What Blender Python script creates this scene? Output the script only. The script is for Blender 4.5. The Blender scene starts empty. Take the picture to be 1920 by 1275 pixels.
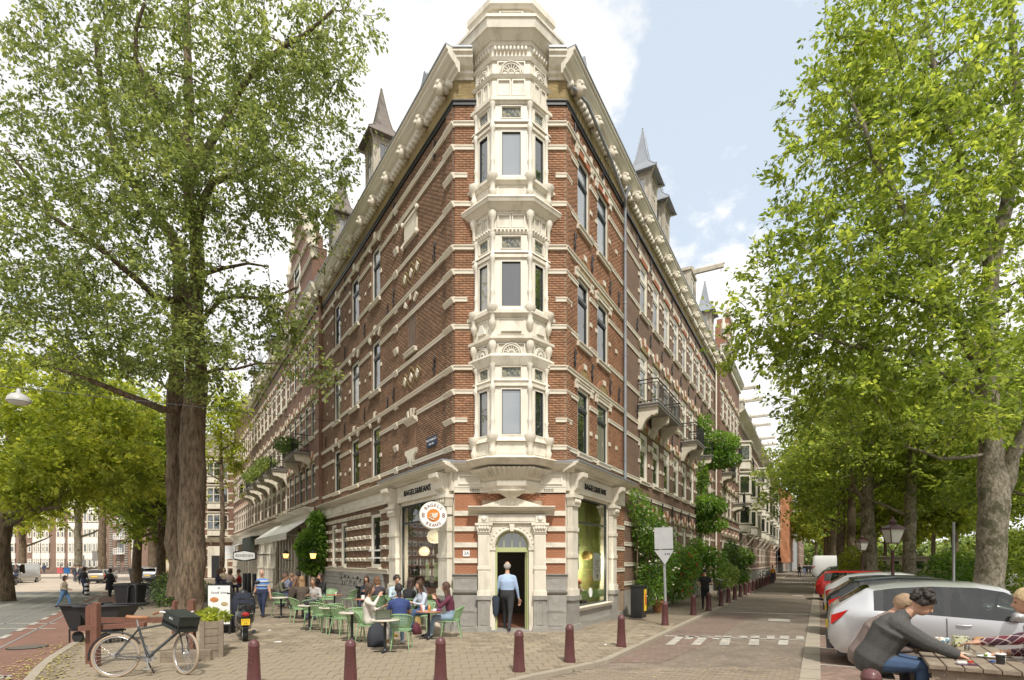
import bpy, math, random, numpy as np
from mathutils import Matrix, Vector
V = Vector
S = bpy.context.scene
COL = S.collection.objects
rnd = random.Random(7)
# ---------------------------------------------------------------- camera
F, HZ, CH = 1030.0, 1052.0, 2.1            # focal length in photo pixels, horizon row, eye height
cam = bpy.data.cameras.new('camera'); cam.sensor_width = 36; cam.lens = 36*F/1920
cam.shift_y = (HZ-637.5)/1920; cam.clip_end = 3000
co = bpy.data.objects.new('camera', cam); co.location = (0, 0, CH); co.rotation_euler = (math.pi/2, 0, 0)
COL.link(co); S.camera = co
# ---------------------------------------------------------------- sky and sun
SUN_EL, SUN_AZ = math.radians(54), math.radians(166)     # azimuth measured clockwise from +Y
world = bpy.data.worlds.new('World'); S.world = world; world.use_nodes = True
nt = world.node_tree; N = nt.nodes; N.clear(); LK = nt.links.new
def wn(t, **k):
    n = N.new(t)
    for a, b in k.items():
        if a.startswith('i_'): n.inputs[int(a[2:])].default_value = b
        else: setattr(n, a, b)
    return n
sky = wn('ShaderNodeTexSky', sky_type='NISHITA', sun_disc=False, sun_elevation=SUN_EL, sun_rotation=SUN_AZ, air_density=1.0, dust_density=2.0)
tc = wn('ShaderNodeTexCoord'); sep = wn('ShaderNodeSeparateXYZ'); LK(tc.outputs['Generated'], sep.inputs[0])
zz = wn('ShaderNodeMath', operation='MAXIMUM', i_1=0.06); LK(sep.outputs[2], zz.inputs[0])
za = wn('ShaderNodeMath', operation='ADD', i_1=0.25); LK(zz.outputs[0], za.inputs[0])
dx = wn('ShaderNodeMath', operation='DIVIDE'); LK(sep.outputs[0], dx.inputs[0]); LK(za.outputs[0], dx.inputs[1])
dy = wn('ShaderNodeMath', operation='DIVIDE'); LK(sep.outputs[1], dy.inputs[0]); LK(za.outputs[0], dy.inputs[1])
cmb = wn('ShaderNodeCombineXYZ'); LK(dx.outputs[0], cmb.inputs[0]); LK(dy.outputs[0], cmb.inputs[1])
ns = wn('ShaderNodeTexNoise'); ns.inputs['Scale'].default_value = 3.4; ns.inputs['Detail'].default_value = 10; ns.inputs['Roughness'].default_value = 0.6
LK(cmb.outputs[0], ns.inputs['Vector'])
# the clear patch of sky: distance of the direction from the patch centre
dis = wn('ShaderNodeVectorMath', operation='DISTANCE'); dis.inputs[1].default_value = (0.345, 0.72, 0.60)
nrm = wn('ShaderNodeVectorMath', operation='NORMALIZE'); LK(tc.outputs['Generated'], nrm.inputs[0]); LK(nrm.outputs[0], dis.inputs[0])
mr = wn('ShaderNodeMapRange'); mr.inputs[1].default_value = 0.04; mr.inputs[2].default_value = 0.30; mr.inputs[3].default_value = -0.26; mr.inputs[4].default_value = 0.12
LK(dis.outputs['Value'], mr.inputs[0])
ad = wn('ShaderNodeMath', operation='ADD'); LK(ns.outputs[0], ad.inputs[0]); LK(mr.outputs[0], ad.inputs[1])
cr = wn('ShaderNodeMapRange', interpolation_type='SMOOTHSTEP'); cr.inputs[1].default_value = 0.42; cr.inputs[2].default_value = 0.54
LK(ad.outputs[0], cr.inputs[0])
n2 = wn('ShaderNodeTexNoise'); n2.inputs['Scale'].default_value = 3.2; n2.inputs['Detail'].default_value = 6; LK(cmb.outputs[0], n2.inputs['Vector'])
cc = wn('ShaderNodeValToRGB'); cc.color_ramp.elements[0].position = 0.32; cc.color_ramp.elements[1].position = 0.55
cc.color_ramp.elements[0].color = (0.72, 0.745, 0.77, 1); cc.color_ramp.elements[1].color = (1.0, 0.99, 0.975, 1); LK(n2.outputs[0], cc.inputs[0])
cm = wn('ShaderNodeVectorMath', operation='SCALE'); cm.inputs['Scale'].default_value = 7.5; LK(cc.outputs[0], cm.inputs[0])
hz = wn('ShaderNodeMix', data_type='RGBA'); hz.inputs[0].default_value = 0.6; hz.inputs[7].default_value = (6.4, 7.1, 7.7, 1); LK(sky.outputs[0], hz.inputs[6])
mx = wn('ShaderNodeMix', data_type='RGBA'); LK(cr.outputs[0], mx.inputs[0]); LK(hz.outputs[2], mx.inputs[6]); LK(cm.outputs[0], mx.inputs[7])
bg = wn('ShaderNodeBackground'); bg.inputs[1].default_value = 0.105; LK(mx.outputs[2], bg.inputs[0])
wo = wn('ShaderNodeOutputWorld'); LK(bg.outputs[0], wo.inputs[0])
sun = bpy.data.lights.new('sun', 'SUN'); sun.energy = 2.7; sun.angle = math.radians(5); sun.color = (1, 0.955, 0.88)
so = bpy.data.objects.new('sun', sun); COL.link(so)
sd = V((math.sin(SUN_AZ)*math.cos(SUN_EL), math.cos(SUN_AZ)*math.cos(SUN_EL), math.sin(SUN_EL)))
so.rotation_euler = sd.to_track_quat('Z', 'Y').to_euler()
S.view_settings.view_transform = 'Standard'; S.view_settings.look = 'None'
S.view_settings.exposure = 0.62; S.view_settings.gamma = 1; S.view_settings.use_curve_mapping = False
S.cycles.max_bounces = 6; S.cycles.diffuse_bounces = 3; S.cycles.glossy_bounces = 3; S.cycles.transmission_bounces = 4; S.cycles.transparent_max_bounces = 8
S.cycles.use_denoising = True
# ---------------------------------------------------------------- helpers
W = {}
I4 = Matrix.Identity(4)
def TR(x, y, z=0): return Matrix.Translation((x, y, z))
def RZ(a): return Matrix.Rotation(a, 4, 'Z')
def RX(a): return Matrix.Rotation(a, 4, 'X')
def RY(a): return Matrix.Rotation(a, 4, 'Y')
def SC(x, y, z): return Matrix.Diagonal((x, y, z, 1))
def G(px, py, z=0.0):
    y = F*(CH-z)/(py-HZ); return V(((px-960)/F*y, y, z))
def P(px, py, y): return V(((px-960)/F*y, y, CH+(HZ-py)/F*y))
class MB:
    def __init__(s, T=None): s.v = []; s.f = []; s.m = []; s.s = []; s.T = T; s.k = 0; s.smooth = False
    def add(s, vs, fs, m=None, smooth=None):
        b = len(s.v)
        if s.T is not None: vs = [s.T @ V(p) for p in vs]
        s.v.extend(tuple(p) for p in vs); s.f.extend(tuple(b+i for i in f) for f in fs)
        s.m.extend([s.k if m is None else m]*len(fs)); s.s.extend([s.smooth if smooth is None else smooth]*len(fs)); return s
    def box(s, x0, x1, y0, y1, z0, z1, m=None):
        return s.add([(x0,y0,z0),(x1,y0,z0),(x1,y1,z0),(x0,y1,z0),(x0,y0,z1),(x1,y0,z1),(x1,y1,z1),(x0,y1,z1)],
            [(3,2,1,0),(4,5,6,7),(0,1,5,4),(1,2,6,5),(2,3,7,6),(3,0,4,7)], m, False)
    def poly(s, pts, m=None): return s.add(pts, [tuple(range(len(pts)))], m, False)
    def prism(s, pts, a, b, ax='z', m=None, smooth=False):
        n = len(pts); f = {'z': lambda p, t: (p[0], p[1], t), 'y': lambda p, t: (p[0], t, p[1]), 'x': lambda p, t: (t, p[0], p[1])}[ax]
        vs = [f(p, a) for p in pts]+[f(p, b) for p in pts]
        fs = [tuple(range(n))[::-1], tuple(range(n, 2*n))]+[(i, (i+1) % n, n+(i+1) % n, n+i) for i in range(n)]
        if ax == 'y': fs = [q[::-1] for q in fs]
        return s.add(vs, fs, m, smooth)
    def loft(s, rings, caps=True, m=None, smooth=True, closed=True):
        n = len(rings[0]); vs = [p for r in rings for p in r]; fs = []
        for j in range(len(rings)-1):
            for i in range(n if closed else n-1):
                a, b = j*n+i, j*n+(i+1) % n; fs.append((a, b, b+n, a+n))
        s.add(vs, fs, m, smooth)
        if caps:
            s.add(rings[0], [tuple(range(n))[::-1]], m, False); s.add(rings[-1], [tuple(range(n))], m, False)
        return s
    def tube(s, pts, r, n=6, m=None, caps=True, smooth=True):
        pts = [V(p) for p in pts]; L = len(pts)
        if not hasattr(r, '__len__'): r = [r]*L
        rings = []; up = None
        for i, p in enumerate(pts):
            d = (pts[min(i+1, L-1)]-pts[max(i-1, 0)])
            d = d.normalized() if d.length > 1e-9 else V((0, 0, 1))
            if up is None: up = d.orthogonal().normalized()
            up = (up-d*up.dot(d)); up = up.normalized() if up.length > 1e-6 else d.orthogonal().normalized()
            q = d.cross(up)
            rings.append([tuple(p+(up*math.cos(2*math.pi*k/n)+q*math.sin(2*math.pi*k/n))*r[i]) for k in range(n)])
        return s.loft(rings, caps, m, smooth)
    def lathe(s, prof, c=(0, 0, 0), n=14, m=None, smooth=True, caps=True):
        return s.loft([[(c[0]+r*math.cos(2*math.pi*k/n), c[1]+r*math.sin(2*math.pi*k/n), c[2]+z) for k in range(n)] for r, z in prof], caps, m, smooth)
    def ell(s, c, r, n=10, k=7, m=None):
        rr = r if hasattr(r, '__len__') else (r, r, r)
        return s.loft([[(c[0]+rr[0]*math.sin(math.pi*j/k)*math.cos(2*math.pi*i/n), c[1]+rr[1]*math.sin(math.pi*j/k)*math.sin(2*math.pi*i/n), c[2]-rr[2]*math.cos(math.pi*j/k)) for i in range(n)]
                      for j in [0.08]+list(range(1, k))+[k-0.08]], True, m, True)
    def mesh(s, name, mats=None, uv=False):
        me = bpy.data.meshes.new(name); me.from_pydata(s.v, [], s.f)
        if mats is not None:
            for m in (mats if isinstance(mats, (list, tuple)) else [mats]): me.materials.append(m)
        if any(s.m): me.polygons.foreach_set('material_index', s.m)
        if any(s.s): me.polygons.foreach_set('use_smooth', s.s)
        if uv: boxuv(me)
        me.update(); return me
def boxuv(me):
    me.update(); n = len(me.loops); vi = np.empty(n, np.int32); me.loops.foreach_get('vertex_index', vi)
    c = np.empty(len(me.vertices)*3, np.float32); me.vertices.foreach_get('co', c); c = c.reshape(-1, 3)
    nr = np.empty(len(me.polygons)*3, np.float32); me.polygons.foreach_get('normal', nr); nr = np.abs(nr.reshape(-1, 3))
    lt = np.empty(len(me.polygons), np.int32); me.polygons.foreach_get('loop_total', lt); nl = np.repeat(nr, lt, axis=0); p = c[vi]
    u = np.where((nl[:, 0] > nl[:, 1]) & (nl[:, 2] < .7), p[:, 1], p[:, 0]); w = np.where(nl[:, 2] >= .7, p[:, 1], p[:, 2])
    l = me.uv_layers.new(name='UVMap'); l.data.foreach_set('uv', np.stack([u, w], 1).astype(np.float32).ravel())
def npmesh(name, verts, nper, mats, uv=False, smooth=False):
    """verts: (N, nper, 3) separate polygons"""
    N_ = len(verts); me = bpy.data.meshes.new(name); me.vertices.add(N_*nper); me.vertices.foreach_set('co', verts.astype(np.float32).ravel())
    me.loops.add(N_*nper); me.loops.foreach_set('vertex_index', np.arange(N_*nper, dtype=np.int32))
    me.polygons.add(N_); me.polygons.foreach_set('loop_start', np.arange(0, N_*nper, nper, dtype=np.int32)); me.polygons.foreach_set('loop_total', np.full(N_, nper, np.int32))
    for m in (mats if isinstance(mats, (list, tuple)) else [mats]): me.materials.append(m)
    me.update(calc_edges=True)
    if uv: boxuv(me)
    return me
def npboxes(name, lo, hi, mat):
    """open-backed boxes (5 faces) as one mesh; lo, hi (N,3) in local coords, front towards -y"""
    n = len(lo); c = np.empty((n, 8, 3), np.float32)
    for k in range(8):
        for a in range(3): c[:, k, a] = hi[:, a] if (k >> a) & 1 else lo[:, a]
    fs = np.array([[0, 1, 5, 4], [0, 4, 6, 2], [1, 3, 7, 5], [4, 5, 7, 6], [0, 2, 3, 1]])
    me = bpy.data.meshes.new(name); me.vertices.add(n*8); me.vertices.foreach_set('co', c.ravel())
    idx = (np.arange(n)[:, None, None]*8+fs[None]).astype(np.int32).ravel()
    me.loops.add(len(idx)); me.loops.foreach_set('vertex_index', idx); me.polygons.add(n*5)
    me.polygons.foreach_set('loop_start', np.arange(0, len(idx), 4, dtype=np.int32)); me.polygons.foreach_set('loop_total', np.full(n*5, 4, np.int32))
    me.materials.append(mat); me.update(calc_edges=True); return me
def add(name, m, mat=None, parent=None, M=None, L=None, uv=False):
    """M = world matrix, L = local matrix (default identity)"""
    me = m.mesh(name, mat, uv) if isinstance(m, MB) else m
    o = bpy.data.objects.new(name, me); COL.link(o)
    pw = W[parent.name] if parent else I4
    if parent: o.parent = parent
    if M is not None: L = pw.inverted() @ M
    elif L is None: L = I4
    o.matrix_local = L; W[o.name] = pw @ L; return o
def tag(o, label=None, cat=None, group=None, kind=None):
    if label: o['label'] = label
    if cat: o['category'] = cat
    if group: o['group'] = group
    if kind: o['kind'] = kind
    return o
def thing(name, label, cat, M=I4, group=None):
    if isinstance(M, (tuple, list, V)): M = TR(*M)
    o = bpy.data.objects.new(name, None); o.empty_display_size = .2; COL.link(o); o.matrix_local = M; W[o.name] = M.copy(); return tag(o, label, cat, group)
def copyt(o, M=None, label=None, group=None, parent=None):
    c = o.copy(); COL.link(c)
    if parent is not None: c.parent = parent; W[c.name] = W[parent.name] @ c.matrix_local
    else: c.matrix_local = M; W[c.name] = M.copy()
    if label: c['label'] = label
    if group: c['group'] = group
    for ch in list(o.children): copyt(ch, parent=c)
    return c
def lib(name, fn):
    return fn
# ---------------------------------------------------------------- materials
def MAT(name, rgb, rough=.7, var=.12, scale=6, bump=0, bs=40, metal=0, spec=None, dirt=0, island=0, coat=0):
    m = bpy.data.materials.new(name); m.use_nodes = True; t = m.node_tree; b = t.nodes['Principled BSDF']; lk = t.links.new
    b.inputs['Roughness'].default_value = rough; b.inputs['Metallic'].default_value = metal
    if spec is not None: b.inputs['Specular IOR Level'].default_value = spec
    if coat: b.inputs['Coat Weight'].default_value = coat; b.inputs['Coat Roughness'].default_value = .04
    tcn = t.nodes.new('ShaderNodeTexCoord'); col = None
    nz = t.nodes.new('ShaderNodeTexNoise'); nz.inputs['Scale'].default_value = scale; nz.inputs['Detail'].default_value = 5; lk(tcn.outputs['Object'], nz.inputs['Vector'])
    hs = t.nodes.new('ShaderNodeHueSaturation'); hs.inputs['Color'].default_value = (*rgb, 1)
    mr = t.nodes.new('ShaderNodeMapRange'); mr.inputs[1].default_value = .25; mr.inputs[2].default_value = .75; mr.inputs[3].default_value = 1-var; mr.inputs[4].default_value = 1+var
    lk(nz.outputs[0], mr.inputs[0]); v = mr.outputs[0]
    if island:
        ge = t.nodes.new('ShaderNodeNewGeometry'); m2 = t.nodes.new('ShaderNodeMapRange'); m2.inputs[3].default_value = 1-island; m2.inputs[4].default_value = 1+island
        lk(ge.outputs['Random Per Island'], m2.inputs[0]); mu = t.nodes.new('ShaderNodeMath'); mu.operation = 'MULTIPLY'; lk(v, mu.inputs[0]); lk(m2.outputs[0], mu.inputs[1]); v = mu.outputs[0]
    lk(v, hs.inputs['Value']); col = hs.outputs[0]
    if dirt:
        n3 = t.nodes.new('ShaderNodeTexNoise'); n3.inputs['Scale'].default_value = 1.3; n3.inputs['Detail'].default_value = 8; n3.inputs['Roughness'].default_value = .65
        mp = t.nodes.new('ShaderNodeMapping'); mp.inputs['Scale'].default_value = (2.2, 2.2, .6); lk(tcn.outputs['Object'], mp.inputs[0]); lk(mp.outputs[0], n3.inputs['Vector'])
        r3 = t.nodes.new('ShaderNodeMapRange'); r3.inputs[1].default_value = .5; r3.inputs[2].default_value = .75; r3.inputs[4].default_value = dirt; lk(n3.outputs[0], r3.inputs[0])
        mi = t.nodes.new('ShaderNodeMix'); mi.data_type = 'RGBA'; mi.inputs[7].default_value = (rgb[0]*.45, rgb[1]*.42, rgb[2]*.36, 1); lk(r3.outputs[0], mi.inputs[0]); lk(col, mi.inputs[6]); col = mi.outputs[2]
    lk(col, b.inputs['Base Color'])
    if bump:
        nb = t.nodes.new('ShaderNodeTexNoise'); nb.inputs['Scale'].default_value = bs; nb.inputs['Detail'].default_value = 4; lk(tcn.outputs['Object'], nb.inputs['Vector'])
        bu = t.nodes.new('ShaderNodeBump'); bu.inputs['Strength'].default_value = bump; bu.inputs['Distance'].default_value = .02; lk(nb.outputs[0], bu.inputs['Height']); lk(bu.outputs[0], b.inputs['Normal'])
    m.diffuse_color = (*rgb, 1); return m
def MBRICK(name, c1, c2, mortar, w=.22, h=.068, ms=.009, patch=.25, dirt=(.05, .04, .035), darks=.0):
    m = bpy.data.materials.new(name); m.use_nodes = True; t = m.node_tree; b = t.nodes['Principled BSDF']; lk = t.links.new; b.inputs['Roughness'].default_value = .85
    tcn = t.nodes.new('ShaderNodeTexCoord'); br = t.nodes.new('ShaderNodeTexBrick'); lk(tcn.outputs['UV'], br.inputs['Vector'])
    for k, v in {'Color1': (*c1, 1), 'Color2': (*c2, 1), 'Mortar': (*mortar, 1), 'Scale': 1, 'Mortar Size': ms, 'Brick Width': w, 'Row Height': h, 'Bias': -.1, 'Mortar Smooth': .3}.items(): br.inputs[k].default_value = v
    nz = t.nodes.new('ShaderNodeTexNoise'); nz.inputs['Scale'].default_value = .8; nz.inputs['Detail'].default_value = 9; nz.inputs['Roughness'].default_value = .7; lk(tcn.outputs['UV'], nz.inputs['Vector'])
    mr = t.nodes.new('ShaderNodeMapRange'); mr.inputs[1].default_value = .42; mr.inputs[2].default_value = .8; mr.inputs[4].default_value = patch*2; lk(nz.outputs[0], mr.inputs[0])
    mi = t.nodes.new('ShaderNodeMix'); mi.data_type = 'RGBA'; mi.inputs[7].default_value = (*dirt, 1); lk(mr.outputs[0], mi.inputs[0]); lk(br.outputs[0], mi.inputs[6]); lk(mi.outputs[2], b.inputs['Base Color'])
    bu = t.nodes.new('ShaderNodeBump'); bu.inputs['Strength'].default_value = .5; bu.inputs['Distance'].default_value = .008; bu.invert = True; lk(br.outputs['Fac'], bu.inputs['Height']); lk(bu.outputs[0], b.inputs['Normal'])
    return m
def MGLASS(name, tint=(.02, .025, .025), ior=2.0, rough=.02, wav=.03):
    m = bpy.data.materials.new(name); m.use_nodes = True; t = m.node_tree; b = t.nodes['Principled BSDF']
    b.inputs['Base Color'].default_value = (*tint, 1); b.inputs['Roughness'].default_value = rough; b.inputs['IOR'].default_value = ior
    if wav:
        tcn = t.nodes.new('ShaderNodeTexCoord'); nb = t.nodes.new('ShaderNodeTexNoise'); nb.inputs['Scale'].default_value = 1.6; t.links.new(tcn.outputs['Object'], nb.inputs['Vector'])
        bu = t.nodes.new('ShaderNodeBump'); bu.inputs['Strength'].default_value = wav; bu.inputs['Distance'].default_value = .1; t.links.new(nb.outputs[0], bu.inputs['Height']); t.links.new(bu.outputs[0], b.inputs['Normal'])
    return m
def MCLEAR(name, refl=.14, tint=(.93, .96, .93)):
    m = bpy.data.materials.new(name); m.use_nodes = True; t = m.node_tree; t.nodes.clear(); o = t.nodes.new('ShaderNodeOutputMaterial')
    a = t.nodes.new('ShaderNodeBsdfTransparent'); a.inputs[0].default_value = (*tint, 1); g = t.nodes.new('ShaderNodeBsdfGlossy'); g.inputs['Roughness'].default_value = .02
    fr = t.nodes.new('ShaderNodeLayerWeight'); fr.inputs[0].default_value = .35; mr = t.nodes.new('ShaderNodeMapRange'); mr.inputs[3].default_value = refl; mr.inputs[4].default_value = .9; t.links.new(fr.outputs['Fresnel'], mr.inputs[0])
    x = t.nodes.new('ShaderNodeMixShader'); t.links.new(mr.outputs[0], x.inputs[0]); t.links.new(a.outputs[0], x.inputs[1]); t.links.new(g.outputs[0], x.inputs[2]); t.links.new(x.outputs[0], o.inputs[0]); return m
def MLEAF(name, c1, c2, trans=.45):
    c1 = tuple(v*1.35 for v in c1); c2 = tuple(v*1.25 for v in c2); m = bpy.data.materials.new(name); m.use_nodes = True; t = m.node_tree; t.nodes.clear(); o = t.nodes.new('ShaderNodeOutputMaterial'); lk = t.links.new
    ge = t.nodes.new('ShaderNodeNewGeometry'); rp = t.nodes.new('ShaderNodeValToRGB'); e = rp.color_ramp.elements; e[0].color = (*c1, 1); e[1].color = (*c2, 1); lk(ge.outputs['Random Per Island'], rp.inputs[0])
    tcn = t.nodes.new('ShaderNodeTexCoord'); nz = t.nodes.new('ShaderNodeTexNoise'); nz.inputs['Scale'].default_value = .9; nz.inputs['Detail'].default_value = 4; lk(tcn.outputs['Object'], nz.inputs['Vector']); m1 = t.nodes.new('ShaderNodeMapRange'); m1.inputs[1].default_value = .35; m1.inputs[2].default_value = .65; m1.inputs[3].default_value = .62; m1.inputs[4].default_value = 1.3; lk(nz.outputs[0], m1.inputs[0]); h0 = t.nodes.new('ShaderNodeHueSaturation'); lk(rp.outputs[0], h0.inputs['Color']); lk(m1.outputs[0], h0.inputs['Value']); m3 = t.nodes.new('ShaderNodeMapRange'); m3.inputs[1].default_value = .35; m3.inputs[2].default_value = .65; m3.inputs[3].default_value = .512; m3.inputs[4].default_value = .488; lk(nz.outputs[0], m3.inputs[0]); lk(m3.outputs[0], h0.inputs['Hue']); rp = h0
    d = t.nodes.new('ShaderNodeBsdfPrincipled'); d.inputs['Roughness'].default_value = .5; d.inputs['Specular IOR Level'].default_value = .35; lk(rp.outputs[0], d.inputs['Base Color'])
    hs = t.nodes.new('ShaderNodeHueSaturation'); hs.inputs['Hue'].default_value = .485; hs.inputs['Value'].default_value = 1.9; hs.inputs['Saturation'].default_value = 1.05; lk(rp.outputs[0], hs.inputs['Color'])
    tr = t.nodes.new('ShaderNodeBsdfTranslucent'); lk(hs.outputs[0], tr.inputs[0]); x = t.nodes.new('ShaderNodeMixShader'); x.inputs[0].default_value = trans
    lk(d.outputs[0], x.inputs[1]); lk(tr.outputs[0], x.inputs[2]); lk(x.outputs[0], o.inputs[0]); return m
def MEMIT(name, rgb, s):
    m = bpy.data.materials.new(name); m.use_nodes = True; b = m.node_tree.nodes['Principled BSDF']; b.inputs['Emission Color'].default_value = (*rgb, 1); b.inputs['Emission Strength'].default_value = s; b.inputs['Base Color'].default_value = (*rgb, 1); return m
cream = MAT('cream_paint', (.71, .66, .55), .55, .07, 3, .2, 25, dirt=.6)
creamw = MAT('cream_window_paint', (.74, .70, .60), .5, .05, 3, dirt=.3)
stonew = MAT('white_sandstone', (.70, .64, .52), .7, .10, 5, .25, 30, dirt=.3)
stoneg = MAT('grey_hardstone', (.30, .285, .255), .65, .22, 2.5, .4, 22, dirt=.35)
creamd = MAT('weathered_cream', (.50, .45, .36), .65, .15, 3, .2, 25, dirt=.6); zinc = MAT('zinc', (.30, .32, .35), .42, .12, 3, metal=.35)
slate = MAT('roof_slate', (.17, .14, .12), .6, .2, 6, .3, 20)
iron = MAT('black_iron', (.018, .018, .02), .45, .1)
dkframe = MAT('dark_green_frame', (.035, .042, .04), .4, .1)
ltgreen = MAT('pale_green_paint', (.42, .45, .22), .5, .05)
ybrick = MAT('yellow_brick', (.27, .20, .085), .85, .45, 14, .5, 40, dirt=.7)
redtile = MAT('red_arch_brick', (.36, .12, .05), .8, .2, 9, .3, 40)
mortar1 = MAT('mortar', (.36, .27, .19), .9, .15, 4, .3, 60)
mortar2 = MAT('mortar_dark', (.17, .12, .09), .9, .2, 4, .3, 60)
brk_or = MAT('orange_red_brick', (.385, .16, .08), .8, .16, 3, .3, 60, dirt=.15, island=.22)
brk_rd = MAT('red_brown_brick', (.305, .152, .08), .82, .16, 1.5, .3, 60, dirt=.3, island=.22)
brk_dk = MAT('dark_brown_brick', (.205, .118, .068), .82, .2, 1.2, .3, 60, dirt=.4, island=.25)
wallA = MBRICK('brickwork_brown', (.24, .115, .075), (.18, .085, .055), (.26, .19, .14))
wallB = MBRICK('brickwork_dark', (.22, .12, .07), (.165, .088, .055), (.22, .17, .13))
wallC = MBRICK('brickwork_red', (.36, .15, .08), (.29, .11, .06), (.34, .25, .18), patch=.12)
wallD = MBRICK('brickwork_pale', (.26, .165, .12), (.21, .13, .10), (.27, .21, .17), patch=.1)
glass = MGLASS('window_glass', (.02, .025, .025), 2.7, .01, .06); glassb = MGLASS('window_glass_pale', (.2, .23, .25), 3.0, .01, .06)
def curtains(m, p=.62, c=(.32, .30, .25)):
    t = m.node_tree; b = t.nodes['Principled BSDF']; oi = t.nodes.new('ShaderNodeObjectInfo'); tcn = t.nodes.new('ShaderNodeTexCoord'); wv = t.nodes.new('ShaderNodeTexNoise'); mp = t.nodes.new('ShaderNodeMapping'); mp.inputs['Scale'].default_value = (9, 1, .4); t.links.new(tcn.outputs['Object'], mp.inputs[0]); t.links.new(mp.outputs[0], wv.inputs['Vector']); wv.inputs['Scale'].default_value = 2
    r = t.nodes.new('ShaderNodeMapRange'); r.inputs[1].default_value = p; r.inputs[2].default_value = p+.12; t.links.new(oi.outputs['Random'], r.inputs[0]); hs = t.nodes.new('ShaderNodeMix'); hs.data_type = 'RGBA'; hs.inputs[6].default_value = (c[0]*.45, c[1]*.45, c[2]*.45, 1); hs.inputs[7].default_value = (*c, 1); t.links.new(wv.outputs[0], hs.inputs[0])
    mi = t.nodes.new('ShaderNodeMix'); mi.data_type = 'RGBA'; mi.inputs[6].default_value = b.inputs['Base Color'].default_value; t.links.new(r.outputs[0], mi.inputs[0]); t.links.new(hs.outputs[2], mi.inputs[7]); t.links.new(mi.outputs[2], b.inputs['Base Color'])
curtains(glass); stained = None
clear = MCLEAR('shop_glass'); brass = MAT('brass', (.6, .4, .12), .35, metal=.8)
white = MAT('white_paint', (.8, .8, .78), .5, .04); black = MAT('black_plastic', (.02, .02, .022), .45, .1); grey = MAT('grey_metal', (.36, .37, .38), .45, .08, metal=.4)
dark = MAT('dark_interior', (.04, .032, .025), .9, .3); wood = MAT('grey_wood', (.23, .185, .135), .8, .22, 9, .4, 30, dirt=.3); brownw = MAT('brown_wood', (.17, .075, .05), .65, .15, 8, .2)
def MBARK(name, c1, c2, moss, ms, zs=.22):
    m = bpy.data.materials.new(name); m.use_nodes = True; t = m.node_tree; b = t.nodes['Principled BSDF']; b.inputs['Roughness'].default_value = .95; lk = t.links.new; tcn = t.nodes.new('ShaderNodeTexCoord')
    mp = t.nodes.new('ShaderNodeMapping'); mp.inputs['Scale'].default_value = (1, 1, zs); lk(tcn.outputs['Object'], mp.inputs[0]); nz = t.nodes.new('ShaderNodeTexNoise'); nz.inputs['Scale'].default_value = 11; nz.inputs['Detail'].default_value = 8; nz.inputs['Roughness'].default_value = .7; lk(mp.outputs[0], nz.inputs['Vector'])
    rp = t.nodes.new('ShaderNodeValToRGB'); e = rp.color_ramp.elements; e[0].position = .36; e[0].color = (*c1, 1); e[1].position = .62; e[1].color = (*c2, 1); lk(nz.outputs[0], rp.inputs[0])
    n2 = t.nodes.new('ShaderNodeTexNoise'); n2.inputs['Scale'].default_value = 1.7; n2.inputs['Detail'].default_value = 10; n2.inputs['Roughness'].default_value = .75; lk(tcn.outputs['Object'], n2.inputs['Vector']); mr = t.nodes.new('ShaderNodeMapRange'); mr.inputs[1].default_value = .5; mr.inputs[2].default_value = .58; mr.inputs[4].default_value = ms; lk(n2.outputs[0], mr.inputs[0])
    mi = t.nodes.new('ShaderNodeMix'); mi.data_type = 'RGBA'; mi.inputs[7].default_value = (*moss, 1); lk(mr.outputs[0], mi.inputs[0]); lk(rp.outputs[0], mi.inputs[6]); lk(mi.outputs[2], b.inputs['Base Color'])
    bu = t.nodes.new('ShaderNodeBump'); bu.inputs['Strength'].default_value = 1; bu.inputs['Distance'].default_value = .06; lk(nz.outputs[0], bu.inputs['Height']); lk(bu.outputs[0], b.inputs['Normal']); return m
bark = MBARK('bark', (.05, .033, .02), (.23, .165, .11), (.10, .10, .05), .35); bark2 = MBARK('mossy_bark', (.11, .09, .06), (.33, .29, .22), (.075, .075, .035), .85, .5)
def stain():
    m = MAT('leaded_glass', (.07, .075, .065), .15, .1); t = m.node_tree; b = t.nodes['Principled BSDF']; tcn = t.nodes.new('ShaderNodeTexCoord')
    vo = t.nodes.new('ShaderNodeTexVoronoi'); vo.feature = 'DISTANCE_TO_EDGE'; vo.inputs['Scale'].default_value = 13; t.links.new(tcn.outputs['Object'], vo.inputs['Vector'])
    v2 = t.nodes.new('ShaderNodeTexVoronoi'); v2.inputs['Scale'].default_value = 13; t.links.new(tcn.outputs['Object'], v2.inputs['Vector'])
    r2 = t.nodes.new('ShaderNodeValToRGB'); r2.color_ramp.elements[0].color = (.06, .075, .07, 1); r2.color_ramp.elements[1].color = (.34, .31, .18, 1); r2.color_ramp.elements[0].position = .4
    s2 = t.nodes.new('ShaderNodeSeparateXYZ'); t.links.new(v2.outputs['Color'], s2.inputs[0]); t.links.new(s2.outputs[0], r2.inputs[0])
    mr = t.nodes.new('ShaderNodeMapRange'); mr.inputs[1].default_value = .03; mr.inputs[2].default_value = .09; t.links.new(vo.outputs[0], mr.inputs[0])
    mi = t.nodes.new('ShaderNodeMix'); mi.data_type = 'RGBA'; mi.inputs[6].default_value = (.25, .24, .2, 1); t.links.new(mr.outputs[0], mi.inputs[0]); t.links.new(r2.outputs[0], mi.inputs[7]); t.links.new(mi.outputs[2], b.inputs['Base Color']); b.inputs['IOR'].default_value = 1.6; return m
stained = stain()
UB = MB().box(0, 1, -1, 0, 0, 1)      # unit block: x along the wall, -y outwards
_ub = {}
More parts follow.
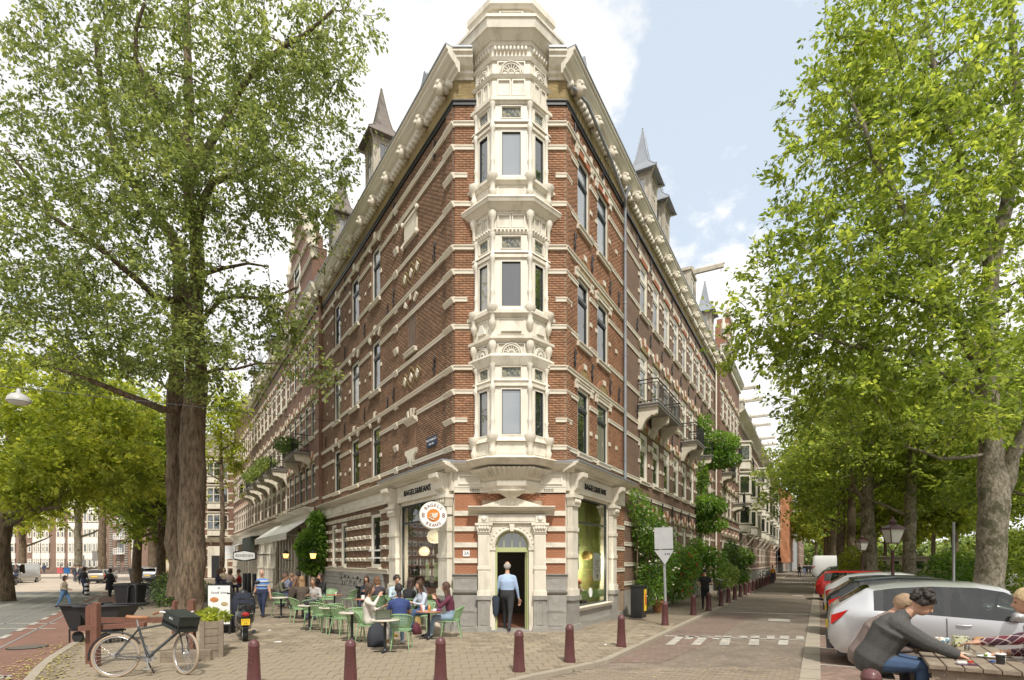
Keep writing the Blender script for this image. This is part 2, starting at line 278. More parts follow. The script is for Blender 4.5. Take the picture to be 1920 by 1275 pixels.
def ubm(mat, kind='b'):
    k = (mat.name, kind)
    if k not in _ub:
        if kind == 'b': b = UB
        elif kind == 'm': b = MB().prism([(0, 0), (-.7, 0), (-.7, .55), (-.82, .6), (-1, .78), (-1, 1), (0, 1)], 0, 1, 'x')      # moulded band, lip on top
        elif kind == 'w': b = MB().prism([(0, 0), (-.35, 0), (-1, .62), (-1, .75), (0, 1)], 0, 1, 'x')                           # weathered block
        elif kind == 'c': b = MB().prism([(0, 0), (-.12, 0), (-.15, .12), (-.3, .2), (-.34, .32), (-.55, .42), (-.8, .62), (-.86, .66), (-.86, .8), (-1, .86), (-1, 1), (0, 1)], 0, 1, 'x')   # cornice
        _ub[k] = b.mesh('unit_'+kind, mat)
    return _ub[k]
# ---------------------------------------------------------------- facade kit
class Fac:
    def __init__(s, ox, oy, dx, dy, sg):
        l = math.hypot(dx, dy); dx /= l; dy /= l; s.o = (ox, oy); s.d = (dx, dy); s.sg = sg
        xa = V((dx*sg, dy*sg, 0)); ya = V((-xa.y, xa.x, 0)); s.n = (-ya.x, -ya.y)
        s.M = Matrix(((xa.x, ya.x, 0, ox), (xa.y, ya.y, 0, oy), (0, 0, 1, 0), (0, 0, 0, 1)))
    def s(f, px, o=0):
        u = (px-960)/F; x0 = f.o[0]+f.n[0]*o; y0 = f.o[1]+f.n[1]*o
        return (x0-u*y0)/(u*f.d[1]-f.d[0])
    def z(f, s_, py, o=0): return CH+(HZ-py)/F*(f.o[1]+f.n[1]*o+f.d[1]*s_)
    def pt(f, s_, o, z): return V((f.o[0]+f.d[0]*s_+f.n[0]*o, f.o[1]+f.d[1]*s_+f.n[1]*o, z))
    def X(f, a, b): return (f.sg*a, f.sg*b) if f.sg > 0 else (-b, -a)
    def at(f, s_, o, z): return f.M @ TR(f.sg*s_, -o, z)
def ub(f, name, mat, parent, s0, s1, o0, o1, z0, z1, kind='b'):
    x0, x1 = f.X(s0, s1)
    return add(name, ubm(mat, kind), None, parent, M=f.M @ TR(x0, -o0, z0) @ SC(x1-x0, o1-o0, z1-z0))
def fbox(f, mb, s0, s1, o0, o1, z0, z1, m=None):
    x0, x1 = f.X(s0, s1); mb.box(x0, x1, -o1, -o0, z0, z1, m)
def cut(s0, s1, holes, z0, z1, pad=0):
    seg = [(s0, s1)]
    for h in holes:
        if h[2]-pad < z1 and h[3]+pad > z0:
            ns_ = []
            for a, b in seg:
                if h[1]+pad <= a or h[0]-pad >= b: ns_.append((a, b)); continue
                if h[0]-pad > a: ns_.append((a, h[0]-pad))
                if h[1]+pad < b: ns_.append((h[1]+pad, b))
            seg = ns_
    return [(a, b) for a, b in seg if b-a > .03]
def wall(f, name, mat, parent, s0, s1, z0, z1, holes=(), o=0, rev=.16, label=None):
    mb = MB(); zs = sorted({z0, z1, *[min(max(h[2], z0), z1) for h in holes], *[min(max(h[3], z0), z1) for h in holes]})
    for a, b in zip(zs, zs[1:]):
        if b-a < 1e-4: continue
        for p, q in cut(s0, s1, holes, a+1e-4, b-1e-4):
            x0, x1 = f.X(p, q); mb.poly([(x0, -o, a), (x1, -o, a), (x1, -o, b), (x0, -o, b)])
    for h in holes:
        x0, x1 = f.X(max(h[0], s0), min(h[1], s1)); a, b = h[2], h[3]; y0, y1 = -o, -o+rev
        mb.poly([(x0, y0, a), (x0, y1, a), (x0, y1, b), (x0, y0, b)]); mb.poly([(x1, y1, a), (x1, y0, a), (x1, y0, b), (x1, y1, b)])
        mb.poly([(x0, y1, b), (x1, y1, b), (x1, y0, b), (x0, y0, b)]); mb.poly([(x0, y0, a), (x1, y0, a), (x1, y1, a), (x0, y1, a)])
    x0, x1 = f.X(s0, s1)            # side returns and top
    mb.poly([(x0, -o, z0), (x0, -o, z1), (x0, .3, z1), (x0, .3, z0)]); mb.poly([(x1, -o, z1), (x1, -o, z0), (x1, .3, z0), (x1, .3, z1)]); mb.poly([(x0, -o, z1), (x1, -o, z1), (x1, .3, z1), (x0, .3, z1)])
    w = add(name, mb, mat, parent, M=f.M, uv=True)
    if label: w['label'] = label
    return w
def brick_layout(s0, s1, z0, z1, holes, bw=.21, bh=.07, gap=.012, pad=0):
    lo, hi = [], []; z = z0; r = 0
    while z+bh-gap <= z1+.02:
        zt = min(z+bh-gap, z1)
        for a, b in cut(s0, s1, holes, z, zt, pad):
            x = a-(bw/2 if r % 2 else 0)
            while x < b:
                p, q = max(x, a), min(x+bw-gap, b)
                if q-p > .03: lo.append((p, z)); hi.append((q, zt))
                x += bw
        z += bh; r += 1
    return lo, hi
def bricks(f, mat, parent, s0, s1, z0, z1, holes, o=0, singles=False, bw=.21, bh=.07, pad=0):
    lo, hi = brick_layout(s0, s1, z0, z1, holes, bw, bh, pad=pad); rr = random.Random(3)
    if singles:
        for (a, z), (b, zt) in zip(lo, hi): ub(f, 'brick', mat, parent, a, b, o-.004, o+.007+rr.uniform(0, .004), z, zt)
        return
    L_ = np.array([(*((a,) if f.sg > 0 else (-b,)), 0, z) for (a, z), (b, zt) in zip(lo, hi)], np.float32)
    H_ = np.array([(*((b,) if f.sg > 0 else (-a,)), 0, zt) for (a, z), (b, zt) in zip(lo, hi)], np.float32)
    L_[:, 1] = -o-.006-np.random.rand(len(L_))*.005; H_[:, 1] = -o
    return tag(add('brickwork', npboxes('brickwork', L_, H_, mat), None, parent, M=f.M), kind='stuff')
_wm = {}
def win(f, parent, s0, s1, z0, z1, style='white', o=-.1, cut_=.3, gl=None, label=None, fr=.07):
    w, h = round(s1-s0, 2), round(z1-z0, 2); k = (w, h, style, fr); gl = gl or glass
    if k not in _wm:
        a = MB(); t = fr
        if style == 'dark': a.k = 0; iw = t*.75
        for (x0, x1, q0, q1) in ((0, t, 0, h), (w-t, w, 0, h), (t, w-t, 0, t), (t, w-t, h-t, h)): a.box(x0, x1, -.05, .06, q0, q1, 0)
        tr_ = h*(1-cut_); d = t*.55; mi = 1 if style == 'dark' else 0
        rects = [(t, w-t, t, tr_-t/2), (t, w-t, tr_+t/2, h-t)] if cut_ else [(t, w-t, t, h-t)]
        if cut_: a.box(t, w-t, -.045, .05, tr_-t/2, tr_+t/2, mi)
        for (x0, x1, q0, q1) in rects:
            for b in ((x0, x0+d, q0, q1), (x1-d, x1, q0, q1), (x0+d, x1-d, q0, q0+d), (x0+d, x1-d, q1-d, q1)): a.box(b[0], b[1], -.025, .03, b[2], b[3], mi)
        if style == 'cross':
            a.box(w/2-t*.3, w/2+t*.3, -.03, .04, t, h-t, 0)
        _wm[k] = (a.mesh('window', [creamw, dkframe]), rects)
    me, rects = _wm[k]; x0, _ = f.X(s0, s1); M_ = f.M @ TR(x0, -o, z0)
    p = add('window', me, None, parent, M=M_)
    if label: p['label'] = label
    for i, (a, b, c, d) in enumerate(rects):
        kk = ('g', a, b, c, d, gl.name)
        if kk not in _wm: _wm[kk] = MB().poly([(a, .01, c), (b, .01, c), (b, .01, d), (a, .01, d)]).mesh('pane', gl)
        add('pane', _wm[kk], None, p, M=M_ @ RX(rnd.uniform(-.006, .006)))
    return p
def arch_m(w, rise, th, n=7, key=True, blocks=(0, 3, 6)):
    """segmental arch of wedge stones centred on x=0, springing at z=0; 0 brick, 1 stone"""
    mb = MB(); R = (w*w/4+rise*rise)/(2*rise); a0 = math.asin(min(.999, w/2/R)); 
    if rise >= w/2-.001: a0 = math.pi/2
    cz = rise-R
    for i in range(n):
        p, q = -a0+2*a0*i/n, -a0+2*a0*(i+1)/n; st = i in blocks; t = th*(1.15 if st else 1); g = .012
        pts = [(R*math.sin(p+g), cz+R*math.cos(p+g)), (R*math.sin((p+q)/2), cz+R*math.cos((p+q)/2)), (R*math.sin(q-g), cz+R*math.cos(q-g)),
               ((R+t)*math.sin(q-g), cz+(R+t)*math.cos(q-g)), ((R+t)*math.sin((p+q)/2), cz+(R+t)*math.cos((p+q)/2)), ((R+t)*math.sin(p+g), cz+(R+t)*math.cos(p+g))]
        mb.prism(pts, -.05 if st else -.03, .05, 'y', m=1 if st else 0)
    return mb
_am = {}
def arch(f, parent, sc, z, w, rise=.22, th=.28, o=0, mats=None, blocks=(0, 3, 6), fill=None, n=7):
    mats = mats or (redtile, stonew); k = (round(w, 2), round(rise, 2), th, mats[0].name, blocks, n)
    if k not in _am: _am[k] = arch_m(w, rise, th, n, True, blocks).mesh('arch', list(mats))
    a = add('window_arch', _am[k], None, parent, M=f.at(sc, o, z))
    if fill:
        R = (w*w/4+rise*rise)/(2*rise); a0 = math.asin(min(.999, w/2/R)) if rise < w/2-.001 else math.pi/2; cz = rise-R
        pts = [(R*math.sin(-a0+2*a0*i/10), cz+R*math.cos(-a0+2*a0*i/10)) for i in range(11)]
        add('tympanum', MB().prism(pts, -.018, .05, 'y'), fill, a, M=f.at(sc, o, z), uv=True)
    return a
_anc = None
def anchor(f, parent, s_, z, o=.05, sc=1):
    global _anc
    if _anc is None:
        m = MB(); m.tube([(0, -.02, -.32), (.03, -.03, -.2), (-.02, -.03, 0), (.03, -.03, .18), (0, -.02, .32)], [.012, .03, .022, .03, .012], 6)
        m.tube([(.02, -.03, .2), (.1, -.04, .26), (.09, -.04, .14), (.03, -.04, .12)], .016, 5); m.tube([(-.01, -.03, -.12), (-.09, -.04, -.06), (-.07, -.04, -.17)], .016, 5); m.box(-.03, .03, -.03, .05, -.03, .03)
        _anc = m.mesh('wall_anchor', iron)
    add('wall_anchor', _anc, None, parent, M=f.at(s_, o-.03, z) @ SC(sc, sc, sc))
_ros = None
def rosette(f, parent, s_, o, z, sc=1):
    global _ros
    if _ros is None:
        m = MB(); m.ell((0, 0, 0), (.17, .16, .2), 9, 6); m.ell((0, -.14, -.04), (.08, .08, .07), 7, 5); m.ell((-.09, -.1, .09), .06, 6, 4); m.ell((.09, -.1, .09), .06, 6, 4); m.box(-.13, .13, -.02, .2, .1, .24); m.ell((0, -.05, .17), (.15, .1, .08), 8, 4)
        _ros = m.mesh('lion_head', stonew)
    add('lion_head', _ros, None, parent, M=f.at(s_, o, z) @ SC(sc, sc, sc))
def cornice(f, parent, s0, s1, z, mat=cream, proj=.44, h=.6, dent=True, ros=None, e=(0, 0)):
    c = ub(f, 'cornice', mat, parent, s0-e[0], s1+e[1], 0, proj, z, z+h, 'c')
    ub(f, 'gutter', zinc, parent, s0-e[0]+.002, s1+e[1]-.002, .01, proj+.03, z+h, z+h+.05)
    if dent:
        n = int((s1-s0)/.24); L_ = []; H_ = []
        for i in range(n):
            a = s0+.06+i*.24; x0, x1 = f.X(a, a+.12); L_.append((x0, -.2, z-.14)); H_.append((x1, 0, z+.02))
        if L_: tag(add('dentils', npboxes('dentils', np.array(L_), np.array(H_), mat), None, parent, M=f.M), kind='stuff')
    if ros:
        a = s0+.4
        while a < s1-.1: rosette(f, parent, a, .3, z-.08, .95); a += ros
def band(f, parent, s0, s1, z, h=.13, o=.05, holes=(), kind='m', mat=stonew, base=0, pad=0):
    for a, b in cut(s0, s1, holes, z, z+h, pad): ub(f, 'stone_band', mat, parent, a, b, base, base+o, z, z+h, kind)
def console(f, parent, s_, z, w=.22, d=.8, h=.9, mat=stonew):
    k = ('con', d, h, w)
    if k not in _am:
        pts = [(0, 0), (-.14, 0), (-.16, -.0), (-.22, h*.18), (-.34, h*.42), (-d*.72, h*.62), (-d*.8, h*.58), (-d*.95, h*.66), (-d, h), (0, h)]
        _am[k] = MB().prism(pts, -w/2, w/2, 'x').mesh('console', mat)
    add('console', _am[k], None, parent, M=f.at(s_, 0, z))
def balcony(f, parent, s0, s1, z, d=.87, rail=1.0, ncon=3, mat=None, mesh_=None):
    x0, x1 = f.X(s0, s1); mb = MB(); mb.box(x0, x1, -d, 0, z-.12, z, 0); mb.box(x0-.04, x1+.04, -d-.04, 0, z-.02, z+.03, 0)
    b = add('balcony', mb, stoneg, parent, M=f.M)
    for i in range(ncon): console(f, parent, s0+.2+(s1-s0-.4)*i/max(1, ncon-1), z-1.0, d=d*.95)
    r = MB()
    for h in (.12, rail-.15, rail): r.tube([(x0+.03, 0, z+h), (x0+.03, -d+.03, z+h), (x1-.03, -d+.03, z+h), (x1-.03, 0, z+h)], .018 if h < rail else .028, 5, smooth=False)
    n = int((x1-x0)/.12)
    for i in range(n+1):
        x = x0+.03+(x1-x0-.06)*i/n; r.box(x-.008, x+.008, -d+.022, -d+.038, z+.02, z+rail-.13)
    for x in (x0+.03, x1-.03):
        for i in range(6): r.box(x-.008, x+.008, -d*i/6-.01, -d*i/6+.006, z+.02, z+rail-.13)
    add('railing', r, iron, b, M=f.M); return b
def dormer_turret(f, parent, s_, o, z0, mat=creamd, roof=zinc, w=.92, eave=19.65, tip=21.9, label=None):
    """square dormer with a flared pyramid spire"""
    h = eave-z0; mb = MB(); q = w/2
    mb.box(-q, q, -q, q, 0, h)
    for x in (-q-.04, q-.08): 
        for y in (-q-.04, q-.08): mb.box(x, x+.12, y, y+.12, 0, h-.08)
    mb.box(-q-.08, q+.08, -q-.08, q+.08, h-.16, h-.03)
    d = add('dormer', mb, mat, parent, M=f.at(s_, o, z0))
    if label: d['label'] = label
    e = w*.84; T = tip-eave; prof = [(e*1.02, -.12), (e, -.05), (e*.72, T*.09), (e*.46, T*.22), (e*.33, T*.4), (e*.18, T*.68), (.025, T)]
    rf = MB(); rf.loft([[(r*sx, r*sy, h+z) for sx, sy in ((-1, -1), (1, -1), (1, 1), (-1, 1))] for r, z in prof], True, smooth=False)
    for sx, sy in ((-1, -1), (1, -1), (1, 1), (-1, 1)): rf.tube([(r*sx, r*sy, h+z+.01) for r, z in prof], .022, 4)
    rf.ell((0, 0, h+T+.05), .05, 6, 4)
    add('spire_roof', rf, roof, d)
    sof = MB(); sof.box(-e*.98, e*.98, -e*.98, e*.98, h-.09, h-.06)
    for sx in (-1, 1):
        for sy in (-1, 1): sof.tube([(q*sx, q*sy, h-.55), (q*sx*1.12, q*sy*1.12, h-.25), (e*.9*sx, e*.9*sy, h-.1)], .045, 5)
    add('soffit', sof, mat, d)
    for rot in (0, math.pi/2, -math.pi/2):
        fr = MB(); a = w*.3
        for b in ((-a, -a+.06, .25, h-.3), (a-.06, a, .25, h-.3), (-a+.06, a-.06, .25, .31), (-a+.06, a-.06, h-.36, h-.3), (-.02, .02, .31, h-.36), (-a+.06, a-.06, h*.6, h*.6+.05)): fr.box(b[0], b[1], -q-.03, -q+.02, b[2], b[3], 0)
        fr.box(-a, a, -q-.006, -q+.001, .25, h-.3, 1); add('dormer_window', fr, [creamd, glass], d, L=RZ(rot))
    return d
def hoist(f, parent, s_, z0, o=.0, w=1.3, h=2.2, beam=1.5, mat=creamd):
    mb = MB(); q = w/2; mb.box(-q, q, -.1, 1.6, 0, h); mb.box(-q-.12, q+.12, -.22, 1.7, h, h+.16); mb.prism([(-q-.1, h+.16), (q+.1, h+.16), (0, h+.55)], -.2, 1.6, 'y')
    for x in (-q-.03, q-.13): mb.box(x, x+.16, -.18, .05, 0, h)
    d = add('hoist_dormer', mb, mat, parent, M=f.at(s_, o, z0))
    b = MB().box(-.09, .09, -beam, 0, h+.05, h+.28); b.prism([(-.09, h+.28), (.09, h+.28), (0, h+.36)], -beam-.04, 0, 'y'); b.tube([(0, -beam+.15, h+.05), (0, -beam+.15, h-.1), (.05, -beam+.15, h-.17)], .02, 5)
    add('hoist_beam', b, creamd, d)
    fr = MB().box(-q+.22, q-.22, -.115, -.1, .3, h-.25, 1)
    for x0, x1, c, e in ((-q+.18, -q+.26, .26, h-.2), (q-.26, q-.18, .26, h-.2), (-q+.26, q-.26, .26, .34), (-q+.26, q-.26, h-.28, h-.2), (-.03, .03, .34, h-.28)): fr.box(x0, x1, -.15, -.1, c, e, 0)
    add('dormer_window', fr, [creamw, glass], d); return d
def roofbody(f, parent, s0, s1, z, depth=9, top=3.2, mat=slate, name='roof'):
    x0, x1 = f.X(s0, s1); mb = MB().prism([(0, z), (1.7, z+top), (depth-1.5, z+top), (depth, z)], x0, x1, 'x')
    add(name, mb, mat, parent, M=f.M)
    add('rear_block', MB().box(x0, x1, .3, depth, 0, z), dark if False else wallB, parent, M=f.M, uv=True)
DL, DR = (-.540, .8416), (.4875, .8731)
FL = Fac(-1.72, 16.4, *DL, -1); FR = Fac(1.60, 16.4, *DR, 1); FC = Fac(0, 16.4, 1, 0, 1)
FLOORS = [(5.5, 7.58), (8.97, 11.06), (12.62, 14.85)]
BZ = [5.42, 6.24, 7.08, 7.79, 9.02, 9.83, 10.66, 11.37, 12.68, 13.53, 14.36, 15.05]
# ---------------------------------------------------------------- corner building
CB = thing('corner_building', 'tall wedge-shaped brick corner building with white bands and cream bay over café door', 'building', TR(-.06, 16.4, 0))
# --- openings
shopL = (.93, 4.3, .78, 4.08); shopR = (.7, 3.72, .66, 4.12)
hL = [(6.54, 7.61), (9.32, 10.5), (12.3, 13.4)]; hR = [(.92, 1.93), (2.66, 3.78)]
HL = [(a, b, z0, z1) for a, b in hL for z0, z1 in FLOORS]; HR = [(a, b, z0, z1) for a, b in hR for z0, z1 in FLOORS]
LEN_L, LEN_R, ZT = 15.7, 5.62, 15.68
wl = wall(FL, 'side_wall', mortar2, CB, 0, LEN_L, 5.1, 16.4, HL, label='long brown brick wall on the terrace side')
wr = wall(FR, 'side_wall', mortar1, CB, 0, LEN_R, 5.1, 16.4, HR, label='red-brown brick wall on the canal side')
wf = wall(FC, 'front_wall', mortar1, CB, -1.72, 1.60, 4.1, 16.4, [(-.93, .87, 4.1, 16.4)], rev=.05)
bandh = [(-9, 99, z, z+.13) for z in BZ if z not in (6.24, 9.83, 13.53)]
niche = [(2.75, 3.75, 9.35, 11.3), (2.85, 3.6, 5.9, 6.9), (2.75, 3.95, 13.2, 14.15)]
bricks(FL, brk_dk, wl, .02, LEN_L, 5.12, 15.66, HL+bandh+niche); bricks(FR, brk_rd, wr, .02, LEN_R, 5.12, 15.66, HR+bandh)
bricks(FC, brk_rd, wf, -1.72, 1.60, 5.12, 15.66, [(-1.12, 1.06, 4, 16)]+bandh)
# yellow brick frieze with black string course
for f, a, b in ((FL, 0, LEN_L), (FR, 0, LEN_R), (FC, -1.72, 1.60)):
    ub(f, 'frieze', ybrick, CB, a, b, -.02, .03, 15.82, 16.4); ub(f, 'string_course', iron, CB, a-.03, b, -.02, .09, 15.68, 15.82, 'm')
    for z in BZ:
        hs = {FL: HL, FR: HR, FC: [(-1.12, 1.06, 4, 16)]}[f]
        if z in (6.24, 9.83, 13.53):
            if f is FL:
                band(f, CB, -.03, .62, z, .14, .09, kind='w')
                for c in (4.75, 8.3, 11.3, 14.6): ub(f, 'stone_block', stonew, CB, c, c+.14, 0, .03, z-.1, z+.02)
                for q in hL: 
                    for e in (q[0]-.22, q[1]+.02): ub(f, 'stone_block', stonew, CB, e, e+.2, 0, .045, z, z+.14)
            elif f is FR:
                band(f, CB, -.03, .4, z, .13, .06)
                for c in (1.95, 2.46, 3.8, 4.55): ub(f, 'stone_block', stonew, CB, c, c+.18, 0, .04, z, z+.13)
            else:
                band(f, CB, -1.73, -1.33, z, .13, .06); band(f, CB, 1.3, 1.61, z, .13, .06)
        else: band(f, CB, (-.03 if f is not FC else -1.74), b if f is not FC else 1.62, z, .13, .06 if z not in (7.79, 11.37, 15.05) else .1, hs)
# quoin strips at the corners
for z0, z1 in ((5.12, 15.66),):
    ub(FL, 'quoin_pier', mortar2, CB, .02, .5, .0, .04, z0, z1); ub(FR, 'quoin_pier', mortar1, CB, .02, .33, .0, .035, z0, z1); bricks(FL, brk_dk, wl, .0, .5, z0, z1, [], .04); bricks(FR, brk_rd, wr, .0, .33, z0, z1, [], .035)
for z in BZ: ub(FL, 'quoin_stone', stonew, CB, -.04, .56, .0, .13, z-.03, z+.16, 'w')
for z in BZ:
    for s_ in (4.55,): ub(FL, 'quoin_stone', stonew, CB, s_, s_+.34, .0, .1, z-.08, z+.18, 'w')
# windows of the upper floors
for a, b in hR:
    for i, (z0, z1) in enumerate(FLOORS):
        win(FR, CB, a+.02, b-.02, z0, z1, 'dark', -.08, .3, fr=.085, gl=glassb if i == 2 else glass)
        ub(FR, 'window_sill', stonew, CB, a-.08, b+.08, 0, .13, z0-.14, z0, 'm')
        if i < 2: ub(FR, 'lintel', stonew, CB, a-.1, b+.1, -.02, .07, z1, z1+.15, 'm'); arch(FR, CB, (a+b)/2, z1+.15, b-a-.1, .5, .14, .03, (brk_rd, stonew), (3,), ybrick); 
        else: ub(FR, 'brick_head', redtile, CB, a-.05, b+.05, 0, .05, z1, z1+.18); [ub(FR, 'stone_block', stonew, CB, a+t, a+t+.15, 0, .07, z1+.02, z1+.55) for t in (-.15, .44, 1.0)]
        for e in (a-.24, b+.04): ub(FR, 'stone_block', stonew, CB, e, e+.2, 0, .09, z1-.1, z1+.16, 'm')
for a, b in hL:
    for i, (z0, z1) in enumerate(FLOORS):
        win(FL, CB, a+.02, b-.02, z0, z1, 'dark', -.1, .3, fr=.09)
        ub(FL, 'window_sill', stonew, CB, a-.1, b+.1, 0, .14, z0-.14, z0, 'm')
        arch(FL, CB, (a+b)/2, z1+.0, b-a, .24, .3, .03, (brk_dk, stonew), (0, 3, 6))
for z in (8.35, 11.95, 15.3):
    for s_ in (.62, 2.1, 3.9, 4.9) if z < 15 else (.62, 3.1): anchor(FR, CB, s_, z)
    for s_ in (1.35, 4.95, 8.4, 11.4, 14.9): anchor(FL, CB, s_, z-(0.1 if z > 15 else 0))
anchor(FL, CB, 5.6, 11.7); anchor(FL, CB, 5.6, 8.1)
# blind niches, plaque and diamond patterns on the terrace side
n1 = wall(FL, 'blind_niche', mortar2, CB, 2.75, 3.75, 9.35, 11.3, [(2.95, 3.6, 9.5, 11.0)], .005, .12); ub(FL, 'niche_back', brk_dk, n1, 2.95, 3.6, -.13, -.11, 9.5, 11.0)
bricks(FL, brk_dk, n1, 2.76, 3.74, 9.36, 11.3, [(2.95, 3.6, 9.5, 11.0)], .005)
ub(FL, 'window_sill', stonew, CB, 2.8, 3.8, 0, .14, 9.3, 9.44, 'm'); arch(FL, CB, 3.27, 11.0, .7, .2, .26, .03, (brk_dk, stonew), (0, 3, 6))
ub(FL, 'niche_panel', brk_dk, CB, 2.9, 3.55, -.02, .02, 5.95, 6.85); ub(FL, 'moulded_sill', stonew, CB, 2.75, 3.7, 0, .2, 6.85, 7.05, 'c'); arch(FL, CB, 3.22, 7.05, .75, .12, .2, .03, (brk_dk, stonew), (1, 3, 5))
m_ = MB().prism([(-.45, .1), (-.5, .25), (.5, .25), (.45, .1), (.28, .0), (.2, -.2), (.1, -.08), (0, -.36), (-.1, -.08), (-.2, -.2), (-.28, 0)], -.1, 0, 'y'); add('carved_apron', m_, stonew, CB, M=FL.at(3.22, 0, 5.72))
pq = add('stone_plaque', MB().box(-.55, .55, -.06, 0, -.3, .33).box(-.62, .62, -.12, 0, -.42, -.3).box(-.62, .62, -.1, 0, .33, .42), stonew, CB, M=FL.at(3.3, 0, 13.7))
for x in (-.64, .64):
    for z in (-.42, .4): add('finial', MB().ell((0, 0, 0), (.08, .08, .1)), stonew, pq, M=FL.at(3.3+x, .08, 13.7+z))
for zc in (12.15, 8.5):
    for k, ds in enumerate((-.55, 0, .55)):
        dm = MB(); r1 = .42 if k == 1 else .3
        for e in ((-r1, 0, 0, r1*.9), (0, r1*.9, r1, 0), (r1, 0, 0, -r1*.9), (0, -r1*.9, -r1, 0)): dm.tube([(e[0], -.01, e[1]), (e[2], -.01, e[3])], .03, 4, smooth=False)
        q = add('brick_diamond', dm, ybrick, CB, M=FL.at(3.3+ds, .0, zc)); add('stone_diamond', MB().prism([(-.13, 0), (0, -.17), (.13, 0), (0, .17)], -.05, 0, 'y'), stonew, q, M=FL.at(3.3+ds, .0, zc))
# street name plate
def text(f, body, s_, z, o, size, mat, parent, name='lettering', ext=.012, align='CENTER', bold=0, M=None, sx=1):
    c = bpy.data.curves.new(name, 'FONT'); c.body = body; c.size = size; c.extrude = ext; c.space_character = 1.12; c.align_x = align; c.align_y = 'CENTER'; c.offset = bold; c.resolution_u = 2; c.materials.append(mat)
    t_ = bpy.data.objects.new('tmp', c); me = bpy.data.meshes.new_from_object(t_); me.name = name; bpy.data.objects.remove(t_); bpy.data.curves.remove(c)
    return add(name, me, None, parent, M=(M if M is not None else f.at(s_, o, z)) @ RX(math.pi/2) @ SC(sx, 1, 1))
bluep = MAT('blue_enamel', (.02, .035, .09), .3, .05)
sp = add('street_plate', MB().box(-.36, .36, -.03, 0, -.16, .16), bluep, CB, M=FL.at(1.55, .02, 5.95)); text(FL, 'HORTENSIASTR', 1.55, 6.0, .052, .1, white, sp, ext=.002); text(FL, 'OUD-ZUID', 1.55, 5.87, .052, .07, white, sp, ext=.002)
# --- top cornices with lion heads
cornice(FL, CB, 0, LEN_L, 16.42, ros=1.55, e=(.36, 0)); cornice(FR, CB, 0, LEN_R, 16.42, ros=1.5, e=(.33, 0))
cornice(FC, CB, -1.72, -1.15, 16.42, dent=False); cornice(FC, CB, 1.08, 1.60, 16.42, dent=False)
dp = MB(); dp.tube([(FR.X(5.4, 5.4)[0], -.12, z) for z in (5.2, 10, 16.0)]+[(5.35, -.3, 16.4)], .06, 8)
for z in (6, 8, 10, 12, 14, 15.6): dp.lathe([(.075, -.04), (.075, .04)], (5.4, -.12, z), 8)
add('drainpipe', dp, zinc, CB, M=FR.M); add('gutter_pipe', MB().tube([(.1, -.18, 16.25), (.9, -.34, 16.28), (3.2, -.34, 15.95), (5.2, -.2, 15.8), (5.4, -.13, 15.6)], .05, 6), zinc, CB, M=FR.M)
add('roof', MB().prism([(-1.6, 16.6), (1.5, 16.6), (4.2, 21.4), (-3, 27), (-10, 29.6)], 16.9, 17.05).loft([[(-1.5, 17.2, 17.05), (1.4, 17.2, 17.05), (3.0, 21, 17.05), (-3.5, 23, 17.05)], [(-.6, 18.6, 19.0), (.5, 18.6, 19.0), (1.2, 20.5, 19), (-1.6, 21, 19)]], smooth=False), slate, CB, M=I4)
for f, s_ in ((FL, 1.9), (FR, 1.2)):
    m_ = MB(); pts = [(-.55, 0), (-.5, .45), (-.38, .7), (-.2, .78), (0, 1.05), (.2, .78), (.38, .7), (.5, .45), (.55, 0)]; m_.prism(pts, -.1, .8, 'y'); add('roof_dormer', m_, zinc, CB, M=f.at(s_, .05, 17.05))
dormer_turret(FL, CB, 7.7, -.45, 17.0, roof=slate, w=.95); dormer_turret(FL, CB, 13.7, -.45, 17.0, roof=slate, w=.95)
# --- bay window (five storeys of cream joinery over the door)
HF, BP, BX = .54, .56, -.02
HB = HF+BP
def octp(g): return [(BX-HB-1.414*g-.0, .0), (BX-HF-.414*g, -BP-g), (BX+HF+.414*g, -BP-g), (BX+HB+1.414*g, .0)]
bay = MB()
bo = add('bay_window', MB().prism([(BX-HB+.1, .1), (BX-HF+.05, -BP+.12), (BX+HF-.05, -BP+.12), (BX+HB-.1, .1)], 5.0, 17.4), dkframe, CB, M=FC.M)
def oct_(z0, z1, g, g2=None, mb=None):
    o1 = mb is None; mb = mb or MB(); a = [(x, y, z0) for x, y in octp(g)]; b = [(x, y, z1) for x, y in octp(g if g2 is None else g2)]; mb.loft([a, b], smooth=False)
    if o1: add('bay_moulding', mb, cream, bo, M=FC.M)
BW = [(5.73, 7.08, 7.38, 7.72), (9.42, 10.76, 11.1, 11.48), (13.19, 14.5, 14.86, 15.23)]
def YZ(py): return CH+(HZ-py)*.01538
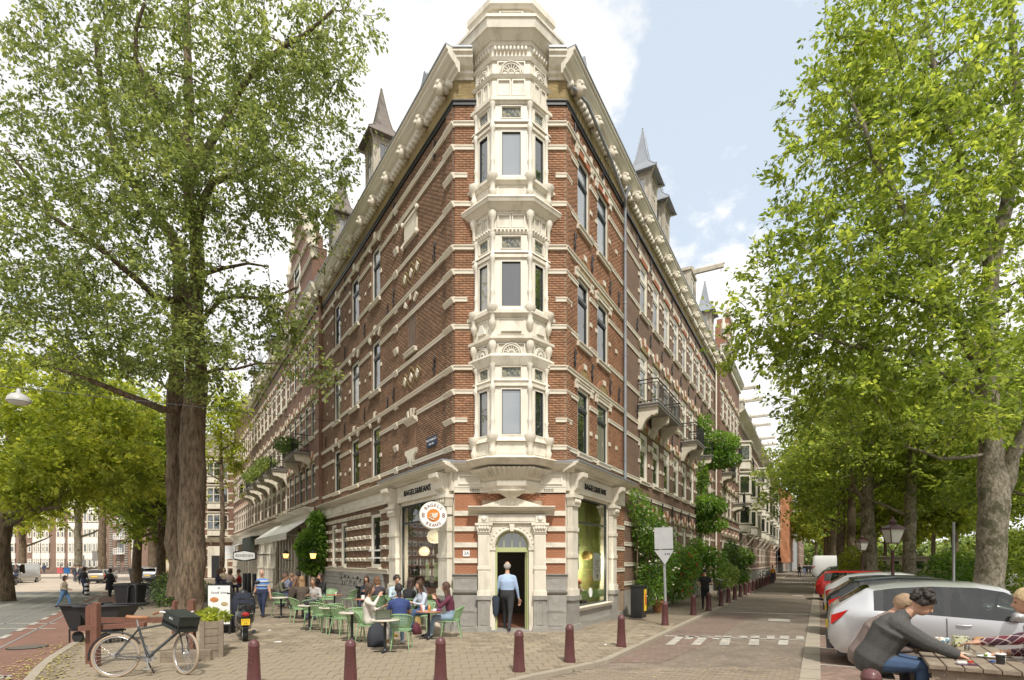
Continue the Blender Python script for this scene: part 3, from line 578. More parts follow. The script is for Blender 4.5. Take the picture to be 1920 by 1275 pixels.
for z0, z1, g, g2 in ((5.0, 5.08, .12, .12), (5.08, 5.16, .12, .05), (5.16, 5.55, .03, .03), (5.55, 5.66, .12, .06), (5.66, 5.71, .05, .05), (7.14, 7.22, .06, .06), (7.30, 7.36, .05, .02), (7.74, 7.80, .03, .06), (7.80, 7.98, .06, .14), (7.98, 8.04, .14, .12),
    (8.04, 8.40, .0, .0), (8.40, 8.48, .04, .14), (8.48, 8.55, .14, .14), (8.55, 9.12, .03, .03), (9.12, 9.2, .05, .12), (9.2, 9.3, .16, .16), (9.3, 9.4, .08, .05), (10.84, 10.93, .05, .05), (10.97, 11.05, .07, .03),
    (11.52, 11.58, .02, .05), (11.58, 11.68, .05, .05), (11.68, 12.1, .0, .0), (12.1, 12.16, .03, .05), (12.16, 12.32, .08, .24), (12.32, 12.42, .26, .30), (12.42, 12.5, .31, .26), (12.5, 12.56, .1, .08), (12.56, 12.92, .03, .03), (12.92, 13.0, .05, .13), (13.0, 13.08, .15, .15), (13.08, 13.17, .08, .05),
    (14.58, 14.66, .05, .05), (14.72, 14.82, .08, .03), (15.27, 15.34, .02, .05), (15.34, 15.44, .09, .09), (15.44, 16.0, .0, .0), (16.0, 16.08, .04, .09), (16.08, 16.5, .0, .0), (16.5, 16.58, .05, .09), (16.58, 16.92, .03, .03), (16.92, 17.0, .06, .1), (17.0, 17.18, .12, .30), (17.18, 17.42, .33, .37), (17.42, 17.5, .40, .40), (17.5, 17.56, .40, .2)): oct_(z0, z1, g, g2)

FB0 = Fac(BX-HF, 16.4-BP, 1, 0, 1); FBL = Fac(BX-HF, 16.4-BP, -.7071, .7071, -1); FBR = Fac(BX+HF, 16.4-BP, .7071, .7071, 1); SW = BP*1.414
BAYF = ((FB0, 2*HF, .27), (FBL, SW, None), (FBR, SW, None))
for k, (w0, w1, t0, t1) in enumerate(BW):
    for f, wd, hw in BAYF:
        a, b = (.24, 2*HF-.24) if hw else (.17, SW-.2)
        wall(f, 'bay_panel', creamw, CB, 0, wd, w0-.03, t1+.03, [(a, b, w0, w1), (a, b, t0, t1)], .0, .09)
        win(f, CB, a, b, w0, w1, 'dark', -.03, 0, fr=.03, gl=glassb if (hw and k == 2) or (hw and k == 0) else glass)
        win(f, CB, a, b, t0, t1, 'white', -.03, 0, fr=.02, gl=stained, label='small leaded window with patterned panes')
    for x, y in ((BX-HF, -BP), (BX+HF, -BP), (BX-HB+.06, -.05), (BX+HB-.06, -.05)):
        c = MB(); h0, h1 = w0-.05, t1+.06; H_ = h1-h0
        pf = [(.07, 0), (.075, .06*H_), (.055, .1*H_), (.055, .2*H_), (.075, .24*H_), (.05, .28*H_), (.052, .62*H_), (.08, .65*H_), (.085, .7*H_), (.05, .74*H_), (.05, .93*H_), (.08, .96*H_), (.085, H_)]
        c.lathe(pf, (x, y-.03, h0), 8); add('bay_column', c, creamw, bo, M=FC.M)
    for x, y in ((BX-HF, -BP), (BX+HF, -BP), (BX-HB, -.06), (BX+HB, -.06)):
        z = w0-.55; c = MB(); c.lathe([(.03, -.12), (.09, 0), (.11, .1), (.07, .2), (.1, .34), (.15, .4), (.17, .5), (.17, .55)], (x, y-.06, z), 8); add('bracket', c, cream, bo, M=FC.M)
        if k < 2: z = t1+.1; c = MB(); c.lathe([(.05, 0), (.06, .3), (.1, .38), (.13, .52), (.1, .6)], (x, y-.03, z), 8); add('bracket', c, cream, bo, M=FC.M)
def bpan(f, wd, z0, z1, n=1, arch_=False, pr=False):
    m = MB(); g = .02; a0 = .12; w_ = (wd-.24)/n
    for i in range(n):
        x0, x1 = f.X(a0+i*w_+.02, a0+(i+1)*w_-.02)
        for q in ((x0, x1, z0, z0+.03), (x0, x1, z1-.03, z1), (x0, x0+.03, z0+.03, z1-.03), (x1-.03, x1, z0+.03, z1-.03)): m.box(q[0], q[1], -.045, .0, q[2], q[3])
        if pr: m.prism([(x0+.1, z0+.08), (x1-.1, z0+.08), ((x0+x1)/2+.05, z1-.1), ((x0+x1)/2-.05, z1-.1)], -.1, 0, 'y')
        if arch_:
            cx = (x0+x1)/2; r = min((x1-x0)/2-.02, (z1-z0)-.03)
            for rr_ in (r, r*.8, r*.3): m.tube([(cx+rr_*math.cos(t*math.pi/8), -.05, z0+.02+rr_*math.sin(t*math.pi/8)) for t in range(9)], .02, 5)
            for t in range(1, 8): m.tube([(cx+r*.3*math.cos(t*math.pi/8), -.045, z0+.02+r*.3*math.sin(t*math.pi/8)), (cx+r*.75*math.cos(t*math.pi/8), -.045, z0+.02+r*.75*math.sin(t*math.pi/8))], .015, 4)
    add('bay_ornament', m, creamw, bo, M=f.M)
for f, wd, hw in BAYF:
    bpan(f, wd, 5.19, 5.52); bpan(f, wd, 8.06, 8.38, 1, True); bpan(f, wd, 8.62, 9.08, 1, pr=True); bpan(f, wd, 11.7, 12.08, 2); bpan(f, wd, 12.6, 12.9); bpan(f, wd, 15.5, 15.96, 2); bpan(f, wd, 16.12, 16.48, 1, True)
    n = int(wd/.11)
    for zz_, hh in ((16.72, .14), (11.6, .06)): 
        L_ = [(*f.X(.05+i*.11, .11+i*.11)[:1], -.11 if hh > .1 else -.08, zz_) for i in range(n)]; H2 = [(*f.X(.05+i*.11, .11+i*.11)[1:], 0, zz_+hh) for i in range(n)]; tag(add('dentils', npboxes('dentils', np.array(L_), np.array(H2), cream), None, bo, M=f.M), kind='stuff')
at_ = MB(); oct_(17.56, 17.95, .03, .03, at_); oct_(17.95, 18.03, .1, .14, at_); oct_(18.03, 18.2, .16, .16, at_); oct_(18.2, 18.26, .16, .05, at_)
at_.box(BX-HB-.25, BX+HB+.25, 0, 1.3, 16.9, 18.1); at_.prism([(BX-HB-.2, 0), (BX+HB+.2, 0), (BX+HB+.7, 1.6), (BX-HB-.7, 1.6)], 16.9, 17.9); add('attic_block', at_, cream, CB, M=FC.M)
mbp = MB()
for q in ((-.34, .34, 17.62, 17.66), (-.34, .34, 17.88, 17.92), (-.34, -.3, 17.66, 17.88), (.3, .34, 17.66, 17.88)): mbp.box(BX+q[0], BX+q[1], -BP-.06, -BP, q[2], q[3])
add('attic_panel', mbp, creamw, CB, M=FC.M)
# pendant corbel under the bay
cb = MB(); prof = [(.0, 4.98), (.03, 4.9), (.02, 4.86), (-.06, 4.78), (-.2, 4.62), (-.32, 4.5), (-.36, 4.44)]
def oct_r(k, g, z, y0=.0): return [(BX-(HB*k)-1.2*g, y0, z), (BX-HF*k-.4*g, -BP*k-g-.12*k, z), (BX+HF*k+.4*g, -BP*k-g-.12*k, z), (BX+HB*k+1.2*g, y0, z)]
cb.loft([oct_r(.45, 0, 4.4), oct_r(.72, .02, 4.42), oct_r(.85, .03, 4.52), oct_r(.98, .06, 4.66), oct_r(1.06, .12, 4.78)], smooth=False)
cb.loft([oct_r(.6, 0, 4.1), oct_r(.64, .05, 4.16), oct_r(.64, .05, 4.2), oct_r(.7, .08, 4.28), oct_r(.72, .1, 4.42)], smooth=False)
cb.lathe([(.04, 3.86), (.1, 3.9), (.16, 3.98), (.3, 4.06), (.42, 4.12)], (BX, -.2, 0), 12)
for i in range(26):
    t = i/25; P1 = (V(oct_r(.87, .035, 4.53)[0])*(1-t)+V(oct_r(.87, .035, 4.53)[3])*t); 
    pa, pb = oct_r(.86, .04, 4.52), oct_r(1.05, .12, 4.77)
    def al(pp, t):
        t *= 3; k = min(2, int(t)); return V(pp[k]).lerp(V(pp[k+1]), t-k)
    cb.tube([al(pa, t), al(oct_r(.97, .08, 4.65), t), al(pb, t)], .025, 4)
add('pendant_corbel', cb, cream, CB, M=FC.M)
# ground-floor cornice, frieze and corner pilasters
oct2 = MB(); a = [(x, y, 4.86) for x, y in octp(.22)]; b = [(x, y, 5.02) for x, y in octp(.42)]; oct2.loft([a, b], smooth=False); oct2.loft([b, [(x, y, 5.08) for x, y in octp(.30)]], smooth=False); add('bay_cornice', oct2, cream, CB, M=FC.M)
for f, a, b in ((FL, -.25, 5.4), (FR, -.22, 5.6)):
    ub(f, 'shop_cornice', cream, CB, a, b, 0, .5, 4.74, 5.02, 'c'); ub(f, 'lead_flashing', zinc, CB, a, b, 0, .53, 5.02, 5.07); ub(f, 'sign_frieze', cream, CB, -.02, b-.15, -.02, .1, 4.2, 4.74)
ub(FC, 'shop_cornice', cream, CB, -1.98, 1.86, 0, .34, 4.74, 5.0, 'c'); ub(FC, 'lead_flashing', zinc, CB, -1.9, 1.8, 0, .36, 5.0, 5.04); ub(FC, 'sign_frieze', cream, CB, -1.72, 1.6, -.02, .06, 4.3, 4.74)
for a, b in ((-1.6, -.95), (.85, 1.5)):
    m_ = MB(); [m_.box(*q) for q in ((a, b, -.09, 0, 4.38, 4.42), (a, b, -.09, 0, 4.62, 4.66), (a, a+.04, -.09, 0, 4.42, 4.62), (b-.04, b, -.09, 0, 4.42, 4.62))]; add('frieze_panel', m_, creamw, CB, M=FC.M)
ub(FC, 'stone_band', cream, CB, -1.72, 1.6, -.02, .05, 4.14, 4.3)
for x in (-1.25, .95): 
    m_ = MB(); [m_.box(x+i*.05, x+i*.05+.03, -.056, 0, 4.17+j*.05, 4.2+j*.05) for i in range(6) for j in range(2)]; add('vent_grille', m_, dark, CB, M=FC.M)
# ground floor front: striped brick, stone plinth, doorway
GF = [(-1.72, -.57), (.57, 1.60)]
wg = wall(FC, 'front_wall', mortar1, CB, -1.72, 1.60, 0, 4.14, [(-.56, .56, 0, 3.1)], rev=.35, label='orange-red brick wall with white bands beside the café door')
zb = [3.45, 2.99, 2.51, 2.04]
segs = [(1.72, 2.04), (2.17, 2.51), (2.66, 2.99), (3.13, 3.45), (3.6, 4.12)]
for a, b in ((-1.7, -1.05), (1.0, 1.58)):
    for z0, z1 in segs: bricks(FC, brk_or, wg, a, b, z0+.006, z1, [], 0, singles=True, bw=.2, bh=.064)
    for z in zb: ub(FC, 'stone_band', cream, CB, a-.02, b+.02, 0, .06, z, z+.145)
bricks(FC, brk_or, wg, -1.05, 1.0, 3.6, 4.12, [(-.9, .9, 3.0, 3.86)], 0, bw=.2, bh=.064)
for a, b in ((-1.74, -1.03), (.98, 1.62)):
    ub(FC, 'plinth', stoneg, CB, a-.04, b+.04, 0, .16, 1.6, 1.72, 'm'); ub(FC, 'plinth', stoneg, CB, a, b, 0, .1, 1.22, 1.6); ub(FC, 'plinth', stoneg, CB, a-.03, b+.03, 0, .13, 1.1, 1.22, 'w')
    ub(FC, 'plinth', stoneg, CB, a, b, 0, .1, .57, 1.09); ub(FC, 'plinth', stoneg, CB, a, b, 0, .1, .13, .555); ub(FC, 'plinth', stoneg, CB, a-.03, b+.03, 0, .14, 0, .13)
    ub(FC, 'inset_slab', stoneg, CB, a+.1, b-.1, .1, .115, .62, 1.04); ub(FC, 'inset_slab', stoneg, CB, a+.1, b-.1, .1, .115, .18, .5)
# doorway
ds = thing  # (door surround pieces are parts of the building)
for s_ in (-1, 1):
    x = s_*.83; m_ = MB(); q = .17
    m_.box(x-q, x+q, -.2, 0, 1.22, 2.9); m_.box(x-q-.03, x+q+.03, -.24, 0, 1.08, 1.22); m_.box(x-q-.02, x+q+.02, -.22, 0, 1.85, 1.95)
    m_.box(x-q-.02, x+q+.02, -.22, 0, 2.9, 2.95); m_.prism([(x-q, 2.95), (x+q, 2.95), (x+q+.07, 3.15), (x-q-.07, 3.15)], -.25, 0, 'y'); m_.box(x-q-.09, x+q+.09, -.28, 0, 3.15, 3.22)
    for i in range(5): m_.box(x-q+.04+i*.06, x-q+.065+i*.06, -.213, 0, 2.0, 2.85); m_.box(x-q+.04+i*.06, x-q+.065+i*.06, -.213, 0, 1.28, 1.8)
    for t in range(4): m_.ell((x-.12+t*.08, -.26, 3.07), (.045, .05, .07), 6, 4)
    add('door_pilaster', m_, cream, CB, M=FC.M)
    g_ = MB().box(x-q-.05, x+q+.05, -.27, 0, 0, .16).box(x-q-.01, x+q+.01, -.23, 0, .16, .96).box(x-q-.05, x+q+.05, -.27, 0, .96, 1.08); g_.box(x-.1, x-.07, -.245, 0, .25, .88); g_.box(x+.07, x+.1, -.245, 0, .25, .88); g_.box(x-.1, x+.1, -.245, 0, .88, .91); g_.box(x-.1, x+.1, -.245, 0, .22, .25); add('pilaster_pedestal', g_, stoneg, CB, M=FC.M)
    add('corner_rosette', MB().box(x-.14, x+.14, -.24, 0, 3.24, 3.46).lathe([(.1, 0), (.09, .02), (.03, .04)], (0, 0, 0), 8) if False else MB().box(x-.14, x+.14, -.24, 0, 3.24, 3.46).ell((x, -.25, 3.35), (.08, .04, .08), 8, 5), creamw, CB, M=FC.M)
m_ = MB().box(-1.0, 1.0, -.2, 0, 3.22, 3.47); m_.box(-.68, .68, -.215, 0, 3.27, 3.42)
add('door_entablature', m_, cream, CB, M=FC.M)
ub(FC, 'door_cornice', cream, CB, -1.28, 1.26, 0, .42, 3.47, 3.71, 'c')
m_ = MB().prism([(-.98, 3.71), (.96, 3.71), (.1, 3.97), (-.14, 3.97)], -.22, 0, 'y'); m_.ell((-.02, -.25, 3.86), (.1, .08, .14)); add('door_pediment', m_, cream, CB, M=FC.M)
# arch with round fanlight
R0 = .5; spn = MB(); outer = []
for i in range(17):
    t = math.pi*i/16; outer.append((math.cos(t), math.sin(t)))
for i in range(16):
    (c0, s0), (c1, s1) = outer[i], outer[i+1]; z = 2.5
    k0 = min(.66/max(abs(c0), 1e-6), .72/max(s0, 1e-6)); k1 = min(.66/max(abs(c1), 1e-6), .72/max(s1, 1e-6))
    spn.add([(R0*c0, -.12, z+R0*s0), (R0*c1, -.12, z+R0*s1), (k1*c1, -.12, z+k1*s1), (k0*c0, -.12, z+k0*s0)], [(0, 1, 2, 3)]); spn.add([(R0*c0, -.12, z+R0*s0), (R0*c1, -.12, z+R0*s1), (R0*c1, .2, z+R0*s1), (R0*c0, .2, z+R0*s0)], [(3, 2, 1, 0)])
spn.tube([((R0+.05)*c, -.13, 2.5+(R0+.05)*s_) for c, s_ in outer], .035, 6)
for i in range(1, 16, 1):
    c, s_ = outer[i]; spn.ell(((R0+.14)*c, -.13, 2.5+(R0+.14)*s_), (.025, .02, .025), 6, 4)
spn.prism([(-.05, 2.98), (.05, 2.98), (.08, 3.2), (-.08, 3.2)], -.2, 0, 'y')
for s_ in (-1, 1): spn.box(min(s_*.5, s_*.66), max(s_*.5, s_*.66), -.12, .1, 0, 2.5); spn.box(min(s_*.49, s_*.67), max(s_*.49, s_*.67), -.15, .1, 2.42, 2.5)
add('door_arch', spn, cream, CB, M=FC.M)
fan = MB(); fan.tube([(.47*c, .05, 2.5+.47*s_) for c, s_ in outer], .035, 6); fan.box(-.5, .5, .02, .1, 2.43, 2.51)
for x in (-.24, 0, .24): fan.box(x-.012, x+.012, .03, .06, 2.5, 2.5+math.sqrt(.22-x*x))
fo = add('fanlight', fan, ltgreen, CB, M=FC.M); add('pane', MB().poly([(.47*c, .05, 2.5+.47*s_) for c, s_ in outer]), glass, fo, M=FC.M)
dr = add('door_frame', MB().box(-.5, -.44, 0, .12, 0, 2.43).box(.44, .5, 0, .12, 0, 2.43).box(-.44, .44, 0, .12, 2.37, 2.43), ltgreen, CB, M=FC.M)
dl_ = add('door', MB().box(0, .86, 0, .05, 0.02, 2.36).box(.1, .76, -.02, 0, .15, .85), ltgreen, CB, M=FC.M @ TR(.44, .12, 0) @ RZ(math.radians(80))); add('handle', MB().tube([(.78, -.02, 1.0), (.78, -.07, 1.0), (.66, -.07, 1.0)], .012, 5), brass, dl_)
add('door_step', MB().box(-.6, .6, -.3, .4, 0, .06), stoneg, CB, M=FC.M)
# house number plate
hp = add('number_plate', MB().box(-.1, .1, -.02, 0, -.09, .09), white, CB, M=FC.at(-1.36, .02, 2.33)); text(FC, '2', -1.395, 2.33, .042, .14, black, hp, ext=.001); text(FC, 'A', -1.32, 2.33, .042, .12, black, hp, ext=.001)
# corner pilasters of the shop
for f, s0, s1, zt in ((FL, .08, .88, 4.2), (FR, .05, .66, 4.2), (FL, 4.36, 5.2, 4.2), (FR, 3.8, 4.35, 4.2)):
    c = (s0+s1)/2; w_ = (s1-s0)/2-.08
    x0, x1 = f.X(c-w_, c+w_); m_ = MB(); m_.box(x0, x1, -.16, 0, 1.25, 3.75); m_.box(x0-.05, x1+.05, -.2, 0, 1.06, 1.25); m_.box(x0-.03, x1+.03, -.19, 0, 2.2, 2.32); m_.box(x0-.03, x1+.03, -.19, 0, 3.0, 3.12)
    m_.prism([(x0-.02, 3.75), (x1+.02, 3.75), (x1+.1, 4.0), (x0-.1, 4.0)], -.22, 0, 'y'); m_.box(x0-.12, x1+.12, -.28, 0, 4.0, 4.1); m_.box(x0, x1, -.2, 0, 4.1, 4.74)
    for t in range(4): m_.ell((x0+(x1-x0)*(t+.5)/4, -.24, 3.9), (.05, .05, .08), 6, 4)
    m_.prism([(-.2, 4.2), (-.3, 4.3), (-.34, 4.5), (-.5, 4.62), (-.5, 4.74), (-.2, 4.74)], x0+.04, x1-.04, 'x')
    add('shop_pilaster', m_, cream, CB, M=f.M)
    add('pilaster_pedestal', MB().box(x0-.08, x1+.08, -.26, 0, 0, .2).box(x0-.03, x1+.03, -.2, 0, .2, .92).box(x0-.08, x1+.08, -.25, 0, .92, 1.06), stoneg, CB, M=f.M)
# shop windows
for f, h, e in ((FL, shopL, 5.4), (FR, shopR, 5.5)):
    wall(f, 'shop_wall', cream, CB, 0, e, .2, 4.2, [h], -.02, .25); ub(f, 'plinth', stoneg, CB, 0, e, -.02, .1, 0, .2); ub(f, 'stall_riser', stoneg if f is FR else cream, CB, .6, h[1]+.1, -.02, .07, .2, h[2]-.12); ub(f, 'window_sill', cream, CB, h[0]-.05, h[1]+.05, -.02, .2, h[2]-.12, h[2], 'm')
    x0, x1 = f.X(h[0], h[1]); m_ = MB(); t = .05; zt = 3.3 if f is FR else 3.42
    for q in ((x0, x0+t, h[2], h[3]), (x1-t, x1, h[2], h[3]), (x0, x1, h[2], h[2]+t), (x0, x1, h[3]-t, h[3]), (x0, x1, zt, zt+.06)): m_.box(q[0], q[1], .04, .12, q[2], q[3])
    if f is FL:
        for i in range(1, 4): x = x0+(x1-x0)*i/4; m_.box(x-.02, x+.02, .05, .1, zt, h[3])
        for i in range(4):
            cx = x0+(x1-x0)*(i+.5)/4; r = (x1-x0)/8-.02; m_.tube([(cx+r*math.cos(math.pi*k/8), .07, h[3]-.4+.35*math.sin(math.pi*k/8)) for k in range(9)], .02, 4)
    w_ = add('shop_window', m_, dkframe, CB, M=f.M, ); add('pane', MB().poly([(x0, .07, h[2]), (x1, .07, h[2]), (x1, .07, h[3]), (x0, .07, h[3])]), clear, w_, M=f.M)
t1_ = text(FR, 'BAGELS&BEANS', 2.25, 4.47, .115, .27, black, CB, ext=.012, bold=.001, sx=.96); t2_ = text(FL, 'BAGELS&BEANS', 2.6, 4.47, .115, .28, black, CB, ext=.012, bold=.001, sx=1.06)
wall(FR, 'end_pier', mortar1, CB, 4.35, 5.62, 0.2, 4.74, [], -.01); bricks(FR, brk_rd, CB, 4.4, 5.6, 1.0, 4.2, [(0, 9, z, z+.14) for z in (1.7, 2.5, 3.3)], 0); 
for z in (1.7, 2.5, 3.3): band(FR, CB, 4.4, 5.62, z, .14, .05)
# striped ground-floor wall on the terrace side
gw = [(6.45, 7.65, 1.85, 4.0), (11.2, 12.1, 1.85, 3.9), (13.0, 13.8, 1.85, 3.9)]
w2 = wall(FL, 'side_wall', mortar2, CB, 5.4, LEN_L, 0, 5.1, gw+[(8.7, 9.6, .25, 1.0)], label='striped ground-floor wall with small windows')
zs_ = [1.62+.47*i for i in range(6)]
bricks(FL, brk_dk, w2, 5.42, LEN_L, 1.75, 4.3, gw+[(0, 99, z, z+.15) for z in zs_])
for z in zs_[1:]:
    band(FL, CB, 5.42, LEN_L, z, .15, .07, gw)
    for s_ in np.arange(5.7, LEN_L-.3, .62):
        if all(not (h[0]-.3 < s_ < h[1]+.05) for h in gw): ub(FL, 'stone_block', stonew, CB, s_, s_+.3, .07, .13, z, z+.16, 'w')
band(FL, CB, 5.42, LEN_L, 1.6, .2, .14); 
for (a, b, z0, z1) in gw:
    win(FL, CB, a, b, z0, z1, 'white', -.06, 0 if a > 7 else .0, fr=.08); ub(FL, 'window_sill', stonew, CB, a-.1, b+.1, 0, .18, z0-.12, z0+.0, 'm')
for z0, z1 in ((0, .5), (.52, .98), (1.0, 1.32), (1.34, 1.6)):
    s_ = 5.42+(.6 if z0 else 0)
    while s_ < LEN_L: e = min(s_+rnd.uniform(1.1, 1.6), LEN_L); [ub(FL, 'stone_slab', stoneg, CB, p, q, 0, .1, z0, z1) for p, q in cut(s_, e, [(8.7, 9.6, .25, 1.0)], z0+.01, z1-.01)]; s_ = e+.015
m_ = MB(); [m_.box(*FL.X(8.72, 9.58), -.02, 0, .3+i*.09, .34+i*.09) for i in range(8)]; add('cellar_grille', m_, iron, CB, M=FL.M)
ub(FL, 'shop_cornice', cream, CB, 5.4, LEN_L, 0, .4, 4.78, 5.02, 'c'); ub(FL, 'sign_frieze', cream, CB, 5.4, LEN_L, -.02, .1, 4.3, 4.78)
for s_ in np.arange(5.9, LEN_L, 1.9): ub(FL, 'frieze_panel', creamw, CB, s_, s_+1.4, .1, .13, 4.42, 4.68)
ub(FL, 'window_bar', white, CB, 6.4, 7.7, .05, .09, 2.2, 2.26); ub(FL, 'window_bar', white, CB, 6.4, 7.7, .05, .09, 2.5, 2.56)
m_ = MB(); r_ = random.Random(5)
for i in range(26):
    x = FL.X(10.3, 10.3)[0]-r_.uniform(-1.6, 1.5); z = 1.12+r_.uniform(-.1, .3); pts = [(x+r_.uniform(-.12, .12), -.106, z+r_.uniform(-.12, .12)) for _ in range(4)]; m_.tube(pts, .012, 3)
add('graffiti', m_, black, CB, M=FL.M)
# interior of the café
intr = MB(); 
add('interior_floor', MB().poly([(-1.6, 16.7, .05), (1.5, 16.7, .05), (4.6, 22, .05), (4.6, 27, .05), (-8, 27, .05), (-4.6, 22, .05)]), brownw, CB, M=I4)
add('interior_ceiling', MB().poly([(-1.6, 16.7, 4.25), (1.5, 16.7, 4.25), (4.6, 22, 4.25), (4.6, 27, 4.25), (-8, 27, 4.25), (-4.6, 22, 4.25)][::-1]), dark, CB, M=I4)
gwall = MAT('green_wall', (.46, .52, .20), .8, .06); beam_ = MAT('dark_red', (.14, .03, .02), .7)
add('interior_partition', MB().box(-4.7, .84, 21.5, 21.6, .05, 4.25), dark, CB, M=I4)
add('interior_partition', MB().box(*FR.X(1.5, 5.3), .9, .94, .05, 4.25).box(*FR.X(5.25, 5.3), .05, .9, .05, 4.25), gwall, CB, M=FR.M)
add('bar_counter', MB().box(-4, -1.6, 20.2, 20.8, .05, 1.1), brownw, CB, M=I4)
sh = MB(); [sh.box(-4.4, -1, 21.2, 21.45, z, z+.04) for z in (1.5, 1.9, 2.3)]; add('bar_shelf', sh, brownw, CB, M=I4)
bt = MB(); r_ = random.Random(9)
for z in (1.54, 1.94, 2.34):
    for i in range(26): x = -4.3+i*.125; bt.lathe([(.03, 0), (.03, .16), (.012, .2), (.012, .26)], (x, 21.3, z), 6, m=r_.choice((0, 1, 2)))
add('bottles', bt, [MAT('bottle_green', (.05, .12, .04), .2), MAT('bottle_amber', (.3, .14, .03), .2), white], CB, M=I4)
lmp = MAT('paper_lamp', (.75, .66, .45), .6)
b = lmp.node_tree.nodes['Principled BSDF']; b.inputs['Emission Color'].default_value = (1, .85, .6, 1); b.inputs['Emission Strength'].default_value = .35
rat = MAT('rattan', (.42, .27, .08), .6, .2, 20)
for x, y, z, r, mt, lab in ((-2.6, 18.7, 2.95, .3, lmp, 'large pale round lamp hanging behind the left shop window'), (-3.1, 19.4, 2.45, .2, lmp, 'smaller pale lamp hanging lowest behind the left shop window'), (-2.1, 18.0, 2.9, .13, lmp, 'small pale lamp hanging nearest the round shop sign'), (*FR.pt(3.0, -.5, 0).xy, 2.3, .2, rat, 'woven rattan lamp hanging behind the green-tinted shop window')):
    t = thing('pendant_lamp', lab, 'lamp', TR(x, y, z)); add('lamp_shade', MB().lathe([(r*.35, r*.8), (r*.8, r*.5), (r, 0), (r*.9, -r*.5), (r*.6, -r*.75)], (0, 0, 0), 12, caps=False), mt, t); add('cord', MB().tube([(0, 0, r*.7), (0, 0, 4.25-z)], .008, 4), black, t)
    ll = bpy.data.lights.new('lamp_bulb', 'POINT'); ll.energy = 55 if mt is rat else 22; ll.color = (1, .88, .7); ll.shadow_soft_size = .1; lo = bpy.data.objects.new('lamp_bulb', ll); COL.link(lo); lo.parent = t; lo.location = (0, 0, -r*.95)
for f, s_, z, w_, h_, o_ in ((FR, 1.05, 2.35, .5, 1.1, 0), (FR, 2.95, 1.9, .75, .95, 1)):
    q = add('window_poster', MB().box(-w_/2, w_/2, 0, .01, -h_/2, h_/2), white if o_ else MAT('pale_poster', (.55, .58, .48), .6), CB, M=f.at(s_, -.1, z))
    pc = MAT('poster_red', (.5, .12, .1), .6); q['label'] = 'paper poster stuck inside the shop window'
    for i, (t, sz) in enumerate((("LOVE IS", .07), ("LIKE A", .07), ("BAGEL", .07), ("FROM US", .07))): text(f, t, s_, z+.2-i*.11, -.098, sz*w_/.6, pc, q, ext=.001)
    q2 = MB(); q2.ell((-.04, -.004, -.3), (.05, .004, .05), 8, 4); q2.ell((.04, -.004, -.3), (.05, .004, .05), 8, 4); q2.prism([(-.08, -.31), (.08, -.31), (0, -.42)], -.008, 0, 'y')
    add('printed_heart', q2, pc, q, M=f.at(s_, -.098, z))
add('window_band', MB().box(*FR.X(.72, 3.7), .085, .09, .85, 1.12), MAT('green_film', (.35, .5, .15), .5), CB, M=FR.M)
add('round_sticker', MB().lathe([(.16, 0), (.16, .01)], (0, 0, 0), 16), white, CB, M=FR.at(2.2, -.06, 1.05) @ RX(math.pi/2))
add('window_band', MB().box(*FL.X(.95, 4.2), .085, .09, .8, 1.0), MAT('green_film2', (.3, .45, .12), .5), CB, M=FL.M)
for s_, w_ in ((1.5, .4), (2.2, .28)): add('window_poster', MB().box(-w_/2, w_/2, 0, .01, -.3, .3), MAT('green_note', (.4, .5, .25), .6), CB, M=FL.at(s_, -.1, 1.75))
# round hanging sign
RS = thing('round_sign', 'round white shop sign with orange cup emblem hanging left of the café door', 'sign', TR(*P(812, 967, 16.2)) @ RZ(math.radians(12)))
orange = MAT('sign_orange', (.65, .22, .03), .5, .05); brn = MAT('sign_brown', (.2, .07, .03), .5)
R_ = .41; add('drum', MB(RX(math.pi/2)).lathe([(R_*.97, -.14), (R_, -.12), (R_, .12), (R_*.97, .14)], (0, 0, 0), 32), cream, RS); add('face_disc', MB(RX(math.pi/2)).lathe([(R_*.93, .141), (R_*.93, .15)], (0, 0, 0), 32), white, RS)
add('emblem', MB(RX(math.pi/2)).lathe([(R_*.46, .15), (R_*.46, .158)], (0, 0, 0), 24), orange, RS)
cup = MB(); cup.prism([(-.05, .06), (.13, .08), (.12, -.02), (.06, -.09), (0, -.08), (-.04, 0)], -.17, -.158, 'y'); cup.tube([(-.04, -.165, .05), (-.1, -.165, .02), (-.08, -.165, -.05), (-.02, -.165, -.04)], .012, 5); cup.tube([(-.13+.0, -.166, -.06), (-.06, -.166, -.11), (.02, -.166, -.13)], .02, 5)
add('cup_emblem', cup, cream, RS)
for s_ in (-1, 1):
    m_ = MB(); [m_.tube([(s_*R_*.72+.035*math.cos(t*.785), -.155, dz+.03*math.sin(t*.785)) for t in range(9)], .009, 4) for dz in (-.03, .035)]; add('pretzel_emblem', m_, brn, RS)
for word, up in (('BAGELS', 1), ('BEANS', -1)):
    n = len(word)
    for i, ch in enumerate(word):
        a = (i-(n-1)/2)*.33*up; r = R_*.72; ang = (math.pi/2-a) if up > 0 else (-math.pi/2-a)
        M_ = W[RS.name] @ TR(r*math.cos(ang), -.152, r*math.sin(ang)) @ RY(a if up > 0 else a)
        text(None, ch, 0, 0, 0, .125, brn, RS, ext=.003, M=M_, bold=.002)
add('bracket', MB().tube([(.2, 0, .05), (.75, .3, .05)], .015, 5), iron, RS)
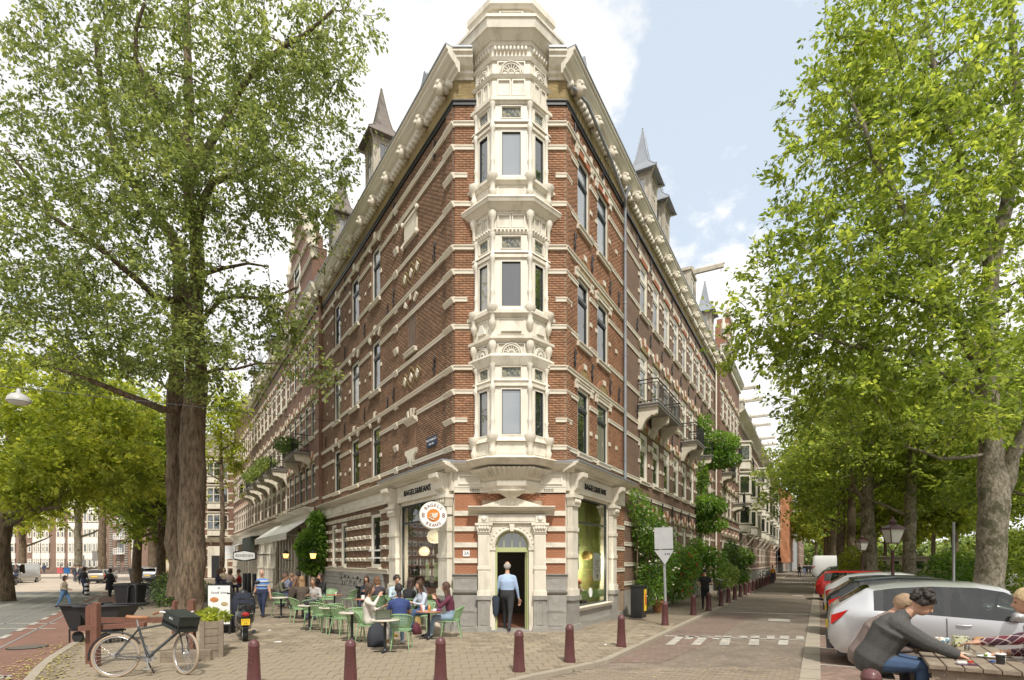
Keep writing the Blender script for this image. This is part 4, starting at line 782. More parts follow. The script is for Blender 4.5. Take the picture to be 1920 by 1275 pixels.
# ---------------------------------------------------------------- ground
RZV = -.08
def inpoly(p, poly):
    x, y = p; c = False; n = len(poly)
    for i in range(n):
        x1, y1 = poly[i]; x2, y2 = poly[(i+1) % n]
        if (y1 > y) != (y2 > y) and x < (x2-x1)*(y-y1)/(y2-y1)+x1: c = not c
    return c
def gxy(px, py, z=0): g = G(px, py, z); return (g.x, g.y)
def along(p, d, t): return (p[0]+d[0]*t, p[1]+d[1]*t)
def MPAVE(name, c1, c2, mortar, w, h, rot, patch=.35, dirtc=(.10, .085, .06), ms=.006, herr=False):
    m = MBRICK(name, c1, c2, mortar, w, h, ms, patch, dirtc); t = m.node_tree; br = [n for n in t.nodes if n.type == 'TEX_BRICK'][0]; tcn = [n for n in t.nodes if n.type == 'TEX_COORD'][0]
    mp = t.nodes.new('ShaderNodeMapping'); mp.inputs['Rotation'].default_value = (0, 0, rot); t.links.new(tcn.outputs['Object'], mp.inputs[0]); t.links.new(mp.outputs[0], br.inputs['Vector'])
    for n in t.nodes:
        if n.type == 'TEX_NOISE': t.links.new(tcn.outputs['Object'], n.inputs['Vector']); n.inputs['Scale'].default_value = .55
    return m
pav_c = ((.27, .215, .15), (.21, .165, .115))
pavem = MPAVE('pavement_tiles', *pav_c, (.12, .095, .065), .33, .33, .12, patch=.55)
road_r = MPAVE('clinker_road', (.25, .20, .155), (.19, .15, .115), (.12, .095, .07), .22, .11, -math.atan2(DR[0], DR[1]), patch=.45)
park_m = MPAVE('parking_clinker', (.27, .18, .14), (.19, .12, .09), (.10, .08, .06), .22, .11, -math.atan2(DR[0], DR[1]), patch=.4)
bikem = MAT('red_bike_asphalt', (.20, .105, .075), .85, .14, .8, .4, 60, dirt=.3); asph = MAT('asphalt', (.17, .165, .145), .85, .12, .5, .4, 60, dirt=.2)
linew = MAT('road_paint', (.42, .39, .34), .7, .2, 5, .3, 30, dirt=1.0); kerbm = MAT('kerb_concrete', (.33, .285, .22), .8, .18, 3, .3, 30, dirt=.4); grass = MAT('grass_ground', (.10, .12, .035), .95, .4, 2, .6, 20)
# outer ground, roads
tag(add('ground', MB().poly([(-900, -60, RZV-.02), (900, -60, RZV-.02), (900, 1500, RZV-.02), (-900, 1500, RZV-.02)]), MAT('far_ground', (.30, .25, .20), .9, .2, .3)), kind='structure')
KL = [gxy(30, 1300), gxy(65, 1275), gxy(85, 1250), gxy(107, 1231), gxy(153, 1202), gxy(221, 1154)]
KL += [along(KL[-1], (DL[0]*.99, DL[1]), t) for t in (6, 14, 24, 40, 52)]
KR = [gxy(905, 1292), gxy(1000, 1268), gxy(1075, 1253), gxy(1140, 1238)]; KR += [along(KR[-1], DR, t) for t in (10, 20, 40, 80, 160, 330)]
side = [(-8, -6)]+KL+[(-26, 64), (-6, 60)]+[(120, 330)]+KR[::-1]+[(1.5, 3), (1.5, -6)]
sw = tag(add('sidewalk', MB().poly([(x, y, 0) for x, y in side]), pavem), kind='structure')
LN0 = G(125, 1140, RZV); lnd = (-.527, .85)
lane = [along((LN0.x, LN0.y), lnd, t) for t in (-25, 0, 60, 130)]
tag(add('bike_lane', MB().poly([(x, y, RZV+.004) for x, y in lane]+[(lane[-1][0]+16, lane[-1][1], RZV+.004), (-4, 20, RZV+.004), (-4, -12, RZV+.004)]), bikem), kind='structure')
tag(add('tram_road', MB().poly([(x, y, RZV+.006) for x, y in lane]+[(-160, 140, RZV+.006), (-160, -12, RZV+.006)]), asph), kind='structure')
tag(add('square', MB().poly([(-110, 42, RZV+.010), (-16, 38, RZV+.010), (-20, 90, RZV+.010), (-120, 95, RZV+.010)]), MAT('square_paving', (.46, .38, .30), .85, .12, .3, .2, 20)), kind='structure')
REK = G(1538, 1230, RZV); rek = (REK.x, REK.y)       # edge between road and parking strip
rr0 = along(rek, DR, -8); rr1 = along(rek, DR, 330)
tag(add('canal_road', MB().poly([(rr0[0], -6, RZV+.004), (*rr0, RZV+.004), (*rr1, RZV+.004), (*along(KR[-1], (-1, 0), 3), RZV+.004), (-2, 10, RZV+.004), (-2, -6, RZV+.004)]), road_r), kind='structure')
nR = (.873, -.4875)
def offs(p, t): return (p[0]+nR[0]*t, p[1]+nR[1]*t)
tag(add('parking_strip', MB().poly([(*along(rr0, DR, -14), RZV+.008), (*offs(along(rr0, DR, -14), 5.4), RZV+.008), (*offs(rr1, 5.4), RZV+.008), (*rr1, RZV+.008)]), park_m), kind='structure')
tag(add('canal_bank', MB().poly([(*offs(along(rr0, DR, -14), 5.4), RZV+.05), (*offs(along(rr0, DR, -14), 9.2), RZV+.05), (*offs(rr1, 9.2), RZV+.05), (*offs(rr1, 5.4), RZV+.05)]), grass), kind='structure')
watr = MGLASS('water', (.06, .065, .03), 1.4, .06, .3)
tag(add('canal_water', MB().poly([(*offs(along(rr0, DR, -14), 9.2), RZV+.03), (*offs(along(rr0, DR, -14), 45), RZV+.03), (*offs(rr1, 45), RZV+.03), (*offs(rr1, 9.2), RZV+.03)]), watr), kind='structure')
# red-brown strip on the canal road, painted marks
redst = MPAVE('red_clinker', (.23, .165, .13), (.18, .12, .095), (.12, .08, .06), .22, .11, -math.atan2(DR[0], DR[1]), patch=.3)
def gp(pts, z=RZV): return [(*gxy(px, py, z), z) for px, py in pts]
tag(add('red_lane', MB().poly(gp([(1130, 1242), (1240, 1243), (1330, 1205), (1420, 1148), (1340, 1149)], RZV+.009)), redst), kind='structure')
mk = MB(); zr = RZV+.013
teeth = [(1248, 1208, 1262, 1208, 1290, 1194, 1272, 1191)]
for i, (a, b, c, d) in enumerate(((1247, 1264, 1285, 1270), (1295, 1313, 1330, 1313), (1348, 1367, 1372, 1356), (1403, 1423, 1424, 1408), (1458, 1477, 1480, 1463))):
    mk.poly(gp([(a, 1209), (b, 1209), (c, 1192), (d, 1192)], zr))
for (a, b, c, d) in ((1282, 1296, 1306, 1293), (1335, 1348, 1352, 1340), (1384, 1400, 1402, 1387), (1438, 1453, 1452, 1438), (1492, 1508, 1507, 1493)): mk.poly(gp([(a, 1198), (b, 1198.5), (c, 1192), (d, 1192)], zr))
mk.poly(gp([(1245, 1192.5), (1518, 1201), (1518, 1200), (1250, 1191)], zr)); mk.poly(gp([(1342, 1147.5), (1535, 1153), (1535, 1151.6), (1344, 1146.8)], zr))
mk.poly(gp([(1440, 1164), (1482, 1166), (1480, 1161), (1441, 1160)], zr)); mk.poly(gp([(1486, 1116.8), (1507, 1117.3), (1506, 1115.8), (1487, 1115.3)], zr))
for i in range(12): a = 1468+i*5.6; mk.poly(gp([(a, 1093.2), (a+3.2, 1093.4), (a+3.2, 1091.6), (a+.4, 1091.4)], zr))
add('road_marking', mk, linew, None); tag(bpy.data.objects['road_marking'], kind='structure')
mk = MB()
def dashes(p, d, n, L_, gap, w, t0=0, mb=mk, z=RZV+.014):
    q = (d[1], -d[0])
    for i in range(n):
        a = along(p, d, t0+i*(L_+gap)); b = along(a, d, L_); mb.poly([(a[0], a[1], z), (a[0]+q[0]*w, a[1]+q[1]*w, z), (b[0]+q[0]*w, b[1]+q[1]*w, z), (b[0], b[1], z)])
dashes((LN0.x, LN0.y), lnd, 26, 1.0, .95, .16, -12)
for px, py in ((0, 1170), (0, 1180)): g = G(px, py, RZV); mk.poly([(g.x-6, g.y, zr), (g.x+1.9-(py-1170)*.02, g.y, zr), (g.x+1.9-(py-1170)*.02, g.y+.14, zr), (g.x-6, g.y+.14, zr)])
for px, py in ((0, 1139), (0, 1127), (20, 1131)): g = G(px, py, RZV); dashes((g.x, g.y), lnd, 1, 90, 0, .09, -20)
for i in range(6): g = G(-90+i*42, 1118.5, RZV); mk.poly([(g.x, g.y-.9, zr), (g.x+1.6, g.y-.9, zr), (g.x+2.1, g.y+1.4, zr), (g.x+.5, g.y+1.4, zr)])
mk.poly(gp([(140, 1143), (185, 1119), (183, 1131), (150, 1146)], zr)); mk.poly(gp([(-10, 1272), (25, 1264), (24, 1267), (-10, 1275)], zr)); mk.poly(gp([(-10, 1262), (20, 1270), (18, 1273), (-10, 1265)], zr)); mk.poly(gp([(165, 1118.3), (226, 1113), (226, 1110), (185, 1114)], zr))
tag(add('road_marking', mk, linew), kind='structure')
mk = MB()
for t in (-1.3, 1.25, 3.8, 6.4, 9, 11.6, 14.2, 16.8, 19.4, 22): a = along(rek, DR, t); b = offs(a, 5.0); mk.poly([(a[0], a[1], zr), (b[0], b[1], zr), (b[0]+DR[0]*.1, b[1]+DR[1]*.1, zr), (a[0]+DR[0]*.1, a[1]+DR[1]*.1, zr)])
tag(add('parking_line', mk, linew), kind='structure')
tram = MB()
for px in (-40, 60):
    g = G(px, 1150, RZV); 
    for o_ in (0, 1.5): a = along((g.x+o_, g.y), lnd, -25); b = along(a, lnd, 110); tram.poly([(a[0], a[1], zr), (a[0]+.07, a[1], zr), (b[0]+.07, b[1], zr), (b[0], b[1], zr)])
tag(add('tram_rail', tram, grey), kind='structure')
# kerb stones
kerb_me = MB().box(0, .997, 0, .16, -.12, .012).mesh('kerb_stone', kerbm)
def kerb(pts, L_, name, maxn=150, me=kerb_me, zt=0, w=1):
    k = tag(bpy.data.objects.new(name, None), kind='structure'); COL.link(k); W[k.name] = I4.copy(); n = 0
    k['label'] = 'row of pale kerb stones'
    for (x0, y0), (x1, y1) in zip(pts, pts[1:]):
        d = math.hypot(x1-x0, y1-y0); m = max(1, round(d/L_)); a = math.atan2(y1-y0, x1-x0)
        for i in range(m):
            if n > maxn: return k
            t = i/m; add('kerb_stone', me, None, k, L=TR(x0+(x1-x0)*t, y0+(y1-y0)*t, zt) @ RZ(a) @ SC(d/m, w, 1)); n += 1
    return k
kerb(KL[:-2], 1.0, 'kerb'); kerb(KR[:8], 1.0, 'kerb')
tag(add('kerb_line', MB().poly([(*along(KR[7], DR, 0), .012), (*along(KR[-1], DR, 0), .012), (*offs(KR[-1], .16), .012), (*offs(KR[7], .16), .012)]), kerbm), kind='structure')
pst = MB().box(0, .95, 0, .34, -.02, .02).mesh('kerb_stone', kerbm)
kerb([along(rek, DR, -6), along(rek, DR, 60)], 1.0, 'kerb', me=pst, zt=RZV+.01)
# relief paving near the camera
def paving(parent, poly, org, rot, w, h, z, mat, name, near, ymax, gap=.012, maxs=290, ymin=6):
    ca, sa = math.cos(rot), math.sin(rot); cells = []
    for j in range(int(-40/h), int(60/h)):
        for i in range(int(-30/w), int(30/w)):
            u, v = (i+(.5 if j % 2 else 0))*w, j*h; x, y = org[0]+u*ca-v*sa, org[1]+u*sa+v*ca
            if ymin < y < ymax and abs(x)*F/y < 990 and all(inpoly((x+a_*w*.5*ca-b_*h*.5*sa, y+a_*w*.5*sa+b_*h*.5*ca), poly) for a_ in (-1, 1) for b_ in (-1, 1)): cells.append((y, x))
    cells.sort(); me = MB().box(-w/2+gap/2, w/2-gap/2, -h/2+gap/2, h/2-gap/2, -.02, .012).mesh(name, mat); r_ = random.Random(2)
    vis = [c for c in cells if CH*F/c[0]+HZ < 1290][:maxs]; s_ = set(vis)
    for y, x in vis: add(name, me, None, parent, L=TR(x, y, z+r_.uniform(-.002, .003)) @ RZ(rot))
    rest = [c for c in cells if c not in s_]
    if rest:
        c = np.array([[[-1, -1], [1, -1], [1, 1], [-1, 1]]], np.float32)*np.array([w/2-gap/2, h/2-gap/2]); R_ = np.array([[ca, sa], [-sa, ca]]); c = c @ R_
        p = np.array([(x, y) for y, x in rest], np.float32); q = p[:, None, :]+c; zt = z+.011+np.random.rand(len(p))*.004
        top = np.dstack([q, np.repeat(zt[:, None], 4, 1)]); sd_ = []
        for a, b in ((0, 1), (1, 2), (3, 0)): sd_.append(np.stack([np.dstack([q[:, a:a+1], (zt-.015)[:, None]])[:, 0], np.dstack([q[:, b:b+1], (zt-.015)[:, None]])[:, 0], top[:, b], top[:, a]], 1))
        tag(add('paving', npmesh('paving', np.concatenate([top]+sd_), 4, mat), None, parent), kind='stuff')
pv1 = MAT('paving_tile', (.27, .22, .155), .85, .2, .8, .3, 50, dirt=.8, island=.2); pv2 = MAT('clinker', (.24, .19, .14), .85, .15, 1.2, .3, 50, dirt=.35, island=.22)
for m_, ran in ((pv1, .10), (pv2, .16)):
    t = m_.node_tree; oi = t.nodes.new('ShaderNodeObjectInfo')
paving(sw, [p for p in side if p[1] < 60 or True], (0, 8), .12, .33, .33, .0, pv1, 'paving_tile', 9, 18.5)
rp = [(1.0, 2), (rr0[0], 2), rr0, along(rek, DR, 30), along(KR[3], DR, 30), KR[3], KR[2], KR[1], KR[0]]
paving(bpy.data.objects['canal_road'], rp, (3, 8), math.atan2(DR[1], DR[0])-math.pi/2, .22, .11, RZV+.004, pv2, 'clinker', 9, 11.2, .01)
# fallen leaves along the left kerb and scraps
lv = []
r_ = np.random.RandomState(4)
for i in range(900):
    t = r_.rand()**.7; k = r_.randint(0, 5); a = V(KL[k]).to_2d().lerp(V(KL[k+1]).to_2d(), t) if k+1 < len(KL) else V(KL[k]).to_2d(); x, y = a.x+r_.randn()*.35-.1, a.y+r_.randn()*.35; s_ = .03+r_.rand()*.03; an = r_.rand()*6.28
    z = (RZV if not inpoly((x, y), side) else 0)+.02; lv.append([(x+s_*math.cos(an+q)*(1 if k_ % 2 else .5), y+s_*math.sin(an+q)*(1 if k_ % 2 else .5), z+.012*(k_ % 2)) for k_, q in enumerate((0, 1.57, 3.14, 4.71))])
for i in range(260):
    x, y = r_.uniform(-9, 9), r_.uniform(8, 15); s_ = .02+r_.rand()*.02; an = r_.rand()*6.28; lv.append([(x+s_*math.cos(an+q), y+s_*.7*math.sin(an+q), .018) for q in (0, 1.57, 3.14, 4.71)])
tag(add('fallen_leaves', npmesh('fallen_leaves', np.array(lv), 4, MAT('dry_leaf', (.36, .30, .10), .8, .3, 30, island=.4))), kind='stuff')

for px, py, r_, lb in ((52, 1213, .42, 'round iron manhole cover in the red bike lane'),):
    z = RZV+.016 if px < 100 else .016; g = G(px, py, z); t = thing('manhole_cover', lb, 'manhole cover', TR(*g)); add('rim', MB().lathe([(r_, -.01), (r_, .004)], n=24), iron, t); add('lid', MB().lathe([(r_*.92, 0), (r_*.92, .008)], n=24), MAT('cast_iron', (.12, .10, .08), .7, .3, 20, .6, 40), t)
for px, py, w_, a in ((520, 1205, .09, .3), (505, 1183, .05, 1), (1135, 1210, .04, .4)):
    g = G(px, py); tag(add('paper_scrap', MB().loft([[(-w_, -w_*.5, .02), (w_, -w_*.5, .016), (w_, w_*.5, .03), (-w_, w_*.5, .02)], [(-w_, -w_*.5, .022), (w_, -w_*.5, .018), (w_, w_*.5, .034), (-w_, w_*.5, .022)]], smooth=False), white, None, M=TR(g.x, g.y, 0) @ RZ(a)), ('larger' if w_ > .08 else 'tiny' if w_ < .05 else 'small')+' white paper scrap lying on the paving', 'litter')
# ---------------------------------------------------------------- the rows of houses along both streets
def house(f, name, label, s0, s1, zt, wm, o=0, win_s=(), floors=FLOORS, ww=1.2, bands=BZ, ground='brick', archm=(redtile, stonew), arches=True, corn=True, ros=2.1, style='white', gw=None, gfl=None, cut_=.3, cm=cream, bmat=stonew, near=True, blocks=True, dc=.42, bal=None, head=True, yfr=True, top=2.6):
    B = thing(name, label, 'building', f.M @ TR(f.sg*s0, 0, 0)); hs = [(a, a+ww, z0, z1) for a in win_s for z0, z1 in floors]
    gw_ = gw if gw is not None else [(a, a+ww, 1.2, 3.9) for a in win_s]
    W_ = wall(f, 'front_wall', wm, B, s0, s1, 0, zt, hs+gw_, o, .18)
    for z in bands:
        if z < zt-.5 and z not in (6.24, 9.83, 13.53): band(f, B, s0, s1, z, .14, .05, hs, base=o, mat=bmat, pad=.0)
    for (a, b, z0, z1) in hs:
        win(f, B, a, b, z0, z1, style, o-.08, cut_, fr=.13 if style == 'white' else .07)
        ub(f, 'window_sill', bmat, B, a-.08, b+.08, o, o+.12, z0-.13, z0, 'm' if near else 'b')
        if arches and z1 < zt-2.0: arch(f, B, (a+b)/2, z1+.02, ww, .26, .3, o+.02, archm, fill=ybrick if near else None)
        elif head: ub(f, 'brick_head', archm[0], B, a+.05, b-.05, o, o+.03, z1, z1+.3); ub(f, 'stone_block', bmat, B, a-.1, a+.05, o, o+.05, z1, z1+.34); ub(f, 'stone_block', bmat, B, b-.05, b+.1, o, o+.05, z1, z1+.34)
        if blocks:
            for zz_ in (z0+.75, z0+1.45): ub(f, 'stone_block', bmat, B, b+.01, b+.27, o, o+.04, zz_, zz_+.14); ub(f, 'stone_block', bmat, B, a-.27, a-.01, o, o+.04, zz_, zz_+.14)
    for (a, b, z0, z1) in gw_:
        win(f, B, a, b, z0, z1, style, o-.1, .28, fr=.1); 
        if ground == 'brick' and arches: arch(f, B, (a+b)/2, z1+.02, b-a, .26, .3, o+.02, archm, fill=ybrick if near else None)
    if ground == 'brick':
        for z in (1.15, 1.9, 2.7, 3.5, 4.75): band(f, B, s0, s1, z, .15, .05, gw_, base=o, mat=bmat)
        for a, b in cut(s0, s1, [g for g in gw_ if g[2] < 1], .1, .9): ub(f, 'plinth', stoneg, B, a, b, o, o+.08, 0, .95)
    if corn:
        if yfr: ub(f, 'frieze', ybrick, B, s0, s1, o, o+.03, zt-.58, zt); ub(f, 'string_course', iron, B, s0, s1, o, o+.08, zt-.7, zt-.58)
        c = ub(f, 'cornice', cm, B, s0, s1, o, o+dc, zt, zt+.6, 'c'); ub(f, 'gutter', zinc, B, s0+.002, s1-.002, o+.01, o+dc+.03, zt+.6, zt+.65)
        n = int((s1-s0)/.3); L_ = []; H_ = []
        for i in range(n):
            x0, x1 = f.X(s0+.05+i*.3, s0+.2+i*.3); L_.append((x0, -o-.2, zt-.16)); H_.append((x1, -o, zt+.02))
        tag(add('dentils', npboxes('dentils', np.array(L_), np.array(H_), cm), None, B, M=f.M), kind='stuff')
        if ros:
            a = s0+.5
            while a < s1: rosette(f, B, a, o+.4, zt-.05); a += ros
    roofbody(f, B, s0+.02, s1-.02, zt+.02, top=top)
    return B
ZC = 16.4
R2w = [7.8+2.06*i for i in range(9)]
gw = [(a, a+1.05, 2.3, 3.95) for a in R2w if abs(a-9.86) > .5 and abs(a-16.04) > .5 and abs(a-22.2) > .5]+[(9.7, 10.9, .3, 3.95), (15.9, 17.1, .3, 3.95), (22.05, 23.3, .3, 3.95)]
R2 = house(FR, 'canal_house', 'long dark brick canal house with three black iron balconies right of the drainpipe', 5.66, 27, ZC, wallB, 0, R2w, style='white', gw=gw, ros=1.7)
for a, b in ((7.4, 11.6), (15.6, 17.9), (20.3, 22.6)): balcony(FR, R2, a, b, 8.6, .87, ncon=3 if b-a > 3 else 2)
for a in R2w:
    for z in (8.3, 11.9, 4.6): anchor(FR, R2, a-.5, z)
    anchor(FR, R2, a-.5, 15.3)
for s_ in (9.85, 12.3, 25.6): dormer_turret(FR, R2, s_, -.45, 17.0, w=.95)
hoist(FR, R2, 19.3, 17.0, -.2, 1.5, 2.4, 1.9)
for s_ in (26.6,): add('drainpipe', MB().tube([(s_, -.15, .2), (s_, -.15, 16.4)], .06, 8), creamw, R2, M=FR.M)
R3w = [27.9, 29.9, 31.9, 33.9, 35.9]
R3 = house(FR, 'canal_house', 'red brick canal house with a stepped gable and white finial', 27, 38, 17.2, wallA, .35, R3w, style='white', yfr=False, near=True, ros=None)
gb = MB(); 
for a, b, z0, z1 in ((30.0, 35, 17.8, 19.4), (30.9, 34.1, 19.4, 20.6), (31.7, 33.3, 20.6, 21.6)): gb.box(a, b, -.3, .6, z0, z1)
add('gable', gb, wallC, R3, M=FR.M, uv=True)
for a, b, z in ((29.9, 35.1, 19.4), (30.8, 34.2, 20.6), (31.6, 33.4, 21.6), (29.9, 35.1, 18.2)): ub(FR, 'gable_coping', stonew, R3, a, b, .28, .42, z, z+.16, 'm')
for s_, z in ((32.5, 21.7), (30.1, 19.5), (34.9, 19.5)): add('finial', MB().lathe([(.2, 0), (.2, .5), (.28, .55), (.12, .7), (.2, .95), (.08, 1.15), (.12, 1.35), (.02, 1.7)], (0, 0, 0), 8), stonew, R3, M=FR.at(s_, .15, z))
ub(FR, 'window_surround', creamw, R3, 31.7, 33.3, .3, .34, 18.2, 20.2); win(FR, R3, 31.8, 33.2, 18.3, 20.1, 'white', .36, .3)
for a, b, z in ((27.8, 29.6, 8.6), (31.5, 33.6, 10.3), (34.2, 36.2, 6.9)): balcony(FR, R3, a, b, z, 1.1, ncon=2)
# pale rows with timber bays
def baycol(f, B, s_, o, zs, w=1.7, d=.9, gl=None):
    for z0, z1 in zs:
        m_ = MB(); q = w/2; m_.prism([(-q, 0), (-q*.62, -d), (q*.62, -d), (q, 0)], z0, z0+.75); m_.prism([(-q-.1, 0), (-q*.62-.08, -d-.1), (q*.62+.08, -d-.1), (q+.1, 0)], z0+.75, z0+.83)
        m_.prism([(-q, 0), (-q*.62, -d), (q*.62, -d), (q, 0)], z1-.35, z1); m_.prism([(-q-.14, 0), (-q*.62-.1, -d-.14), (q*.62+.1, -d-.14), (q+.14, 0)], z1, z1+.12)
        m_.prism([(-q, 0), (-q*.62, -d), (q*.62, -d), (q, 0)], z0+.83, z1-.35, m=1) if False else m_.prism([(-q+.06, 0), (-q*.62+.05, -d+.06), (q*.62-.05, -d+.06), (q-.06, 0)], z0+.83, z1-.35, m=1)
        for x, y in ((-q+.02, -.03), (-q*.62, -d+.02), (q*.62, -d+.02), (q-.02, -.03), (0, -d+.02)): m_.box(x-.06, x+.06, y-.05, y+.05, z0+.83, z1-.35)
        m_.box(-q*.62, q*.62, -d, -d+.05, z0+1.75 if z1-z0 > 2.6 else z0+1.5, (z0+1.75 if z1-z0 > 2.6 else z0+1.5)+.07)
        add('oriel_bay', m_, [cream, glass], B, M=f.at(s_, o, 0))
    z0 = zs[0][0]
    for x in (-w*.32, w*.32):
        add('strut', MB().tube([(x, 0, z0-1.1), (x, -.5, z0-.45), (x, -d, z0)], .06, 4, smooth=False).box(x-.05, x+.05, -d, 0, z0-.08, z0), cream, B, M=f.at(s_, o, 0))
R4s = []
for i, (a, b, lab, m) in enumerate(((38, 49, 'pale brick terrace house with two stacked white oriel bays beyond the gable', wallD), (49, 61, 'brown brick terrace house with oriel bays and dark awning under the eaves', wallA), (61, 74, 'terrace house with balconies standing third beyond the gabled house', wallD), (74, 88, 'far terrace house with struts and railings along its front', wallC), (88, 104, 'last brick terrace house before the orange scaffolding', wallA))):
    n = int((b-a)/1.55); ws = [a+.35+k*1.55 for k in range(n) if k % 4 != 2]
    B = house(FR, 'terrace_house', lab, a, b, 15.2-.1*i, m, 0, ws, [(5.2, 7.3), (8.3, 10.5), (11.6, 13.7)], 1.0, [5.05, 6.0, 7.4, 8.1, 9.2, 10.7, 11.45, 12.5, 13.8], style='white', near=False, ros=None, yfr=False, blocks=False, gw=[(w_, w_+1.0, 1.7, 3.9) for w_ in ws], arches=False, bmat=stonew, dc=.8)
    for k in range(n):
        if k % 4 == 2: baycol(FR, B, a+.85+k*1.55, 0, [(4.9, 7.6), (8.0, 10.9)] if (k//4+i) % 2 else [(4.9, 7.6), (7.75, 10.5), (10.9, 13.4)]); 
        if k % 4 == 0 and k: balcony(FR, B, a+k*1.55-.4, a+k*1.55+1.4, (8.1, 11.3, 5.0)[k//4 % 3], .9, ncon=2)
    for k in range(2 if i < 3 else 3): hoist(FR, B, a+2.5+k*4.5, 15.8-.1*i, -.2, 1.5, 2.3, 1.9)
# scaffolded house with orange netting, then the far street
FB = Fac(FR.pt(104, 0, 0).x, FR.pt(104, 0, 0).y, *DR, 1)
B5 = house(FR, 'scaffolded_house', 'brick house hidden behind scaffolding and orange netting', 104, 122, 15, wallA, .0, [105+2*k for k in range(8)], [(5.2, 7.3), (8.3, 10.5), (11.6, 13.7)], 1.0, [5.05, 8.1, 11.45], near=False, ros=None, yfr=False, blocks=False, arches=False, gw=[])
SC0 = 91
sc = thing('scaffolding', 'steel scaffolding with hanging orange netting against a far house', 'scaffolding', FR.at(91, 0, 0))
m_ = MB()
for k in range(10):
    for o_ in (.25, 1.9): m_.tube([(91.5+k*1.9, -o_, 0), (91.5+k*1.9, -o_, 15.5)], .04, 4)
for z in range(2, 16, 2):
    for o_ in (.25, 1.9): m_.tube([(91.5, -o_, z+.9), (108.6, -o_, z+.9)], .035, 4)
    m_.box(91.4, 108.7, -1.9, -.3, z-.04, z+.03, 1); m_.tube([(91.5, -.25, z+.9), (91.5, -1.9, z+.9)], .035, 4)
add('scaffold_frame', m_, [grey, MAT('red_deck', (.28, .06, .03), .7)], sc, M=FR.M)
r_ = random.Random(8); rows = []
for j in range(26):
    z = 1.9+j*.5; w_ = .12*math.sin(j*.7); rows.append([(91.3+.05*math.sin(j+q), -y-(.2 if j < 2 else 0), z) for q, y in enumerate(np.linspace(.75, 2.0, 7))]+[(x, -2.05-.08*math.sin(x*1.7+j*.6)-.06*math.sin(x*4.1+j), z+(.15*math.sin(x*.9) if j == 0 else 0)) for x in np.linspace(91.4, 108.5, 22)])
add('netting', MB().loft(rows, False, closed=False), MAT('orange_netting', (.46, .20, .10), .8, .25, 1.5, .4, 6), sc, M=FR.M)
for i, (a, b, h, m, lab) in enumerate(((122, 138, 15, wallB, 'dark far house just beyond the orange netting'), (138, 160, 18, None, 'blank grey plastered block far down the canal street'), (160, 190, 14, wallD, 'low pale houses beyond the grey block'), (190, 235, 15, wallA, 'distant brown houses near the end of the street'), (235, 300, 13, wallD, 'most distant pale houses at the end of the street'))):
    mt = m or MAT('grey_plaster', (.36, .37, .38), .8, .08)
    ws = [] if m is None else [a+.6+k*2.3 for k in range(int((b-a)/2.3))]
    Bf = house(FR, 'distant_house', lab, a, b, h, mt, 1.3 if m is None else 0, ws, [(4.5, 6.3), (7.6, 9.4), (10.7, 12.3)], 1.1, [], gw=[(w_, w_+1.1, 1.2, 3.0) for w_ in ws], ground='none', near=False, arches=False, head=False, blocks=False, ros=None, yfr=False, corn=m is not None)
# ---- terrace-side row
L2w = [16.6, 18.15, 19.75, 21.35, 22.9]
gwl = [(16.4+1.9*k, 17.6+1.9*k, .5, 3.7) for k in range(4)]
L2 = house(FL, 'gabled_house', 'brick house with stepped gable and cream café front behind the elm', 15.7, 24.4, ZC, wallA, .22, L2w, style='dark', gw=gwl, ground='shop', ros=1.7, ww=.85, yfr=True)
gb = MB()
for a, b, z0, z1 in ((16.3, 23.8, 17, 18.6), (17.2, 22.9, 18.6, 19.8), (18.1, 22.0, 19.8, 21.0), (19, 21.1, 21.0, 22.2)): gb.box(*FL.X(a, b), -.4, .6, z0, z1)
add('gable', gb, wallA, L2, M=FL.M, uv=True)
for a, b, z in ((16.2, 23.9, 18.6), (17.1, 23, 19.8), (18, 22.1, 21.0), (18.9, 21.2, 22.2)): ub(FL, 'gable_coping', stonew, L2, a, b, .38, .52, z, z+.16, 'm')
for s_, z in ((16.4, 18.7), (17.3, 19.9), (18.2, 21.1), (20.05, 22.3), (21.9, 21.1), (22.8, 19.9)): add('finial', MB().lathe([(.22, 0), (.22, .5), (.3, .55), (.12, .75), (.2, 1.0), (.03, 1.5)], (0, 0, 0), 8), stonew, L2, M=FL.at(s_, .3, z))
win(FL, L2, 19.3, 20.8, 18.0, 20.0, 'dark', .42, .3)
balcony(FL, L2, 17.6, 21.0, 8.6-.4, 1.1, ncon=2); roofbody(FL, L2, 15.7, 24.4, 17.02)
cafe = MB()
def shopfront(f, B, s0, s1, o, z=5.0, step=1.9, mat=cream, x0=.6):
    ub(f, 'shop_cornice', mat, B, s0, s1, o, o+.5, z-.3, z, 'c'); ub(f, 'sign_frieze', mat, B, s0, s1, o, o+.1, z-.85, z-.3); ub(f, 'plinth', mat, B, s0, s1, o, o+.06, 0, .45)
    a = s0+.1
    while a < s1:
        x = f.X(a, a+.3); m_ = MB().box(*x, -o-.17, -o, 0, z-.85)
        for zz_ in (.5, 1.5, 2.6, 3.5): m_.box(x[0]-.04, x[1]+.04, -o-.22, -o, zz_, zz_+.12)
        m_.box(x[0]-.06, x[1]+.06, -o-.25, -o, z-1.05, z-.85); add('shop_pilaster', m_, mat, B, M=f.M); a += step/2 if (a-s0) > 3.5 else step
shopfront(FL, L2, 15.8, 24.3, .45)
L3w = [24.9+1.9*k for k in range(10)]
L3 = house(FL, 'terrace_row_house', 'long brick house with plant-filled balconies beyond the gabled house', 24.4, 43.6, 16.7, wallB, .1, L3w, style='white', gw=[(25+2*k, 26.3+2*k, .5, 3.6) for k in range(9)], ground='shop', ros=2.4, ww=.85, near=False)
shopfront(FL, L3, 24.5, 43.5, .1)
